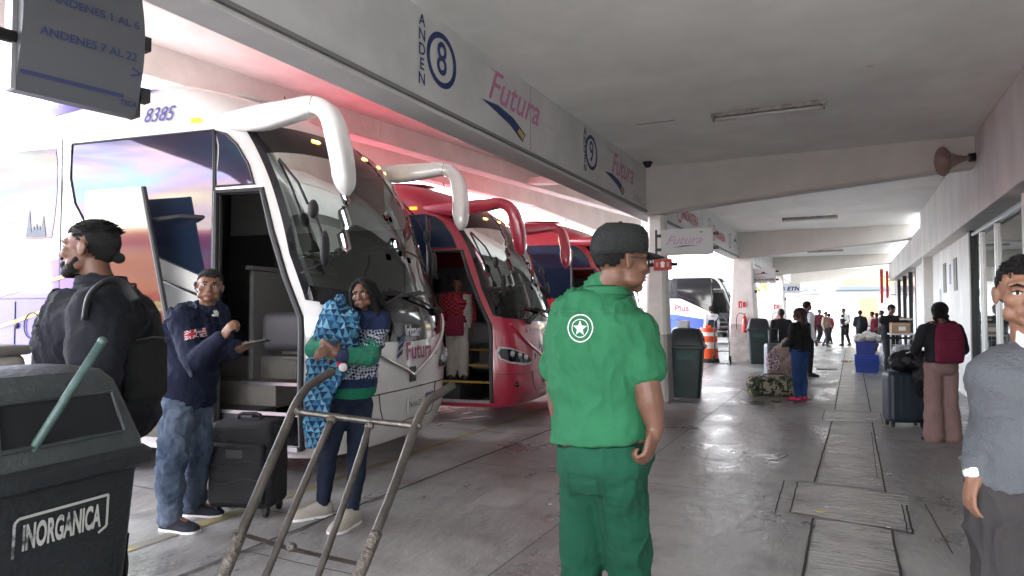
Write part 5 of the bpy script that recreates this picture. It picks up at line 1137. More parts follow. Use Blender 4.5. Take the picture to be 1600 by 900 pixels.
e = empty('phone', K(401, 538, dp - .38), label='dark phone held out flat by the smiling person in the navy top', cat='phone'); e.rotation_euler = (radians(-8), radians(-12), atan2(CX.y, CX.x))
mb = MB(); mb.rbox((0, 0, .012), (.155, .075, .010), .004); mb.build('case', M_dark, e, smooth=False); mb = MB(); mb.box((0, 0, .0178), (.145, .068, .0008)); mb.build('screen', mat('phone_glass', (.03, .03, .035), .08), e)

# ---------------------------------------------------------------- woman hugging a blanket
dw = 5.02; face = RD(-.42, -.9)
SWT = cloth('patterned_jumper', (.012, .02, .055), bump=.7, bscale=14)
def jumper(m):
    n = m.node_tree; b = n.nodes['Principled BSDF']; l = n.links; t = n.nodes.new('ShaderNodeTexCoord'); sp = n.nodes.new('ShaderNodeSeparateXYZ'); l.new(t.outputs['Object'], sp.inputs[0])
    mp_ = n.nodes.new('ShaderNodeMapping'); mp_.inputs['Rotation'].default_value = (radians(45), 0, radians(20)); l.new(t.outputs['Object'], mp_.inputs[0])
    ch = n.nodes.new('ShaderNodeTexChecker'); ch.inputs['Scale'].default_value = 52; l.new(mp_.outputs[0], ch.inputs[0])
    # bands of knit pattern between heights
    r = n.nodes.new('ShaderNodeValToRGB'); r.color_ramp.interpolation = 'CONSTANT'; e_ = r.color_ramp.elements; e_[0].position = 0; e_[0].color = (0, 0, 0, 1); e_[1].position = .22; e_[1].color = (1, 1, 1, 1)
    for pos, v in ((.345, 0), (.40, .6), (.44, 0), (.475, 1), (.60, 0)): q = e_.new(pos); q.color = (v, v, v, 1)
    mr = n.nodes.new('ShaderNodeMapRange'); mr.inputs[1].default_value = .8; mr.inputs[2].default_value = 1.75; l.new(sp.outputs['Z'], mr.inputs[0]); l.new(mr.outputs[0], r.inputs[0])
    mu = n.nodes.new('ShaderNodeMath'); mu.operation = 'MULTIPLY'; l.new(ch.outputs['Fac'], mu.inputs[0]); l.new(r.outputs[0], mu.inputs[1])
    mxx = n.nodes.new('ShaderNodeMix'); mxx.data_type = 'RGBA'; mxx.inputs[6].default_value = (.012, .02, .06, 1); mxx.inputs[7].default_value = (.36, .38, .42, 1); l.new(mu.outputs[0], mxx.inputs[0])
    g2 = n.nodes.new('ShaderNodeValToRGB'); g2.color_ramp.elements[0].position = .15; g2.color_ramp.elements[1].position = .155; g2.color_ramp.elements[0].color = (1, 1, 1, 1); g2.color_ramp.elements[1].color = (0, 0, 0, 1); l.new(mr.outputs[0], g2.inputs[0])
    m3 = n.nodes.new('ShaderNodeMix'); m3.data_type = 'RGBA'; m3.inputs[7].default_value = (.01, .14, .075, 1); l.new(g2.outputs[0], m3.inputs[0]); l.new(mxx.outputs[2], m3.inputs[6]); l.new(m3.outputs[2], b.inputs['Base Color'])
jumper(SWT)
SLV = cloth('green_sleeve', (.012, .16, .085), col2=(.10, .12, .14), vscale=26, lo=.5, hi=.72, bump=.8, bscale=20)
q = Person('person', 'long black haired person in a green and navy patterned jumper hugging a blanket', (KZ(520, 812).x, KZ(520, 812).y), 1.78, face, vox=.0085, bulk=1.04, gaze=RD(-.12, -1) + Vector((0, 0, -.05)), headup=Vector((0, 0, 1)) - RD(1, 0) * .18,
    over=dict(pelvis=K(545, 610, dw), sh=K(562, 498, dw), neck=K(572, 490, dw + .02), head=K(567, 460, dw - .03), shR=K(533, 505, dw - .06), shL=K(594, 502, dw - .02),
              elR=K(492, 545, dw - .28), wrR=K(524, 541, dw - .40), elL=K(575, 558, dw - .26), wrL=K(530, 556, dw - .42),
              hipR=K(528, 632, dw - .03), hipL=K(562, 632, dw + .03), knR=K(512, 708, dw - .05), anR=K(504, 778, dw - .02), knL=K(558, 715, dw - .02), anL=K(549, 800, dw - .22)))
q.J['anR'].z = .075; q.J['anL'].z = .075; q.hs = .97; q.toes = dict(R=RD(-.8, -.5), L=RD(-.3, -.9))
q.body(SK2, dict(R=dict(d=K(506, 549, dw - .47) - K(524, 541, dw - .40), nrm=CF + CX * .2, curl=.8), L=dict(d=K(506, 541, dw - .45) - K(530, 556, dw - .42), nrm=CF, curl=.7)), fine=.0062); q.eyes()
jp = q.top(SWT, 1.05, 'jumper', g=.024, low=-.14, high=1.11, fold=.018, fsize=.11); wrinkle(jp, .02, (9, 9, 8), 7)
for kk in 'RL':
    mb = MB(); a, b_, c_ = q.loc(q.J['sh' + kk]), q.loc(q.J['el' + kk]), q.loc(q.J['wr' + kk]); mb.chain([lerp(a, b_, .78), b_, lerp(b_, c_, .3), lerp(b_, c_, .90)], [.078, .074, .066, .052]); o = mb.build('sleeve', SLV, q.e, smooth=True); remesh(o, .009, 3, .016, .07)
    mb = MB(); mb.cap(lerp(b_, c_, .84), lerp(b_, c_, .92), .056, .050); mb.build('cuff', mat('navy_cuff', (.012, .02, .055), .85), q.e, smooth=True)
q.trousers(cloth('dark_jeans', (.012, .018, .035), var=.2), 'jeans', g=.010, end=.96, fold=.010, fsize=.08, top=.12)
q.shoes(cloth('cream_trainer', (.36, .33, .28), var=.05), M_white, 1.15, stripe=mat('green_stripe', (.02, .16, .10), .6))
at = q.hat; mb = MB()
E_ = lambda x, y, z, a, b, c: mb.ell(at(x, y, z), (a, b, c), q.HM, 16, 12)
E_(0, -.026, .040, .088, .095, .088); E_(-.055, -.03, -.06, .050, .060, .12); E_(.06, -.03, -.06, .050, .065, .12)
r_ = random.Random(4)
for k in range(16):
    x = -.10 + .2 * k / 15; y0 = -.05 - .02 * cos(x * 12)
    pts = [at(x * .7, y0 + .01, .06), at(x, y0 - .01, -.05), at(x * 1.25 + r_.uniform(-.01, .01), y0 - .03, -.16), at(x * 1.3 + r_.uniform(-.02, .02), y0 - .02, -.27 + r_.uniform(-.03, .02)), at(x * 1.2, y0, -.36 + r_.uniform(-.04, .04))]
    mb.chain(pts, [.03, .032, .028, .02, .007])
for x0, s_ in ((-.005, 1), (.0, -1)):
    for k in range(5):
        mb.chain([at(.01 * s_, .045 - .01 * k, .105), at(.048 * s_, .066 - .012 * k, .075), at(.072 * s_, .050 - .012 * k, .02), at(.080 * s_, .034 - .01 * k, -.05), at(.095 * s_, .03 - .01 * k, -.14), at(.10 * s_, .03, -.25 - .02 * k), at(.09 * s_, .04, -.34)], [.009, .014, .017, .019, .02, .017, .006])
o = mb.build('hair', HAIR, q.e, smooth=True); remesh(o, .0065, 2, .010, .03)
# the fleece blanket: one folded mass hugged to the chest, the tail hanging
BL = cloth('triangle_fleece', (.05, .2, .32), bump=.5)
def tri(m):
    n = m.node_tree; b = n.nodes['Principled BSDF']; l = n.links; t = n.nodes.new('ShaderNodeTexCoord'); mp_ = n.nodes.new('ShaderNodeMapping'); mp_.inputs['Rotation'].default_value = (0, 0, -YAW); l.new(t.outputs['Object'], mp_.inputs[0])
    nzz = n.nodes.new('ShaderNodeTexNoise'); nzz.inputs['Scale'].default_value = 5; ad = n.nodes.new('ShaderNodeVectorMath'); ad.operation = 'MULTIPLY_ADD'; ad.inputs[1].default_value = (.13, .13, .13); l.new(t.outputs['Object'], nzz.inputs['Vector']); l.new(nzz.outputs['Color'], ad.inputs[0]); l.new(mp_.outputs[0], ad.inputs[2])
    s = n.nodes.new('ShaderNodeSeparateXYZ'); l.new(ad.outputs[0], s.inputs[0])
    def M1(op, a, b_=None):
        q_ = n.nodes.new('ShaderNodeMath'); q_.operation = op
        for i, v in enumerate((a, b_)):
            if v is None: continue
            if isinstance(v, (int, float)): q_.inputs[i].default_value = v
            else: l.new(v, q_.inputs[i])
        return q_.outputs[0]
    zs = M1('MULTIPLY', s.outputs['Z'], 22.0); row = M1('FLOOR', zs); v = M1('FRACT', zs); xs = M1('ADD', M1('MULTIPLY', s.outputs['X'], 19.0), M1('MULTIPLY', row, .37)); u = M1('FRACT', xs)
    tri_ = M1('LESS_THAN', M1('MULTIPLY', M1('ABSOLUTE', M1('SUBTRACT', u, .5)), 2.0), M1('SUBTRACT', 1.0, v))
    wn = n.nodes.new('ShaderNodeTexWhiteNoise'); wn.noise_dimensions = '2D'; cb = n.nodes.new('ShaderNodeCombineXYZ'); l.new(M1('FLOOR', xs), cb.inputs[0]); l.new(row, cb.inputs[1]); l.new(cb.outputs[0], wn.inputs['Vector'])
    c1 = n.nodes.new('ShaderNodeValToRGB'); c1.color_ramp.interpolation = 'CONSTANT'; e_ = c1.color_ramp.elements; e_[0].color = (.06, .19, .27, 1); e_[1].position = .45; e_[1].color = (.12, .29, .38, 1); q_ = e_.new(.75); q_.color = (.03, .14, .24, 1); l.new(wn.outputs['Value'], c1.inputs[0])
    c2 = n.nodes.new('ShaderNodeValToRGB'); c2.color_ramp.interpolation = 'CONSTANT'; e_ = c2.color_ramp.elements; e_[0].color = (.008, .02, .06, 1); e_[1].position = .6; e_[1].color = (.02, .06, .13, 1); l.new(wn.outputs['Value'], c2.inputs[0])
    mxx = n.nodes.new('ShaderNodeMix'); mxx.data_type = 'RGBA'; l.new(tri_, mxx.inputs[0]); l.new(c2.outputs[0], mxx.inputs[6]); l.new(c1.outputs[0], mxx.inputs[7]); l.new(mxx.outputs[2], b.inputs['Base Color'])
tri(BL)
e = empty('blanket', q.base + Vector((0, 0, 0)), label='blue fleece blanket with navy triangles, hugged and trailing almost to the floor', cat='blanket'); bb = Vector(e.location)
mb = MB(); Q = lambda x, y, d_: K(x, y, d_) - bb
for x, y, d_, r in ((532, 468, dw - .12, .050), (530, 484, dw - .18, .080), (522, 496, dw - .24, .115), (514, 520, dw - .26, .12), (540, 515, dw - .25, .12), (520, 545, dw - .26, .12), (545, 545, dw - .22, .10), (546, 497, dw - .20, .06), (515, 575, dw - .27, .11), (500, 590, dw - .27, .09)): mb.ell(Q(x, y, d_), (r, r * .8, r))
mb.loft([[Q(x0, y_, dw - .32), Q(x1, y_, dw - .36), Q(x1, y_, dw - .22), Q(x0, y_, dw - .20)] for y_, x0, x1 in ((540, 486, 548), (575, 482, 545), (610, 474, 524), (645, 475, 512), (680, 477, 504), (700, 480, 494))])
o = mb.build('fleece', BL, e, smooth=True); remesh(o, .009, 4, .06, .10); wrinkle(o, .03, (11, 11, 7), 8)
# knitted figure pompom on the jumper front
mb = MB(); mb.ell(q.loc(K(536, 574, dw - .42)), (.030, .03, .030)); mb.build('pompom', mat('pompom_white', (.75, .73, .7), .9, bump=1, bscale=90), q.e, smooth=True)
mb = MB(); mb.cap(q.loc(K(531, 568, dw - .41)), q.loc(K(532, 556, dw - .40)), .024, .008); mb.build('knitted_hat', mat('knit_red', (.45, .02, .04), .9), q.e, smooth=True)

# ---------------------------------------------------------------- man with black jacket and backpack, profile to the left
dl = 2.92; face = RD(-.93, .18)
JK = cloth('black_jacket', (.010, .011, .016), bump=.9, bscale=8, var=.2)
l_ = Person('person', 'bearded person in black jacket seen from the side, hair tied back, behind the large bin', (K(140, 700, dl).x, K(140, 700, dl).y), 1.86, face, vox=.009, bulk=1.30, gaze=RD(-.98, -.12) + Vector((0, 0, .05)),
    over=dict(neck=K(155, 438, dl), head=K(140, 390, dl), sh=K(150, 472, dl), pelvis=K(152, 655, dl), shR=K(150, 492, dl + .22), shL=K(152, 494, dl - .22), elL=K(150, 585, dl - .29), wrL=K(118, 650, dl - .2), elR=K(130, 580, dl + .3), wrR=K(100, 640, dl + .25)))
l_.hs = 1.07
l_.J['shR'], l_.J['shL'] = l_.J['shR'], l_.J['shL']
l_.body(SK2, fat=1.1, fine=.0068); l_.eyes()
l_.hair(HAIR, 'long', .35); l_.tufts(HAIR, 260, 5, .018, .032, 4.0, .0); at = l_.hat
mb = MB(); mb.ell(at(0, -.112, -.028), (.026, .026, .024), l_.HM); mb.ell(at(0, -.06, .0), (.062, .055, .055), l_.HM); o = mb.build('hair_bun', HAIR, l_.e, smooth=True)
mb = MB()
for s in (-1, 1): mb.chain([at(.055 * s, .02, -.045), at(.05 * s, .035, -.075), at(.022 * s, .070, -.098), at(0, .078, -.103)], [.016, .026, .022, .018])
mb.chain([at(-.02, .092, -.044), at(.02, .092, -.044)], [.007, .007]); mb.chain([at(-.028, .074, -.07), at(0, .086, -.076), at(.028, .074, -.07)], [.018, .016, .018]); o = mb.build('beard', HAIR, l_.e, smooth=True); remesh(o, .005, 1, .006, .01)
ljk = l_.top(JK, 1.95, 'jacket', g=.045, low=-.16, high=1.11, fold=.035, fsize=.14)
wrinkle(ljk, .018, (7, 7, 6), 1); l_.trousers(cloth('dark_trousers', (.02, .02, .025)), g=.02); l_.shoes(M_rubber)
mb = MB(); nb = l_.loc(l_.J['neck'])
mb.loft([[nb + Vector((rr * cos(a) * 1.0, rr * sin(a), z_)) - l_.f * .012 for a in [2 * pi * k / 24 for k in range(24)]] for rr, z_ in ((.115, -.07), (.098, -.03), (.088, .012), (.095, .018), (.105, -.02))], cap=False); o = mb.build('collar', JK, l_.e, smooth=True); o.modifiers.new('t', 'SOLIDIFY').thickness = .006
def backpack(name, label, c, fwd, w, h, dpt, m, m2, straps=None, vox=.012, group=None):
    e = empty(name, c, label=label, cat='backpack'); F = frame(fwd); mb = MB(); rings = []
    for t, ww, dd in ((0, .80, .75), (.04, .94, .95), (.3, 1.0, 1.05), (.55, 1.0, 1.0), (.8, .92, .85), (.93, .72, .62), (1.0, .4, .3)):
        z = (t - .5) * h; rings.append([F @ Vector((w / 2 * ww * (abs(cos(a)) ** .6) * (1 if cos(a) > 0 else -1), -dpt * dd * (.5 + .5 * sin(a)), z)) for a in [2 * pi * k / 24 for k in range(24)]])
    mb.loft(rings); o = mb.build('bag', m, e, smooth=True); remesh(o, vox, 3, .016, .09)
    mb = MB(); rings = []
    for t, ww in ((0, .85), (.06, 1.0), (.85, .96), (1, .7)): z = (-.40 + t * .50) * h; rings.append([F @ Vector((w * .38 * ww * (abs(cos(a)) ** .6) * (1 if cos(a) > 0 else -1), -dpt * (.93 + .17 * sin(a)), z)) for a in [2 * pi * k / 20 for k in range(20)]])
    mb.loft(rings); mb.build('front_pocket', m, e, smooth=True)
    mb = MB(); mb.tube([F @ Vector((x, y_, z)) for x, y_, z in ((-.04, -dpt * .4, h * .47), (-.03, -dpt * .4, h * .54), (.03, -dpt * .4, h * .54), (.04, -dpt * .4, h * .47))], .008, 6); mb.build('handle', m2, e, smooth=True)
    mb = MB(); mb.tube([F @ Vector((-w * .3, -dpt * 1.12, h * .08)), F @ Vector((0, -dpt * 1.13, h * .10)), F @ Vector((w * .3, -dpt * 1.12, h * .08))], .004, 6); mb.build('zip', m2, e)
    if straps:
        for P_ in straps: mb = MB(); mb.tube([Vector(v) - c for v in smooth_pts([tuple(v) for v in P_], 5)], .024, 8, flat=.35, up=CF); mb.build('strap', m2, e, smooth=True)
    return e
backpack('backpack', 'black backpack worn by the bearded person behind the large bin', K(180, 545, dl + .02), RD(-.93, .18), .34, .52, .165, cloth('black_nylon', (.014, .015, .016), bump=.4, bscale=30), M_dark,
    straps=[[K(212, 470, dl - .2), K(190, 442, dl - .24), K(165, 440, dl - .30), K(140, 462, dl - .34), K(132, 500, dl - .35)], [K(208, 478, dl - .1), K(215, 460, dl - .12), K(205, 450, dl - .15)]])

# ---------------------------------------------------------------- man in grey jumper, right edge
dg_ = 2.02; face = RD(-.12, -1)
GR = cloth('grey_knit', (.105, .112, .122), bump=.5, bscale=110, var=.08, vscale=3); GT = cloth('grey_suit_trousers', (.04, .036, .036), bump=.4, bscale=8, var=.08)
m_ = Person('person', 'short haired person in grey jumper, white collar and red tie at the right edge', (K(1612, 700, dg_).x, K(1612, 700, dg_).y), 1.67, face, vox=.0072, bulk=1.05, gaze=RD(-.52, -.85) + Vector((0, 0, 0)),
    over=dict(head=K(1604, 459, dg_), neck=K(1612, 530, dg_ + .02), sh=K(1616, 560, dg_ + .02), pelvis=K(1612, 760, dg_ + .02), shR=K(1556, 588, dg_ + .03), shL=K(1690, 588, dg_ + .05), elR=K(1546, 658, dg_ + .10), wrR=K(1523, 738, dg_ + .02), elL=K(1710, 670, dg_ + .1), wrL=K(1700, 760, dg_),
              hipR=K(1570, 790, dg_ - .0), hipL=K(1652, 790, dg_ + .02), knR=K(1553, 930, dg_ - .06), knL=K(1660, 930, dg_)))
m_.hs = .93; m_.J['anR'] = m_.P(.075, .03, .045); m_.J['anL'] = m_.P(-.06, 0, .045); m_.J['knR'] = lerp(m_.J['hipR'], m_.J['anR'], .5) + face * .04; m_.J['knL'] = lerp(m_.J['hipL'], m_.J['anL'], .5) + face * .03
m_.body(SK3, dict(R=dict(d=K(1507, 780, dg_ - .0) - K(1517, 738, dg_ + .02), nrm=CX, curl=.8, thumb=.25, sc=.86), L=dict()), fine=.0048, fat=1.05); m_.eyes(); m_.hair(HAIR, 'short', .5, jag=.006)
at = m_.hat; mb = MB(); r_ = random.Random(9)
for k in range(230):      # brushed-up strands
    a = r_.uniform(-1, 1); y_ = r_.uniform(-.09, .072); x_ = a * .068 * math.sqrt(max(0, 1 - (y_ / .11) ** 2)); z_ = .030 + .094 * math.sqrt(max(.05, 1 - (x_ / .082) ** 2 - ((y_ + .013) / .104) ** 2)) - .004
    v = Vector((x_ * 3.0 + r_.uniform(-.3, .3) * .06, y_ * 1.2 + .10, .10)).normalized() * r_.uniform(.008, .015); mb.tube([at(x_, y_, z_), at(x_ + v.x, y_ + v.y, z_ + v.z)], [.0035, .0005], 4)
mb.build('hair_tuft', HAIR, m_.e)
mj = m_.top(GR, 1.90, 'jumper', g=.014, low=.0, high=1.11, fold=.014, fsize=.10); wrinkle(mj, .009, (9, 9, 10), 6); mt = m_.trousers(GT, g=.022, end=.97, flare=.012, fold=.026, fsize=.14, top=.14); wrinkle(mt, .024, (7, 7, 4), 5); m_.shoes(M_rubber)
mb = MB(); w0 = m_.loc(m_.J['wrR']); e0 = m_.loc(m_.J['elR']); mb.cap(lerp(e0, w0, .88), lerp(e0, w0, .985), .0345, .033); mb.build('shirt_cuff', M_white, m_.e, smooth=True)
nb = m_.loc(m_.J['neck']); mb = MB()
for s in (-1, 1):
    c0 = nb + m_.f * .062 + Vector((0, 0, -.012)); mb.loft([[c0 + m_.r * s * .006, c0 + m_.r * s * .052 - m_.f * .045 + Vector((0, 0, .040)), c0 + m_.r * s * .064 - m_.f * .03 + Vector((0, 0, .006)), c0 + m_.r * s * .040 + m_.f * .012 + Vector((0, 0, -.040))], [c0 + m_.r * s * .006 + m_.f * .006, c0 + m_.r * s * .052 - m_.f * .039 + Vector((0, 0, .040)), c0 + m_.r * s * .064 - m_.f * .024 + Vector((0, 0, .006)), c0 + m_.r * s * .040 + m_.f * .018 + Vector((0, 0, -.040))]])
mb.build('shirt_collar', M_white, m_.e)
mb = MB(); c0 = nb + m_.f * .075 + Vector((0, 0, -.025)); mb.loft([[c0 + m_.r * x + Vector((0, 0, z_)) for x, z_ in ((-a, 0), (a, 0))] + [c0 + m_.f * .016 + m_.r * x + Vector((0, 0, z_)) for x, z_ in ((a, 0), (-a, 0))] for a, z_ in ((.016, .012), (.020, .0), (.011, -.022))]); mb.loft([[c0 + m_.r * -a + Vector((0, 0, z_)), c0 + m_.r * a + Vector((0, 0, z_)), c0 + m_.r * a + m_.f * .012 + Vector((0, 0, z_)), c0 + m_.r * -a + m_.f * .012 + Vector((0, 0, z_))] for a, z_ in ((.011, -.022), (.024, -.10))]); mb.build('tie', mat('red_tie', (.40, .01, .035), .5, var=.3, vscale=60), m_.e)

# ---------------------------------------------------------------- passenger in the doorway of the red coach
_a = RZB; e0 = Vector((-4.05 - 1.0 * cos(_a) + 1.0 * sin(_a), 9.27 - 1.0 * sin(_a) - 1.0 * cos(_a), .562)); face = RD(.05, -1); dd0 = (e0 - Vector((0, 0, 1.5))).dot(CF)
PL = cloth('red_plaid_shirt', (.30, .02, .03), bump=.3)
def plaid(m):
    n = m.node_tree; b = n.nodes['Principled BSDF']; l = n.links; t = n.nodes.new('ShaderNodeTexCoord'); ch = n.nodes.new('ShaderNodeTexChecker'); ch.inputs['Scale'].default_value = 34; ch.inputs[1].default_value = (.36, .02, .035, 1); ch.inputs[2].default_value = (.02, .012, .02, 1)
    l.new(t.outputs['Object'], ch.inputs[0]); l.new(ch.outputs[0], b.inputs['Base Color'])
plaid(PL)
v_ = Person('person', 'person in red plaid shirt and pale trousers standing in the red coach doorway', tuple(e0), 1.42, face, vox=.011, bulk=1.2)
v_.body(SK2, fine=.010); v_.eyes(); v_.hair(GREYH, 'short'); v_.tufts(GREYH, 80); v_.top(PL, 1.9, 'shirt', g=.02, low=-.12, fold=.012); v_.trousers(cloth('cream_trousers', (.42, .40, .36)), g=.022, flare=.02); v_.shoes(M_rubber)
mb = MB()
for s in (-1,):
    rings = [[v_.loc(v_.P(s * a, b, z)) for a, b in ((.115, -.05), (.165, .0), (.12, .065), (.06, .085), (.055, .078), (.11, .05), (.15, .0), (.11, -.04))] for z in (.50, .65, .78, .83)]; mb.loft(rings)
mb.build('coat', cloth('pale_coat', (.38, .36, .33)), v_.e, smooth=True)
e = empty('shoulder_bag', v_.P(.02, .11, .52), label='small burgundy bag hanging before the person in plaid', cat='bag'); mb = MB(); mb.rbox((0, 0, 0), (.24, .08, .26), .02, rz=YAW); mb.build('bag', cloth('burgundy_bag', (.16, .015, .04)), e)
mb = MB(); mb.rbox(tuple(RD(0, -1) * .045 + Vector((0, 0, .02))), (.25, .012, .10), .005, rz=YAW); mb.build('flap', cloth('burgundy_bag', (.16, .015, .04)), e)

# ---------------------------------------------------------------- people along the platform
def quick(label, foot, h, face, topm, trm, skin=SK2, hair=HAIR, shoem=M_rubber, vox=.016, over=None, bulk=1.0, sleeve=1.93, hands=None, g=.02, flare=0.0, low=-.12, gaze=None, lean=0, hairkind='short', group='people waiting along the platform', fold=.012):
    P_ = Person('person', label, foot, h, face, vox=vox, over=None, bulk=bulk, gaze=gaze, lean=lean, group=group)
    if over:
        for k, (a, b, c) in over.items(): P_.J[k] = P_.P(a, b, c)
    P_.body(skin, hands, fine=vox * .8); P_.hair(hair, hairkind); P_.top(topm, sleeve, 'top', g=g, low=low, fold=fold); P_.trousers(trm, g=g * .8, flare=flare, fold=fold); P_.shoes(shoem); return P_
# woman with two plaits, pink wide trousers, burgundy rucksack (from behind)
ft = KZ(1473, 690); w_ = quick('person with two black plaits in wide dusty pink trousers, seen from behind', (ft.x, ft.y), 1.60, RD(.12, .99), cloth('black_knit', (.012, .012, .014)), cloth('dusty_pink_trousers', (.22, .14, .13), var=.06, bump=.5, bscale=6), vox=.010, bulk=1.06, flare=.062, low=.05,
    over=dict(elR=(.165, .02, .66), wrR=(.10, .15, .66), elL=(-.165, .02, .66), wrL=(-.10, .15, .66)), fold=.016)
at = w_.hat; mb = MB(); mb.ell(at(0, -.02, .035), (.088, .104, .095), w_.HM); mb.ell(at(0, -.04, -.03), (.075, .07, .05), w_.HM)
for s in (-1, 1):
    for k in range(13): t = k / 12; mb.ell(at(s * (.062 + .045 * t) + .012 * (-1) ** k, -.05 - .05 * t + .02 * t * t, -.05 - .36 * t), (.022 - .009 * t, .022 - .008 * t, .025 - .007 * t))
o = mb.build('plaited_hair', HAIR, w_.e, smooth=True); remesh(o, .007, 1, .006, .02)
backpack('backpack', 'burgundy rucksack on the back of the person with two plaits', w_.P(0, -.085, .715), RD(.12, .99), .31, .46, .13, cloth('burgundy_nylon', (.13, .012, .035), bump=.3, bscale=40), cloth('burgundy_strap', (.09, .01, .03)), vox=.009,
    straps=[[w_.P(s * .06, -.13, .82), w_.P(s * .075, -.05, .865), w_.P(s * .085, .05, .83), w_.P(s * .09, .09, .75)] for s in (-1, 1)])
# curly haired woman from behind
ft = KZ(1251, 626); c_ = quick('person with long reddish curly hair, black top and blue jeans beside the camouflage bag', (ft.x, ft.y), 1.55, RD(-.55, .8), cloth('black_top', (.010, .010, .011)), cloth('bright_jeans', (.02, .05, .15), var=.2), vox=.012, bulk=1.18, shoem=mat('pink_trainer', (.55, .03, .10), .6), gaze=RD(-.75, .45),
    over=dict(elL=(-.165, .0, .64), wrL=(-.10, .13, .60), elR=(.165, .01, .64), wrR=(.08, .13, .62)), low=-.05)
at = c_.hat; mb = MB(); r_ = random.Random(6); mb.ell(at(0, -.03, .03), (.10, .11, .10), c_.HM)
for k in range(60):
    x = r_.uniform(-.13, .13); mb.chain([at(x, -.06 + r_.uniform(-.02, .02), .04), at(x * 1.2 + r_.uniform(-.02, .02), -.10, -.08), at(x * 1.4 + r_.uniform(-.03, .03), -.11, -.19), at(x * 1.35 + r_.uniform(-.03, .03), -.10, -.36 + r_.uniform(-.06, .04))], [.034, .032, .028, .012])
o = mb.build('curly_hair', HAIRB, c_.e, smooth=True); remesh(o, .009, 0, .03, .02)
# man in maroon vest
ft = KZ(1262, 588); quick('tall person in maroon and grey padded vest over a white shirt, facing right', (ft.x, ft.y), 1.74, RD(.9, .1), cloth('white_shirt', (.6, .62, .66)), cloth('black_trousers', (.015, .015, .018)), vox=.014, bulk=1.1, skin=SK1)
bpy.context.view_layer.update()
P_ = [o_ for o_ in bpy.data.objects if o_.get('label', '').startswith('tall person in maroon')][0]
mb = MB(); V = Person.__new__(Person); f_ = RD(.9, .1)
r0 = Vector((f_.y, -f_.x, 0)); rings = []
for z, a, b in ((.88, .21, .19), (1.0, .225, .20), (1.15, .22, .20), (1.3, .22, .19), (1.42, .21, .17), (1.50, .12, .11)): rings.append([r0 * a * cos(t) + f_ * b * sin(t) + Vector((0, 0, z)) for t in [2 * pi * k / 20 for k in range(20)]])
mb.loft(rings); o = mb.build('vest', cloth('maroon_vest', (.15, .012, .03), col2=(.10, .10, .11), vscale=1.2, lo=.52, hi=.54, detail=1), P_, smooth=True)
ft = KZ(1222, 590); quick('dark dressed person standing behind the curly haired person', (ft.x, ft.y), 1.56, RD(.2, 1), cloth('charcoal_top', (.02, .022, .024)), cloth('black_trousers', (.015, .015, .018)), vox=.015, hairkind='long', hair=HAIRB)
# far walkers
for (px, py, h, fr, tm, tr_, lb, ov) in [
    (1281, 536, 1.60, (.2, -1), (.13, .03, .05), (.03, .03, .035), 'distant person in wine red jacket with something dark on the arm', None),
    (1291, 541, 1.50, (.6, -.8), (.35, .25, .2), (.05, .05, .06), 'distant person in beige coat walking beside the wine red jacket', None),
    (1296, 537, 1.42, (-.2, 1), (.2, .03, .05), (.02, .02, .025), 'small distant person close behind the beige coat', None),
    (1321, 540, 1.64, (-.8, -.5), (.62, .60, .58), (.012, .012, .014), 'distant person in black waistcoat over white shirt, leaning, in the bright exit', None),
    (1345, 548, 1.55, (.1, 1), (.02, .022, .03), (.03, .03, .035), 'distant person in dark jacket with a backpack near the exit', None),
    (1364, 546, 1.50, (-.9, -.2), (.35, .33, .31), (.05, .05, .06), 'distant person in pale top left of the seated group', None),
    (1371, 548, 1.45, (-.6, -.6), (.15, .02, .035), (.04, .04, .05), 'distant person in dark red top in the middle of the far group', None),
    (1379, 549, 1.55, (-.9, .1), (.12, .11, .11), (.03, .03, .03), 'distant person in grey brown jacket, right of the far group', None)]:
    ft = KZ(px, py); P_ = quick(lb, (ft.x, ft.y), h, RD(*fr), cloth('far_top_%d' % px, tm), cloth('far_trousers_%d' % px, tr_), vox=.024, group='distant people near the exit', lean=.12 if px == 1321 else 0,
        over=dict(anR=(.05, .10 * (px % 3) - .05, .045), anL=(-.05, -.09 * (px % 2) - .03, .05), knR=(.05, .05, .28), elL=(-.14, .02, .65), wrL=(-.09, .10 + .01 * (px % 5), .62 - .02 * (px % 4)), elR=(.14, -.03, .64)))
    if px == 1321:
        mb = MB(); rings = []; f_, r0 = P_.f, P_.r
        for z, a, b in ((.50, .115, .085), (.6, .112, .08), (.7, .112, .08), (.78, .10, .075), (.84, .05, .05)): rings.append([P_.loc(P_.P(a * cos(t), b * sin(t), z)) for t in [2 * pi * k / 16 for k in range(16)] if not (.25 * pi < t < .75 * pi and False)])
        mb.loft(rings); mb.build('waistcoat', cloth('black_waistcoat', (.012, .012, .014)), P_.e, smooth=True)
    if px == 1345: backpack('backpack', 'dark backpack worn by the distant person near the exit', P_.P(0, -.08, .70), RD(.1, 1), .32, .46, .16, cloth('dark_nylon', (.02, .022, .028)), M_dark, vox=.02)
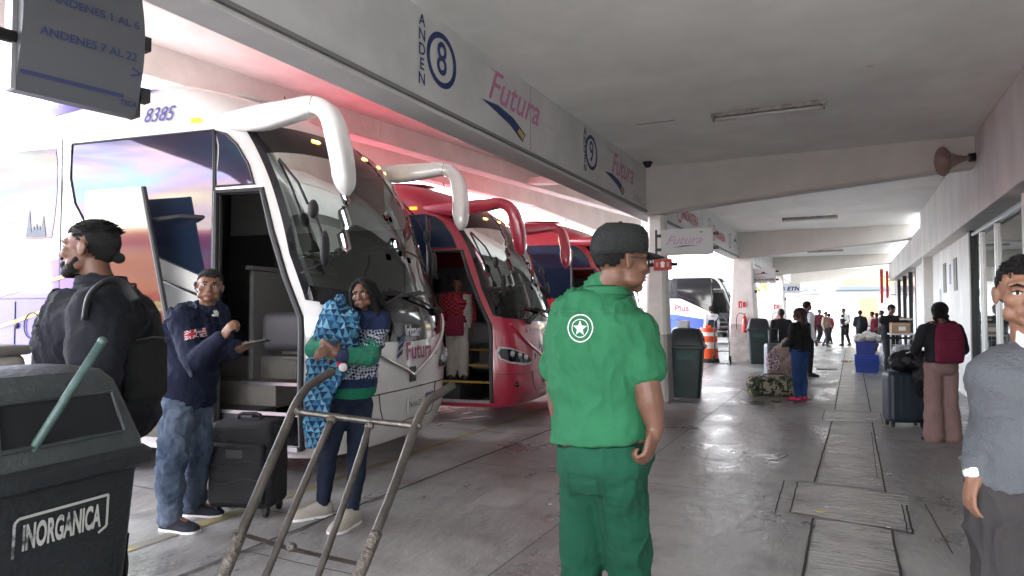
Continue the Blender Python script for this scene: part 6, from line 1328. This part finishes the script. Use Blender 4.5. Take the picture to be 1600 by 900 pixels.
# man handling parcels at the trolley
ft = KZ(1392, 589); sc_ = quick('person in black jacket bent over parcels, both hands raised before the face', (ft.x, ft.y), 1.66, RD(.25, -.97), cloth('black_work_jacket', (.014, .014, .018)), cloth('dark_grey_trousers', (.035, .035, .04)), vox=.013, bulk=1.15, skin=SK1, lean=.05,
    over=dict(elR=(.20, .06, .77), wrR=(.06, .20, .80), elL=(-.21, .06, .77), wrL=(-.09, .22, .79)), gaze=RD(.1, -.9) + Vector((0, 0, -.35)))
e = empty('parcel', sc_.P(-.02, .25, .80), label='small white packet held up by the person in the black jacket', cat='parcel'); mb = MB(); mb.rbox((0, 0, 0), (.30, .12, .035), .01, rz=YAW); mb.build('packet', mat('packet_white', (.6, .6, .58), .5), e)
# driver by the far coach
ft = KZ(1112, 557); dr = quick('person in dark vest and white shirt from behind, by the far coach door', (ft.x, ft.y), 1.68, RD(-.2, 1), cloth('white_shirt', (.6, .62, .66)), cloth('black_trousers', (.015, .015, .018)), vox=.02, group=None)
mb = MB(); rings = []
for z, a, b in ((.52, .125, .09), (.6, .12, .085), (.72, .12, .085), (.80, .10, .075), (.84, .05, .05)): rings.append([dr.loc(dr.P(a * cos(t), b * sin(t), z)) for t in [2 * pi * k / 16 for k in range(16)]])
mb.loft(rings); mb.build('vest', cloth('navy_vest', (.015, .02, .035)), dr.e, smooth=True)
# ================================================================== loose objects
M_bin = mat('black_bin_plastic', (.010, .013, .015), .5, var=.3, vscale=5, bump=.25, bscale=60); M_bing = mat('dark_green_bin', (.014, .03, .030), .45, var=.2, vscale=4, bump=.2, bscale=50)
M_lid = mat('grey_green_lid', (.035, .042, .043), .5, var=.25, vscale=6, bump=.3, bscale=40); M_whitebar = mat('worn_white_print', (.42, .42, .40), .7, col2=(.05, .055, .06), vscale=9, lo=.52, hi=.62, detail=10)
def rrect(a, b, z, c=.05, n=4):
    P_ = []
    for sx_, sy_, a0 in ((1, -1, -pi / 2), (1, 1, 0), (-1, 1, pi / 2), (-1, -1, pi)):
        for k in range(n + 1): t = a0 + pi / 2 * k / n; P_.append(Vector((sx_ * (a - c) + c * cos(t), sy_ * (b - c) + c * sin(t), z)))
    return P_
def litter_bin(label, loc, rz, word, m=M_bin, lid=M_lid, H=1.0, print_m=None, sides=('front',), hx=1.0):
    e = empty('litter_bin', loc, rz, label=label, cat='litter bin', group='tall plastic litter bins'); A, B_ = .30 * hx, .26 * hx; e['group'] = 'tall plastic litter bins'
    mb = MB(); mb.loft([rrect(A * .74, B_ * .74, 0), rrect(A * .76, B_ * .76, .03), rrect(A * .95, B_ * .95, H - .10), rrect(A * .97, B_ * .97, H - .06)]); mb.build('bin_body', m, e, smooth=False, auto=.5)
    mb = MB(); mb.loft([rrect(A * 1.0, B_ * 1.0, H - .075), rrect(A * 1.08, B_ * 1.09, H - .06), rrect(A * 1.09, B_ * 1.1, H - .02), rrect(A * 1.02, B_ * 1.02, H)]); mb.build('rim', m, e, auto=.5)
    mb = MB(); mb.loft([rrect(A * 1.0, B_ * 1.0, H, .05), rrect(A * .99, B_ * .99, H + .03, .05), rrect(A * .80, B_ * .72, H + .24, .05), rrect(A * .72, B_ * .62, H + .275, .06), rrect(A * .5, B_ * .4, H + .292, .05), rrect(A * .15, B_ * .12, H + .298, .02)]); mb.build('lid', lid, e, auto=.45)
    # openings with frames on the sloping faces
    def slope(u, v, side, off):
        # u across -1..1, v 0..1 up the slope
        a = lerp(A * .99, A * .80, v); b = lerp(B_ * .99, B_ * .72, v); z = H + .03 + .21 * v; ta, tb = (.19 * A) / .21, (.27 * B_) / .21
        if side == 'front': return Vector((u * a, -b, z)) + Vector((0, -1, tb * 1.0)).normalized() * off
        return Vector((a, u * b, z)) + Vector((1, 0, ta)).normalized() * off
    for side in sides:
        mb = MB(); mb.add([slope(u, v, side, .003) for u, v in ((-.72, .14), (.72, .14), (.76, .80), (-.76, .80))], [(0, 1, 2, 3)]); mb.build('opening', mat('bin_hole', (.004, .005, .006), .9), e)
        mb = MB(); mb.tube([slope(u, v, side, .004) for u, v in ((-.72, .14), (.72, .14), (.76, .80), (-.76, .80), (-.72, .14))], .008, 6); mb.build('opening_rim', lid, e)
    def face(u, z, side, off=.004):
        t = (z - .03) / (H - .13); a = lerp(A * .76, A * .95, t); b = lerp(B_ * .76, B_ * .95, t); return Vector((u, -b - off, z)) if side == 'front' else Vector((a + off, u, z))
    for side in ('front', 'end'):
        w_ = .155; zc = H - .215; mb = MB(); h_ = .055
        vs, fs = text2d(word, .115, 0, .004, sx=(.26 / (len(word) * .072)) * 1.0); mb.add([face(a, zc + b * .92, side) for a, b in vs], fs); mb.build('lettering', print_m or M_whitebar, e)
        mb = MB(); fr = [(-w_, zc - h_ * .9), (-w_, zc + h_), (-w_ + .012, zc + h_ + .012), (w_, zc + h_ + .012), (w_, zc - h_ * .7), (w_ - .03, zc - h_)]
        for (a, za), (b, zb) in zip(fr[:-1], fr[1:]): dd = Vector((b - a, zb - za)).normalized() * .0045; mb.add([face(a - dd.y, za + dd.x, side), face(b - dd.y, zb + dd.x, side), face(b + dd.y, zb - dd.x, side), face(a + dd.y, za - dd.x, side)], [(0, 1, 2, 3)])
        mb.build('frame_print', print_m or M_whitebar, e)
        for s in (-1, 1):
            mb = MB(); mb.add([face(s * .17 - .006, .1, side, .006), face(s * .17 + .006, .1, side, .006), face(s * .2 + .006, H - .32, side, .006), face(s * .2 - .006, H - .32, side, .006)], [(0, 1, 2, 3)]); mb.build('moulded_rib', m, e)
    return e
v = RD(.93, -.35); rzb = atan2(v.y, v.x) + pi / 2
cb = RD(1, 0) * -1.674 + RD(0, 1) * 2.297
litter_bin('large dark bin filling the lower left corner, a green stick poking out', (cb.x, cb.y, 0), rzb, 'INORGANICA', H=1.02)
e = empty('broom_stick', K(50, 700, 2.05), label='green broom stick leaning out of the large bin\'s opening', cat='stick')
mb = MB(); a, b_ = K(50, 704, 2.10), K(160, 533, 2.12); mb.tube([a - Vector(e.location) - (b_ - a) * .25, a - Vector(e.location), b_ - Vector(e.location)], .0135, 12); mb.ell(b_ - Vector(e.location), (.0145, .0145, .0145)); mb.build('pole', mat('faded_green_pole', (.045, .085, .075), .5, var=.3, vscale=20), e, smooth=True)
M_gprint = mat('green_print', (.02, .13, .10), .6)
c2 = KZ(1070, 622); litter_bin('dark green bin with a stack of white trays on top, beside the first column', (c2.x, c2.y + .2, 0), radians(6), 'ORGANICA', M_bing, mat('black_lid', (.02, .022, .024), .45), H=.92, print_m=M_gprint, sides=('end',))
mb = MB(); e = empty('cup_stack', (c2.x - .05, c2.y + .2, 1.2155), label='short stack of white foam trays on the nearer green bin', cat='trays')
for k in range(4): mb = MB(); mb.loft([rrect(.085, .07, .028 * k, .02), rrect(.105, .085, .028 * k + .045, .02)], cap=True); mb.build('tray', M_white, e, auto=.5)
c3 = KZ(1184, 569); litter_bin('second dark green bin farther off, between the second and third columns', (c3.x, c3.y + .2, 0), radians(12), 'ORGANICA', M_bing, mat('black_lid', (.02, .022, .024), .45), H=1.02, print_m=M_gprint, sides=())
mb = MB((-9.6, 5.2, 0)); mb.lathe([(.36, 0), (.38, .1), (.38, .9), (.3, 1.0), (.1, 1.02)], 20, c=(-9.6, 5.2, 0)); 
e = empty('bollard', K(3, 560, 3.4), label='beige rounded post end at the left edge beside the bearded person', cat='bollard'); mb = MB(); mb.rbox((-.06, 0, -.5), (.22, .2, 1.05), .05); mb.build('post', mat('beige_plastic', (.30, .27, .23), .6), e, smooth=True)
mb = MB(); mb.rbox((-.06, 0, .04), (.26, .22, .05), .02); mb.build('lid', mat('beige_dark', (.12, .11, .10), .6), e, smooth=True)

# ---- hand truck in the foreground
e = empty('hand_truck', KZ(440, 1010), label='worn steel tube hand truck standing in the foreground before the black suitcase', cat='hand truck'); O = Vector(e.location); Q = lambda x, y, d_: K(x, y, d_) - O
def htube(P_, r, nm, m=M_steel): mb = MB(); mb.tube([Q(*v) for v in smooth_pts(P_, 6)], r, 14); return mb.build(nm, m, e, smooth=True)
rl = [(520, 580, 3.12), (500, 592, 3.06), (480, 606, 2.98), (462, 632, 2.90), (448, 665, 2.83), (418, 735, 2.68), (378, 830, 2.50), (350, 895, 2.40), (310, 985, 2.26)]
rr_ = [(708, 602, 3.18), (690, 613, 3.12), (668, 628, 3.05), (655, 652, 2.97), (640, 690, 2.88), (615, 762, 2.72), (588, 830, 2.58), (560, 900, 2.46), (528, 985, 2.32)]
htube(rl, .019, 'rail'); htube(rr_, .019, 'rail')
htube([(463, 643, 2.88), (555, 655, 2.91), (652, 666, 2.94)], .014, 'crossbar'); htube([(518, 655, 2.87), (470, 768, 2.64), (415, 900, 2.40), (380, 985, 2.28)], .014, 'slat_tube'); htube([(577, 665, 2.89), (545, 765, 2.68), (497, 898, 2.44), (462, 985, 2.30)], .014, 'slat_tube')
for pq in [((370, 832, 2.49), (455, 858, 2.51)), ((455, 858, 2.51), (572, 884, 2.50))]:
    mb = MB(); a, b_ = Q(*pq[0]), Q(*pq[1]); mb.tube([a, b_], .020, 8, flat=.22); mb.build('flat_bar', M_steel, e)
for (x, y, d_) in ((463, 643, 2.88), (518, 656, 2.87), (577, 666, 2.89), (652, 666, 2.94), (372, 834, 2.50), (584, 838, 2.57), (455, 855, 2.51)):
    mb = MB(); mb.ell(Q(x, y, d_), (.021, .021, .018)); mb.build('weld', mat('weld_rust', (.09, .075, .06), .5, metal=.6, col2=(.2, .18, .16), vscale=60, bump=.8, bscale=90), e, smooth=True)
for P_, rr in (([(374, 836, 2.495), (352, 890, 2.40), (334, 930, 2.35)], .025), ([(588, 832, 2.575), (570, 876, 2.50), (553, 915, 2.44)], .024)):
    mb = MB(); mb.tube([Q(*v) for v in smooth_pts(P_, 4)], rr, 9); o = mb.build('sleeve', mat('rusty_sleeve', (.09, .07, .055), .55, metal=.5, col2=(.18, .16, .14), vscale=30, bump=.9, bscale=40), e, smooth=True)
w1, w2 = Vector(KZ(330, 1010)) - O, Vector(KZ(560, 1025)) - O
for k, w_0 in enumerate((w1, w2)):
    dr_ = (w2 - w1).normalized(); c = w_0 + Vector((0, 0, .13)); mb = MB(); mb.tube([c - dr_ * .03, c + dr_ * .03], .13, 24); wl = mb.build('wheel', M_rubber, e, auto=.5, bev=.01); mb = MB(); mb.tube([c - dr_ * .034, c + dr_ * .034], .06, 16); mb.build('hub', M_steel, wl, auto=.5)
mb = MB(); mb.tube([w1 + Vector((0, 0, .13)), w2 + Vector((0, 0, .13))], .012, 8); mb.build('axle', M_steel, e)
mb = MB(); mm = (w1 + w2) / 2; dr_ = (w2 - w1).normalized(); nn_ = Vector((-dr_.y, dr_.x, 0)); mb.box(mm + nn_ * .14 + Vector((0, 0, .012)), (.42, .26, .008), rz=atan2(dr_.y, dr_.x)); mb.build('toe_plate', M_steel, e)
# upright hand trucks farther off
def small_truck(label, x, y, rz, lean=.1, m=M_dark):
    e = empty('hand_truck', (x, y, 0), rz, label=label, cat='hand truck')
    for s in (-1, 1):
        mb = MB(); mb.tube(smooth_pts([(s * .2, 0, .08), (s * .2, lean, 1.05), (s * .17, lean + .02, 1.2), (s * .05, lean + .16, 1.36)], 5), .017, 8); mb.build('rail', m, e, smooth=True)
        mb = MB(); mb.tube([(s * .24 - .025, 0, .11), (s * .24 + .025, 0, .11)], .11, 20); wl = mb.build('wheel', M_rubber, e, auto=.5); mb = MB(); mb.tube([(s * .24 - .03, 0, .11), (s * .24 + .03, 0, .11)], .045, 12); mb.build('hub', M_alu, wl, auto=.5)
    for z in (.35, .98): mb = MB(); mb.tube([(-.2, lean * z, z), (.2, lean * z, z)], .013, 8); mb.build('crossbar', m, e, smooth=True)
    mb = MB(); mb.box((0, -.12, .02), (.42, .24, .008)); mb.build('toe_plate', m, e); return e
t1 = KZ(1128, 568); small_truck('dark empty hand truck standing against the second column', t1.x, t1.y, radians(8), .12)
t2 = KZ(1208, 567); small_truck('pale steel hand truck leaning behind the second dark green bin', t2.x, t2.y, radians(-30), .2, M_steel)
# ---- traffic barrel
c = KZ(1107, 566); e = empty('traffic_barrel', (c.x, c.y, 0), label='orange and white striped traffic barrel left of the second column', cat='barrel')
ORG = mat('barrel_orange', (.75, .10, .02), .5); prev = 0
for i, (z0, z1, r0, r1, m) in enumerate(((0, .12, .33, .30, M_rubber), (.12, .42, .29, .28, ORG), (.42, .60, .278, .27, M_white), (.60, .78, .268, .26, ORG), (.78, .90, .258, .25, M_white), (.90, 1.02, .248, .235, ORG))):
    mb = MB(); mb.lathe([(r0, z0), (r1, z1)], 28); mb.build('band', m, e, auto=.5)
mb = MB(); mb.box((0, 0, 1.06), (.16, .03, .08)); mb.build('handle', ORG, e, bev=.01)
# ---- fire points on the columns
def fire_point(x, y, lab, lab2, z=1.72):
    e = empty('fire_sign', (x, y, z), label=lab, cat='sign', group='fire signs on the columns'); mb = MB(); mb.box((0, 0, 0), (.24, .008, .22)); mb.build('board', M_white, e)
    mb = MB(); mb.add([(-.11, -.006, -.10), (0.0, -.006, -.10), (0, -.006, .10), (-.11, -.006, .10)], [(0, 1, 2, 3)]); mb.build('red_field', mat('fire_red', (.6, .02, .02), .4), e)
    mb = MB(); mb.add([(-.06, -.008, -.07), (-.03, -.008, -.07), (-.03, -.008, .05), (-.06, -.008, .05)], [(0, 1, 2, 3)]); mb.build('pictogram', M_white, e)
    mb = MB(); mb.add([(.02, -.006, -.08), (.10, -.006, -.08), (.10, -.006, .08), (.02, -.006, .08)], [(0, 1, 2, 3)]); mb.build('red_field', mat('fire_red', (.6, .02, .02), .4), e)
    f = empty('fire_extinguisher', (x + .08, y - .10, .86), label=lab2, cat='extinguisher', group='fire extinguishers on the columns'); RM = mat('extinguisher_red', (.5, .015, .015), .25, coat=1)
    mb = MB(); mb.lathe([(.02, 0), (.075, .01), (.082, .05), (.082, .40), (.06, .47), (.03, .50), (.02, .52)], 20); mb.build('cylinder', RM, f, auto=.7)
    mb = MB(); mb.box((0, 0, .545), (.03, .14, .035)); mb.box((0, .03, .58), (.025, .16, .015)); mb.build('valve', mat('valve_red', (.4, .02, .02), .4), f); mb = MB(); mb.tube(smooth_pts([(0, -.05, .55), (-.12, -.05, .60), (-.22, 0, .5), (-.24, 0, .25), (-.23, 0, .1)], 4), .011, 8); mb.build('hose', M_rubber, f, smooth=True)
fire_point(-2.93, 21.68, 'white and red fire sign on the second column', 'red fire extinguisher hanging on the second column above the hand truck')
fire_point(-2.93, 32.55, 'small white and red fire sign on the third column', 'red fire extinguisher hanging on the third column behind the second green bin')

# ---- luggage
def suitcase(label, c, rz, w, h, dpt, m, soft=True, handle=0.0, wheels=4, name='suitcase', ribs=True):
    e = empty(name, (c[0], c[1], 0), rz, label=label, cat='suitcase'); mb = MB(); mb.rbox((0, 0, .06 + h / 2), (w, dpt, h), min(.06, dpt * .3), seg=5); o = mb.build('shell', m, e, smooth=True); remesh(o, .012, 2, .008 if soft else .002, .10)
    if soft:
        mb = MB(); mb.rbox((0, -dpt / 2 - .015, .06 + h * .42), (w * .84, .07, h * .70), .028, seg=4); o2 = mb.build('front_pocket', m, e, smooth=True)
        for z in (.10, .30): mb = MB(); mb.tube([(x, -dpt / 2 - .053 - .004, .06 + h * (.25 + z) + .02 * sin(x * 16)) for x in [-w * .36 + w * .72 * k / 16 for k in range(17)]], .004, 6); mb.build('zip', M_dark, e)
        mb = MB(); mb.rbox((0, -dpt / 2 - .058, .06 + h * .66), (.13, .008, .06), .003); mb.build('badge', M_dark, e)
    elif ribs:
        for k in range(5): mb = MB(); mb.rbox((-w * .36 + w * .18 * k, -dpt / 2 - .002, .06 + h / 2), (.018, .012, h * .84), .004); mb.build('shell_rib', m, e)
    mb = MB(); mb.tube([(-.09, 0, .055 + h), (-.085, 0, .095 + h), (-.05, 0, .105 + h), (.05, 0, .105 + h), (.085, 0, .095 + h), (.09, 0, .055 + h)], .013, 8); mb.build('carry_handle', M_rubber, e, smooth=True)
    if handle:
        mb = MB(); mb.tube([(-.11, dpt * .3, .06 + h), (-.11, dpt * .3, .06 + h + handle)], .008, 6); mb.tube([(.11, dpt * .3, .06 + h), (.11, dpt * .3, .06 + h + handle)], .008, 6); mb.build('tow_bars', M_alu, e, smooth=True); mb = MB(); mb.rbox((0, dpt * .3, .07 + h + handle), (.26, .035, .03), .012); mb.build('tow_grip', M_rubber, e)
    for sx_ in (-1, 1):
        for sy_ in ((-1, 1) if wheels == 4 else (1,)):
            mb = MB(); mb.tube([(sx_ * w * .38 - .014, sy_ * dpt * .33, .03), (sx_ * w * .38 + .014, sy_ * dpt * .33, .03)], .03, 14); mb.box((sx_ * w * .38, sy_ * dpt * .33, .06), (.036, .05, .05)); mb.build('wheel', M_rubber, e)
    return e
c = KZ(388, 800); suitcase('black soft suitcase with stitched wavy front pocket, standing between two people', (c.x, c.y), radians(20), .50, .63, .32, cloth('black_luggage_cloth', (.016, .016, .018), bump=.5, bscale=50, rough=.7), wheels=4)
c = KZ(1414, 668); suitcase('tall navy suitcase with raised handle left of the pink trousers', (c.x, c.y + .1), radians(18), .46, .66, .30, mat('navy_shell', (.016, .025, .038), .4, var=.1), soft=False, handle=.42)
e = empty('travel_bag', (c.x + .12, c.y - .02, .72), label='slack black bag draped over the tall navy suitcase', cat='bag'); mb = MB(); mb.ell((-.06, 0, .15), (.24, .17, .14)); mb.ell((.12, -.12, -.05), (.15, .13, .28)); mb.ell((-.16, -.05, .10), (.13, .13, .10)); mb.ell((.10, -.05, .18), (.18, .14, .10))
o = mb.build('bag', cloth('black_bag_nylon', (.010, .010, .012), rough=.5, bump=.6, bscale=12), e, smooth=True); remesh(o, .012, 3, .05, .10)
mb = MB(); mb.tube(smooth_pts([(-.1, -.13, .25), (.05, -.2, .30), (.2, -.16, .22), (.26, -.05, .1)], 5), .006, 6); mb.build('strap', M_white, e, smooth=True)
# camouflage duffel, covered load and bags
CAM = mat('camouflage_cloth', (.05, .065, .03), .85, col2=(.26, .23, .16), vscale=9, lo=.49, hi=.51, detail=2, bump=.3)
def camo(m):
    n = m.node_tree; b = n.nodes['Principled BSDF']; l = n.links; src = b.inputs['Base Color'].links[0].from_socket; t = n.nodes.new('ShaderNodeTexCoord'); z = n.nodes.new('ShaderNodeTexNoise'); z.inputs['Scale'].default_value = 13; z.inputs['Detail'].default_value = 2; mp_ = n.nodes.new('ShaderNodeMapping'); mp_.inputs['Location'].default_value = (3, 7, 1)
    r = n.nodes.new('ShaderNodeValToRGB'); r.color_ramp.interpolation = 'CONSTANT'; r.color_ramp.elements[1].position = .54; mxx = n.nodes.new('ShaderNodeMix'); mxx.data_type = 'RGBA'; mxx.inputs[7].default_value = (.012, .012, .010, 1)
    l.new(t.outputs['Object'], mp_.inputs[0]); l.new(mp_.outputs[0], z.inputs['Vector']); l.new(z.outputs['Fac'], r.inputs[0]); l.new(r.outputs[0], mxx.inputs[0]); l.new(src, mxx.inputs[6]); l.new(mxx.outputs[2], b.inputs['Base Color'])
camo(CAM)
c = KZ(1206, 618); e = empty('duffel_bag', (c.x, c.y, 0), YAW + radians(-4), label='large camouflage duffel bag lying on the floor', cat='duffel bag'); mb = MB(); mb.rbox((0, 0, .17), (.86, .36, .34), .12, seg=5); o = mb.build('bag', CAM, e, smooth=True); remesh(o, .014, 3, .05, .14)
for x in (-.22, .22): mb = MB(); mb.tube([(x, .16, .33), (x, 0, .355), (x, -.17, .30), (x, -.19, .1)], .018, 6, flat=.3); mb.build('webbing', M_dark, e)
mb = MB(); mb.tube(smooth_pts([(-.22, -.12, .33), (-.15, -.2, .4), (.15, -.2, .4), (.22, -.12, .33)], 4), .012, 6); mb.build('handle', M_dark, e, smooth=True)
c = KZ(1221, 600); e = empty('covered_load', (c.x, c.y + .25, .0), label='tan cloth draped over a tall load beside the curly haired person', cat='covered load'); mb = MB()
for P_, r in (((0, 0, .35), .26), ((.02, 0, .6), .22), ((.10, 0, .82), .13), ((-.12, 0, .55), .16), ((.12, .0, .5), .2), ((-.05, 0, .15), .25)): mb.ell(P_, (r, r * .7, r * 1.05))
o = mb.build('cloth', cloth('tan_cloth', (.24, .19, .165), bump=.8, bscale=9), e, smooth=True); remesh(o, .014, 3, .08, .12)
c = KZ(1212, 603); e = empty('shopping_bag', (c.x - .05, c.y - .03, .33), YAW, label='small floral bag standing on the camouflage duffel bag', cat='bag'); mb = MB(); mb.loft([rrect(.10, .06, 0, .02), rrect(.12, .08, .15, .03), rrect(.11, .05, .32, .02)]); mb.build('bag', mat('floral_cloth', (.5, .4, .42), .8, col2=(.1, .05, .08), vscale=30, lo=.48, hi=.52), e, auto=.6)
mb = MB(); mb.tube(smooth_pts([(-.06, -.03, .31), (-.04, -.05, .42), (.04, -.05, .42), (.06, -.03, .31)], 4), .006, 6); mb.build('handle', M_dark, e)
c = KZ(1208, 598); suitcase('grey suitcase half hidden behind the tan covered load', (c.x + .0, c.y + .5), YAW, .42, .75, .28, mat('silver_shell', (.10, .11, .13), .4), soft=False, handle=.3)
# blue crates with wrapped goods
BC = mat('blue_crate_plastic', (.006, .05, .38), .4); BC2 = mat('deep_blue_crate', (.006, .035, .28), .45)
def crate(x, y, z, label, m=BC, w=.46, d_=.36, h=.20, rz=0.0):
    e = empty('crate', (x, y, z), rz, label=label, cat='crate', group='blue plastic crates'); mb = MB()
    for s in (-1, 1):
        mb.loft([[Vector((s * w * .46 * 1, -d_ * .46, 0)), Vector((s * w * .46, d_ * .46, 0)), Vector((s * (w * .46 - .012), d_ * .46, 0)), Vector((s * (w * .46 - .012), -d_ * .46, 0))], [Vector((s * w * .5, -d_ * .5, h)), Vector((s * w * .5, d_ * .5, h)), Vector((s * (w * .5 - .012), d_ * .5, h)), Vector((s * (w * .5 - .012), -d_ * .5, h))]])
        mb.loft([[Vector((-w * .46, s * d_ * .46, 0)), Vector((w * .46, s * d_ * .46, 0)), Vector((w * .46, s * (d_ * .46 - .012), 0)), Vector((-w * .46, s * (d_ * .46 - .012), 0))], [Vector((-w * .5, s * d_ * .5, h)), Vector((w * .5, s * d_ * .5, h)), Vector((w * .5, s * (d_ * .5 - .012), h)), Vector((-w * .5, s * (d_ * .5 - .012), h))]])
    mb.box((0, 0, .008), (w * .92, d_ * .92, .012)); mb.build('tray', m, e)
    mb = MB(); mb.tube([(-w * .51, -d_ * .51, h - .012), (w * .51, -d_ * .51, h - .012), (w * .51, d_ * .51, h - .012), (-w * .51, d_ * .51, h - .012), (-w * .51, -d_ * .51, h - .012)], .016, 6); mb.build('rim', m, e)
    for s in (-1, 0, 1): mb = MB(); mb.box((s * w * .3, -d_ * .49, h * .5), (.02, .016, h * .9)); mb.build('rib', m, e)
    return e
cx_, cy_ = .36, 18.95
names = ['lowest', 'second', 'third', 'fourth']
for k in range(4): crate(cx_, cy_, .0 + .065 * k + (0 if k else 0), 'blue crate, %s of the nested stack on the floor' % names[k], BC, .52, .40, .24)
crate(cx_ - .02, cy_, .44, 'dark blue deep crate on top of the nested blue stack', BC2, .44, .36, .32)
e = empty('wrapped_goods', (cx_ + .02, cy_, .76), label='crumpled clear plastic sacks of goods heaped on the blue crates', cat='sacks'); mb = MB()
for x, y_, z, r in ((-.12, 0, .08, .16), (.1, 0, .1, .16), (.28, .05, .06, .13), (-.2, -.05, .05, .1), (.02, .05, .16, .12)): mb.ell((x, y_, z), (r * 1.25, r, r * .7))
o = mb.build('sacks', mat('crumpled_plastic', (.45, .43, .40), .3, col2=(.75, .74, .72), vscale=12, bump=1, bscale=25), e, smooth=True); remesh(o, .014, 1, .08, .06)
for x, y_, z, s, lab in ((.72, 19.2, .0, .30, 'white plastic sack on the floor right of the blue crates'), (.78, 19.5, .42, .26, 'white plastic sack hanging higher beside the parcel trolley')):
    e = empty('plastic_sack', (x, y_, z), label=lab, cat='sack'); mb = MB(); mb.ell((0, 0, s * .7), (s * .55, s * .5, s * .75)); mb.ell((.03, 0, s * 1.3), (s * .3, s * .3, s * .3)); o = mb.build('sack', mat('white_plastic', (.72, .72, .72), .3, bump=.8, bscale=20), e, smooth=True); remesh(o, .014, 2, .06, .08)
crate(.82, 19.9, .0, 'blue crate half hidden behind the white sacks', BC, .5, .4, .36)
# parcel trolley with box
c = KZ(1411, 592); e = empty('trolley', (c.x, c.y, 0), radians(4), label='white wire trolley carrying parcels by the terminal wall', cat='trolley'); WM = mat('trolley_white', (.62, .63, .64), .4)
for sx_ in (-1, 1):
    for sy_ in (-1, 1): mb = MB(); mb.tube([(sx_ * .26, sy_ * .3, .08), (sx_ * .26, sy_ * .3, 1.02)], .016, 8); mb.build('post', WM, e, smooth=True); mb = MB(); mb.tube([(sx_ * .26 - .015, sy_ * .3, .05), (sx_ * .26 + .015, sy_ * .3, .05)], .05, 14); mb.build('castor', M_rubber, e)
for z in (.15, 1.0): mb = MB(); mb.box((0, 0, z), (.54, .64, .03)); mb.build('shelf', WM, e)
mb = MB()
for k in range(7): mb.tube([(-.26 + .52 * k / 6, -.31, .15), (-.26 + .52 * k / 6, -.31, 1.0)], .004, 5)
for k in range(6): mb.tube([(-.26, -.31, .25 + .13 * k), (.26, -.31, .25 + .13 * k)], .004, 5)
mb.build('wire_panel', WM, e)
o = empty('cardboard_box', (c.x - .05, c.y - .08, 1.016), radians(8), label='brown cardboard box with a white label on top of the trolley', cat='box'); mb = MB(); mb.rbox((0, 0, .12), (.36, .28, .24), .006); mb.build('carton', mat('cardboard', (.36, .24, .15), .8, var=.08), o)
mb = MB(); mb.box((.02, -.1415, .11), (.14, .002, .09)); mb.build('address_label', M_white, o); mb = MB(); mb.box((0, -.1412, .2), (.36, .002, .04)); mb.build('tape', mat('tape_tan', (.45, .34, .22), .3), o)
e2 = empty('bundle', (c.x + .02, c.y, .166), label='clear wrapped white bundle inside the trolley', cat='bundle'); mb = MB(); mb.rbox((0, 0, .3), (.44, .5, .58), .1); o = mb.build('wrap', mat('clear_wrap', (.5, .51, .52), .25, col2=(.2, .22, .24), vscale=8, bump=1, bscale=16), e2, smooth=True); remesh(o, .016, 2, .05, .08)
PK = KZ(1322, 566)
for i, (x, y_, c0) in enumerate(((0, 0, (.5, .2, .1)), (.12, .1, (.6, .5, .2)), (-.1, .2, (.5, .5, .5)))): mb = MB((PK.x + x, PK.y + y_, 0)); mb.rbox((PK.x + x, PK.y + y_, .03), (.1, .08, .05), .01, rz=i); mb.build('packet', mat('packet%d' % i, c0, .5), label=['small orange packet on the floor left of the blue crates', 'small yellow packet on the floor left of the blue crates', 'small grey packet on the floor left of the blue crates'][i], cat='packet')
e = empty('flat_board', (-.55, 19.6, .006), label='thin flat board lying on the platform left of the loose packets', cat='board'); mb = MB(); mb.box((0, 0, .012), (.5, .35, .015)); mb.box((0, 0, .02), (.42, .28, .004)); mb.build('board', mat('flat_board', (.35, .34, .32), .5), e)
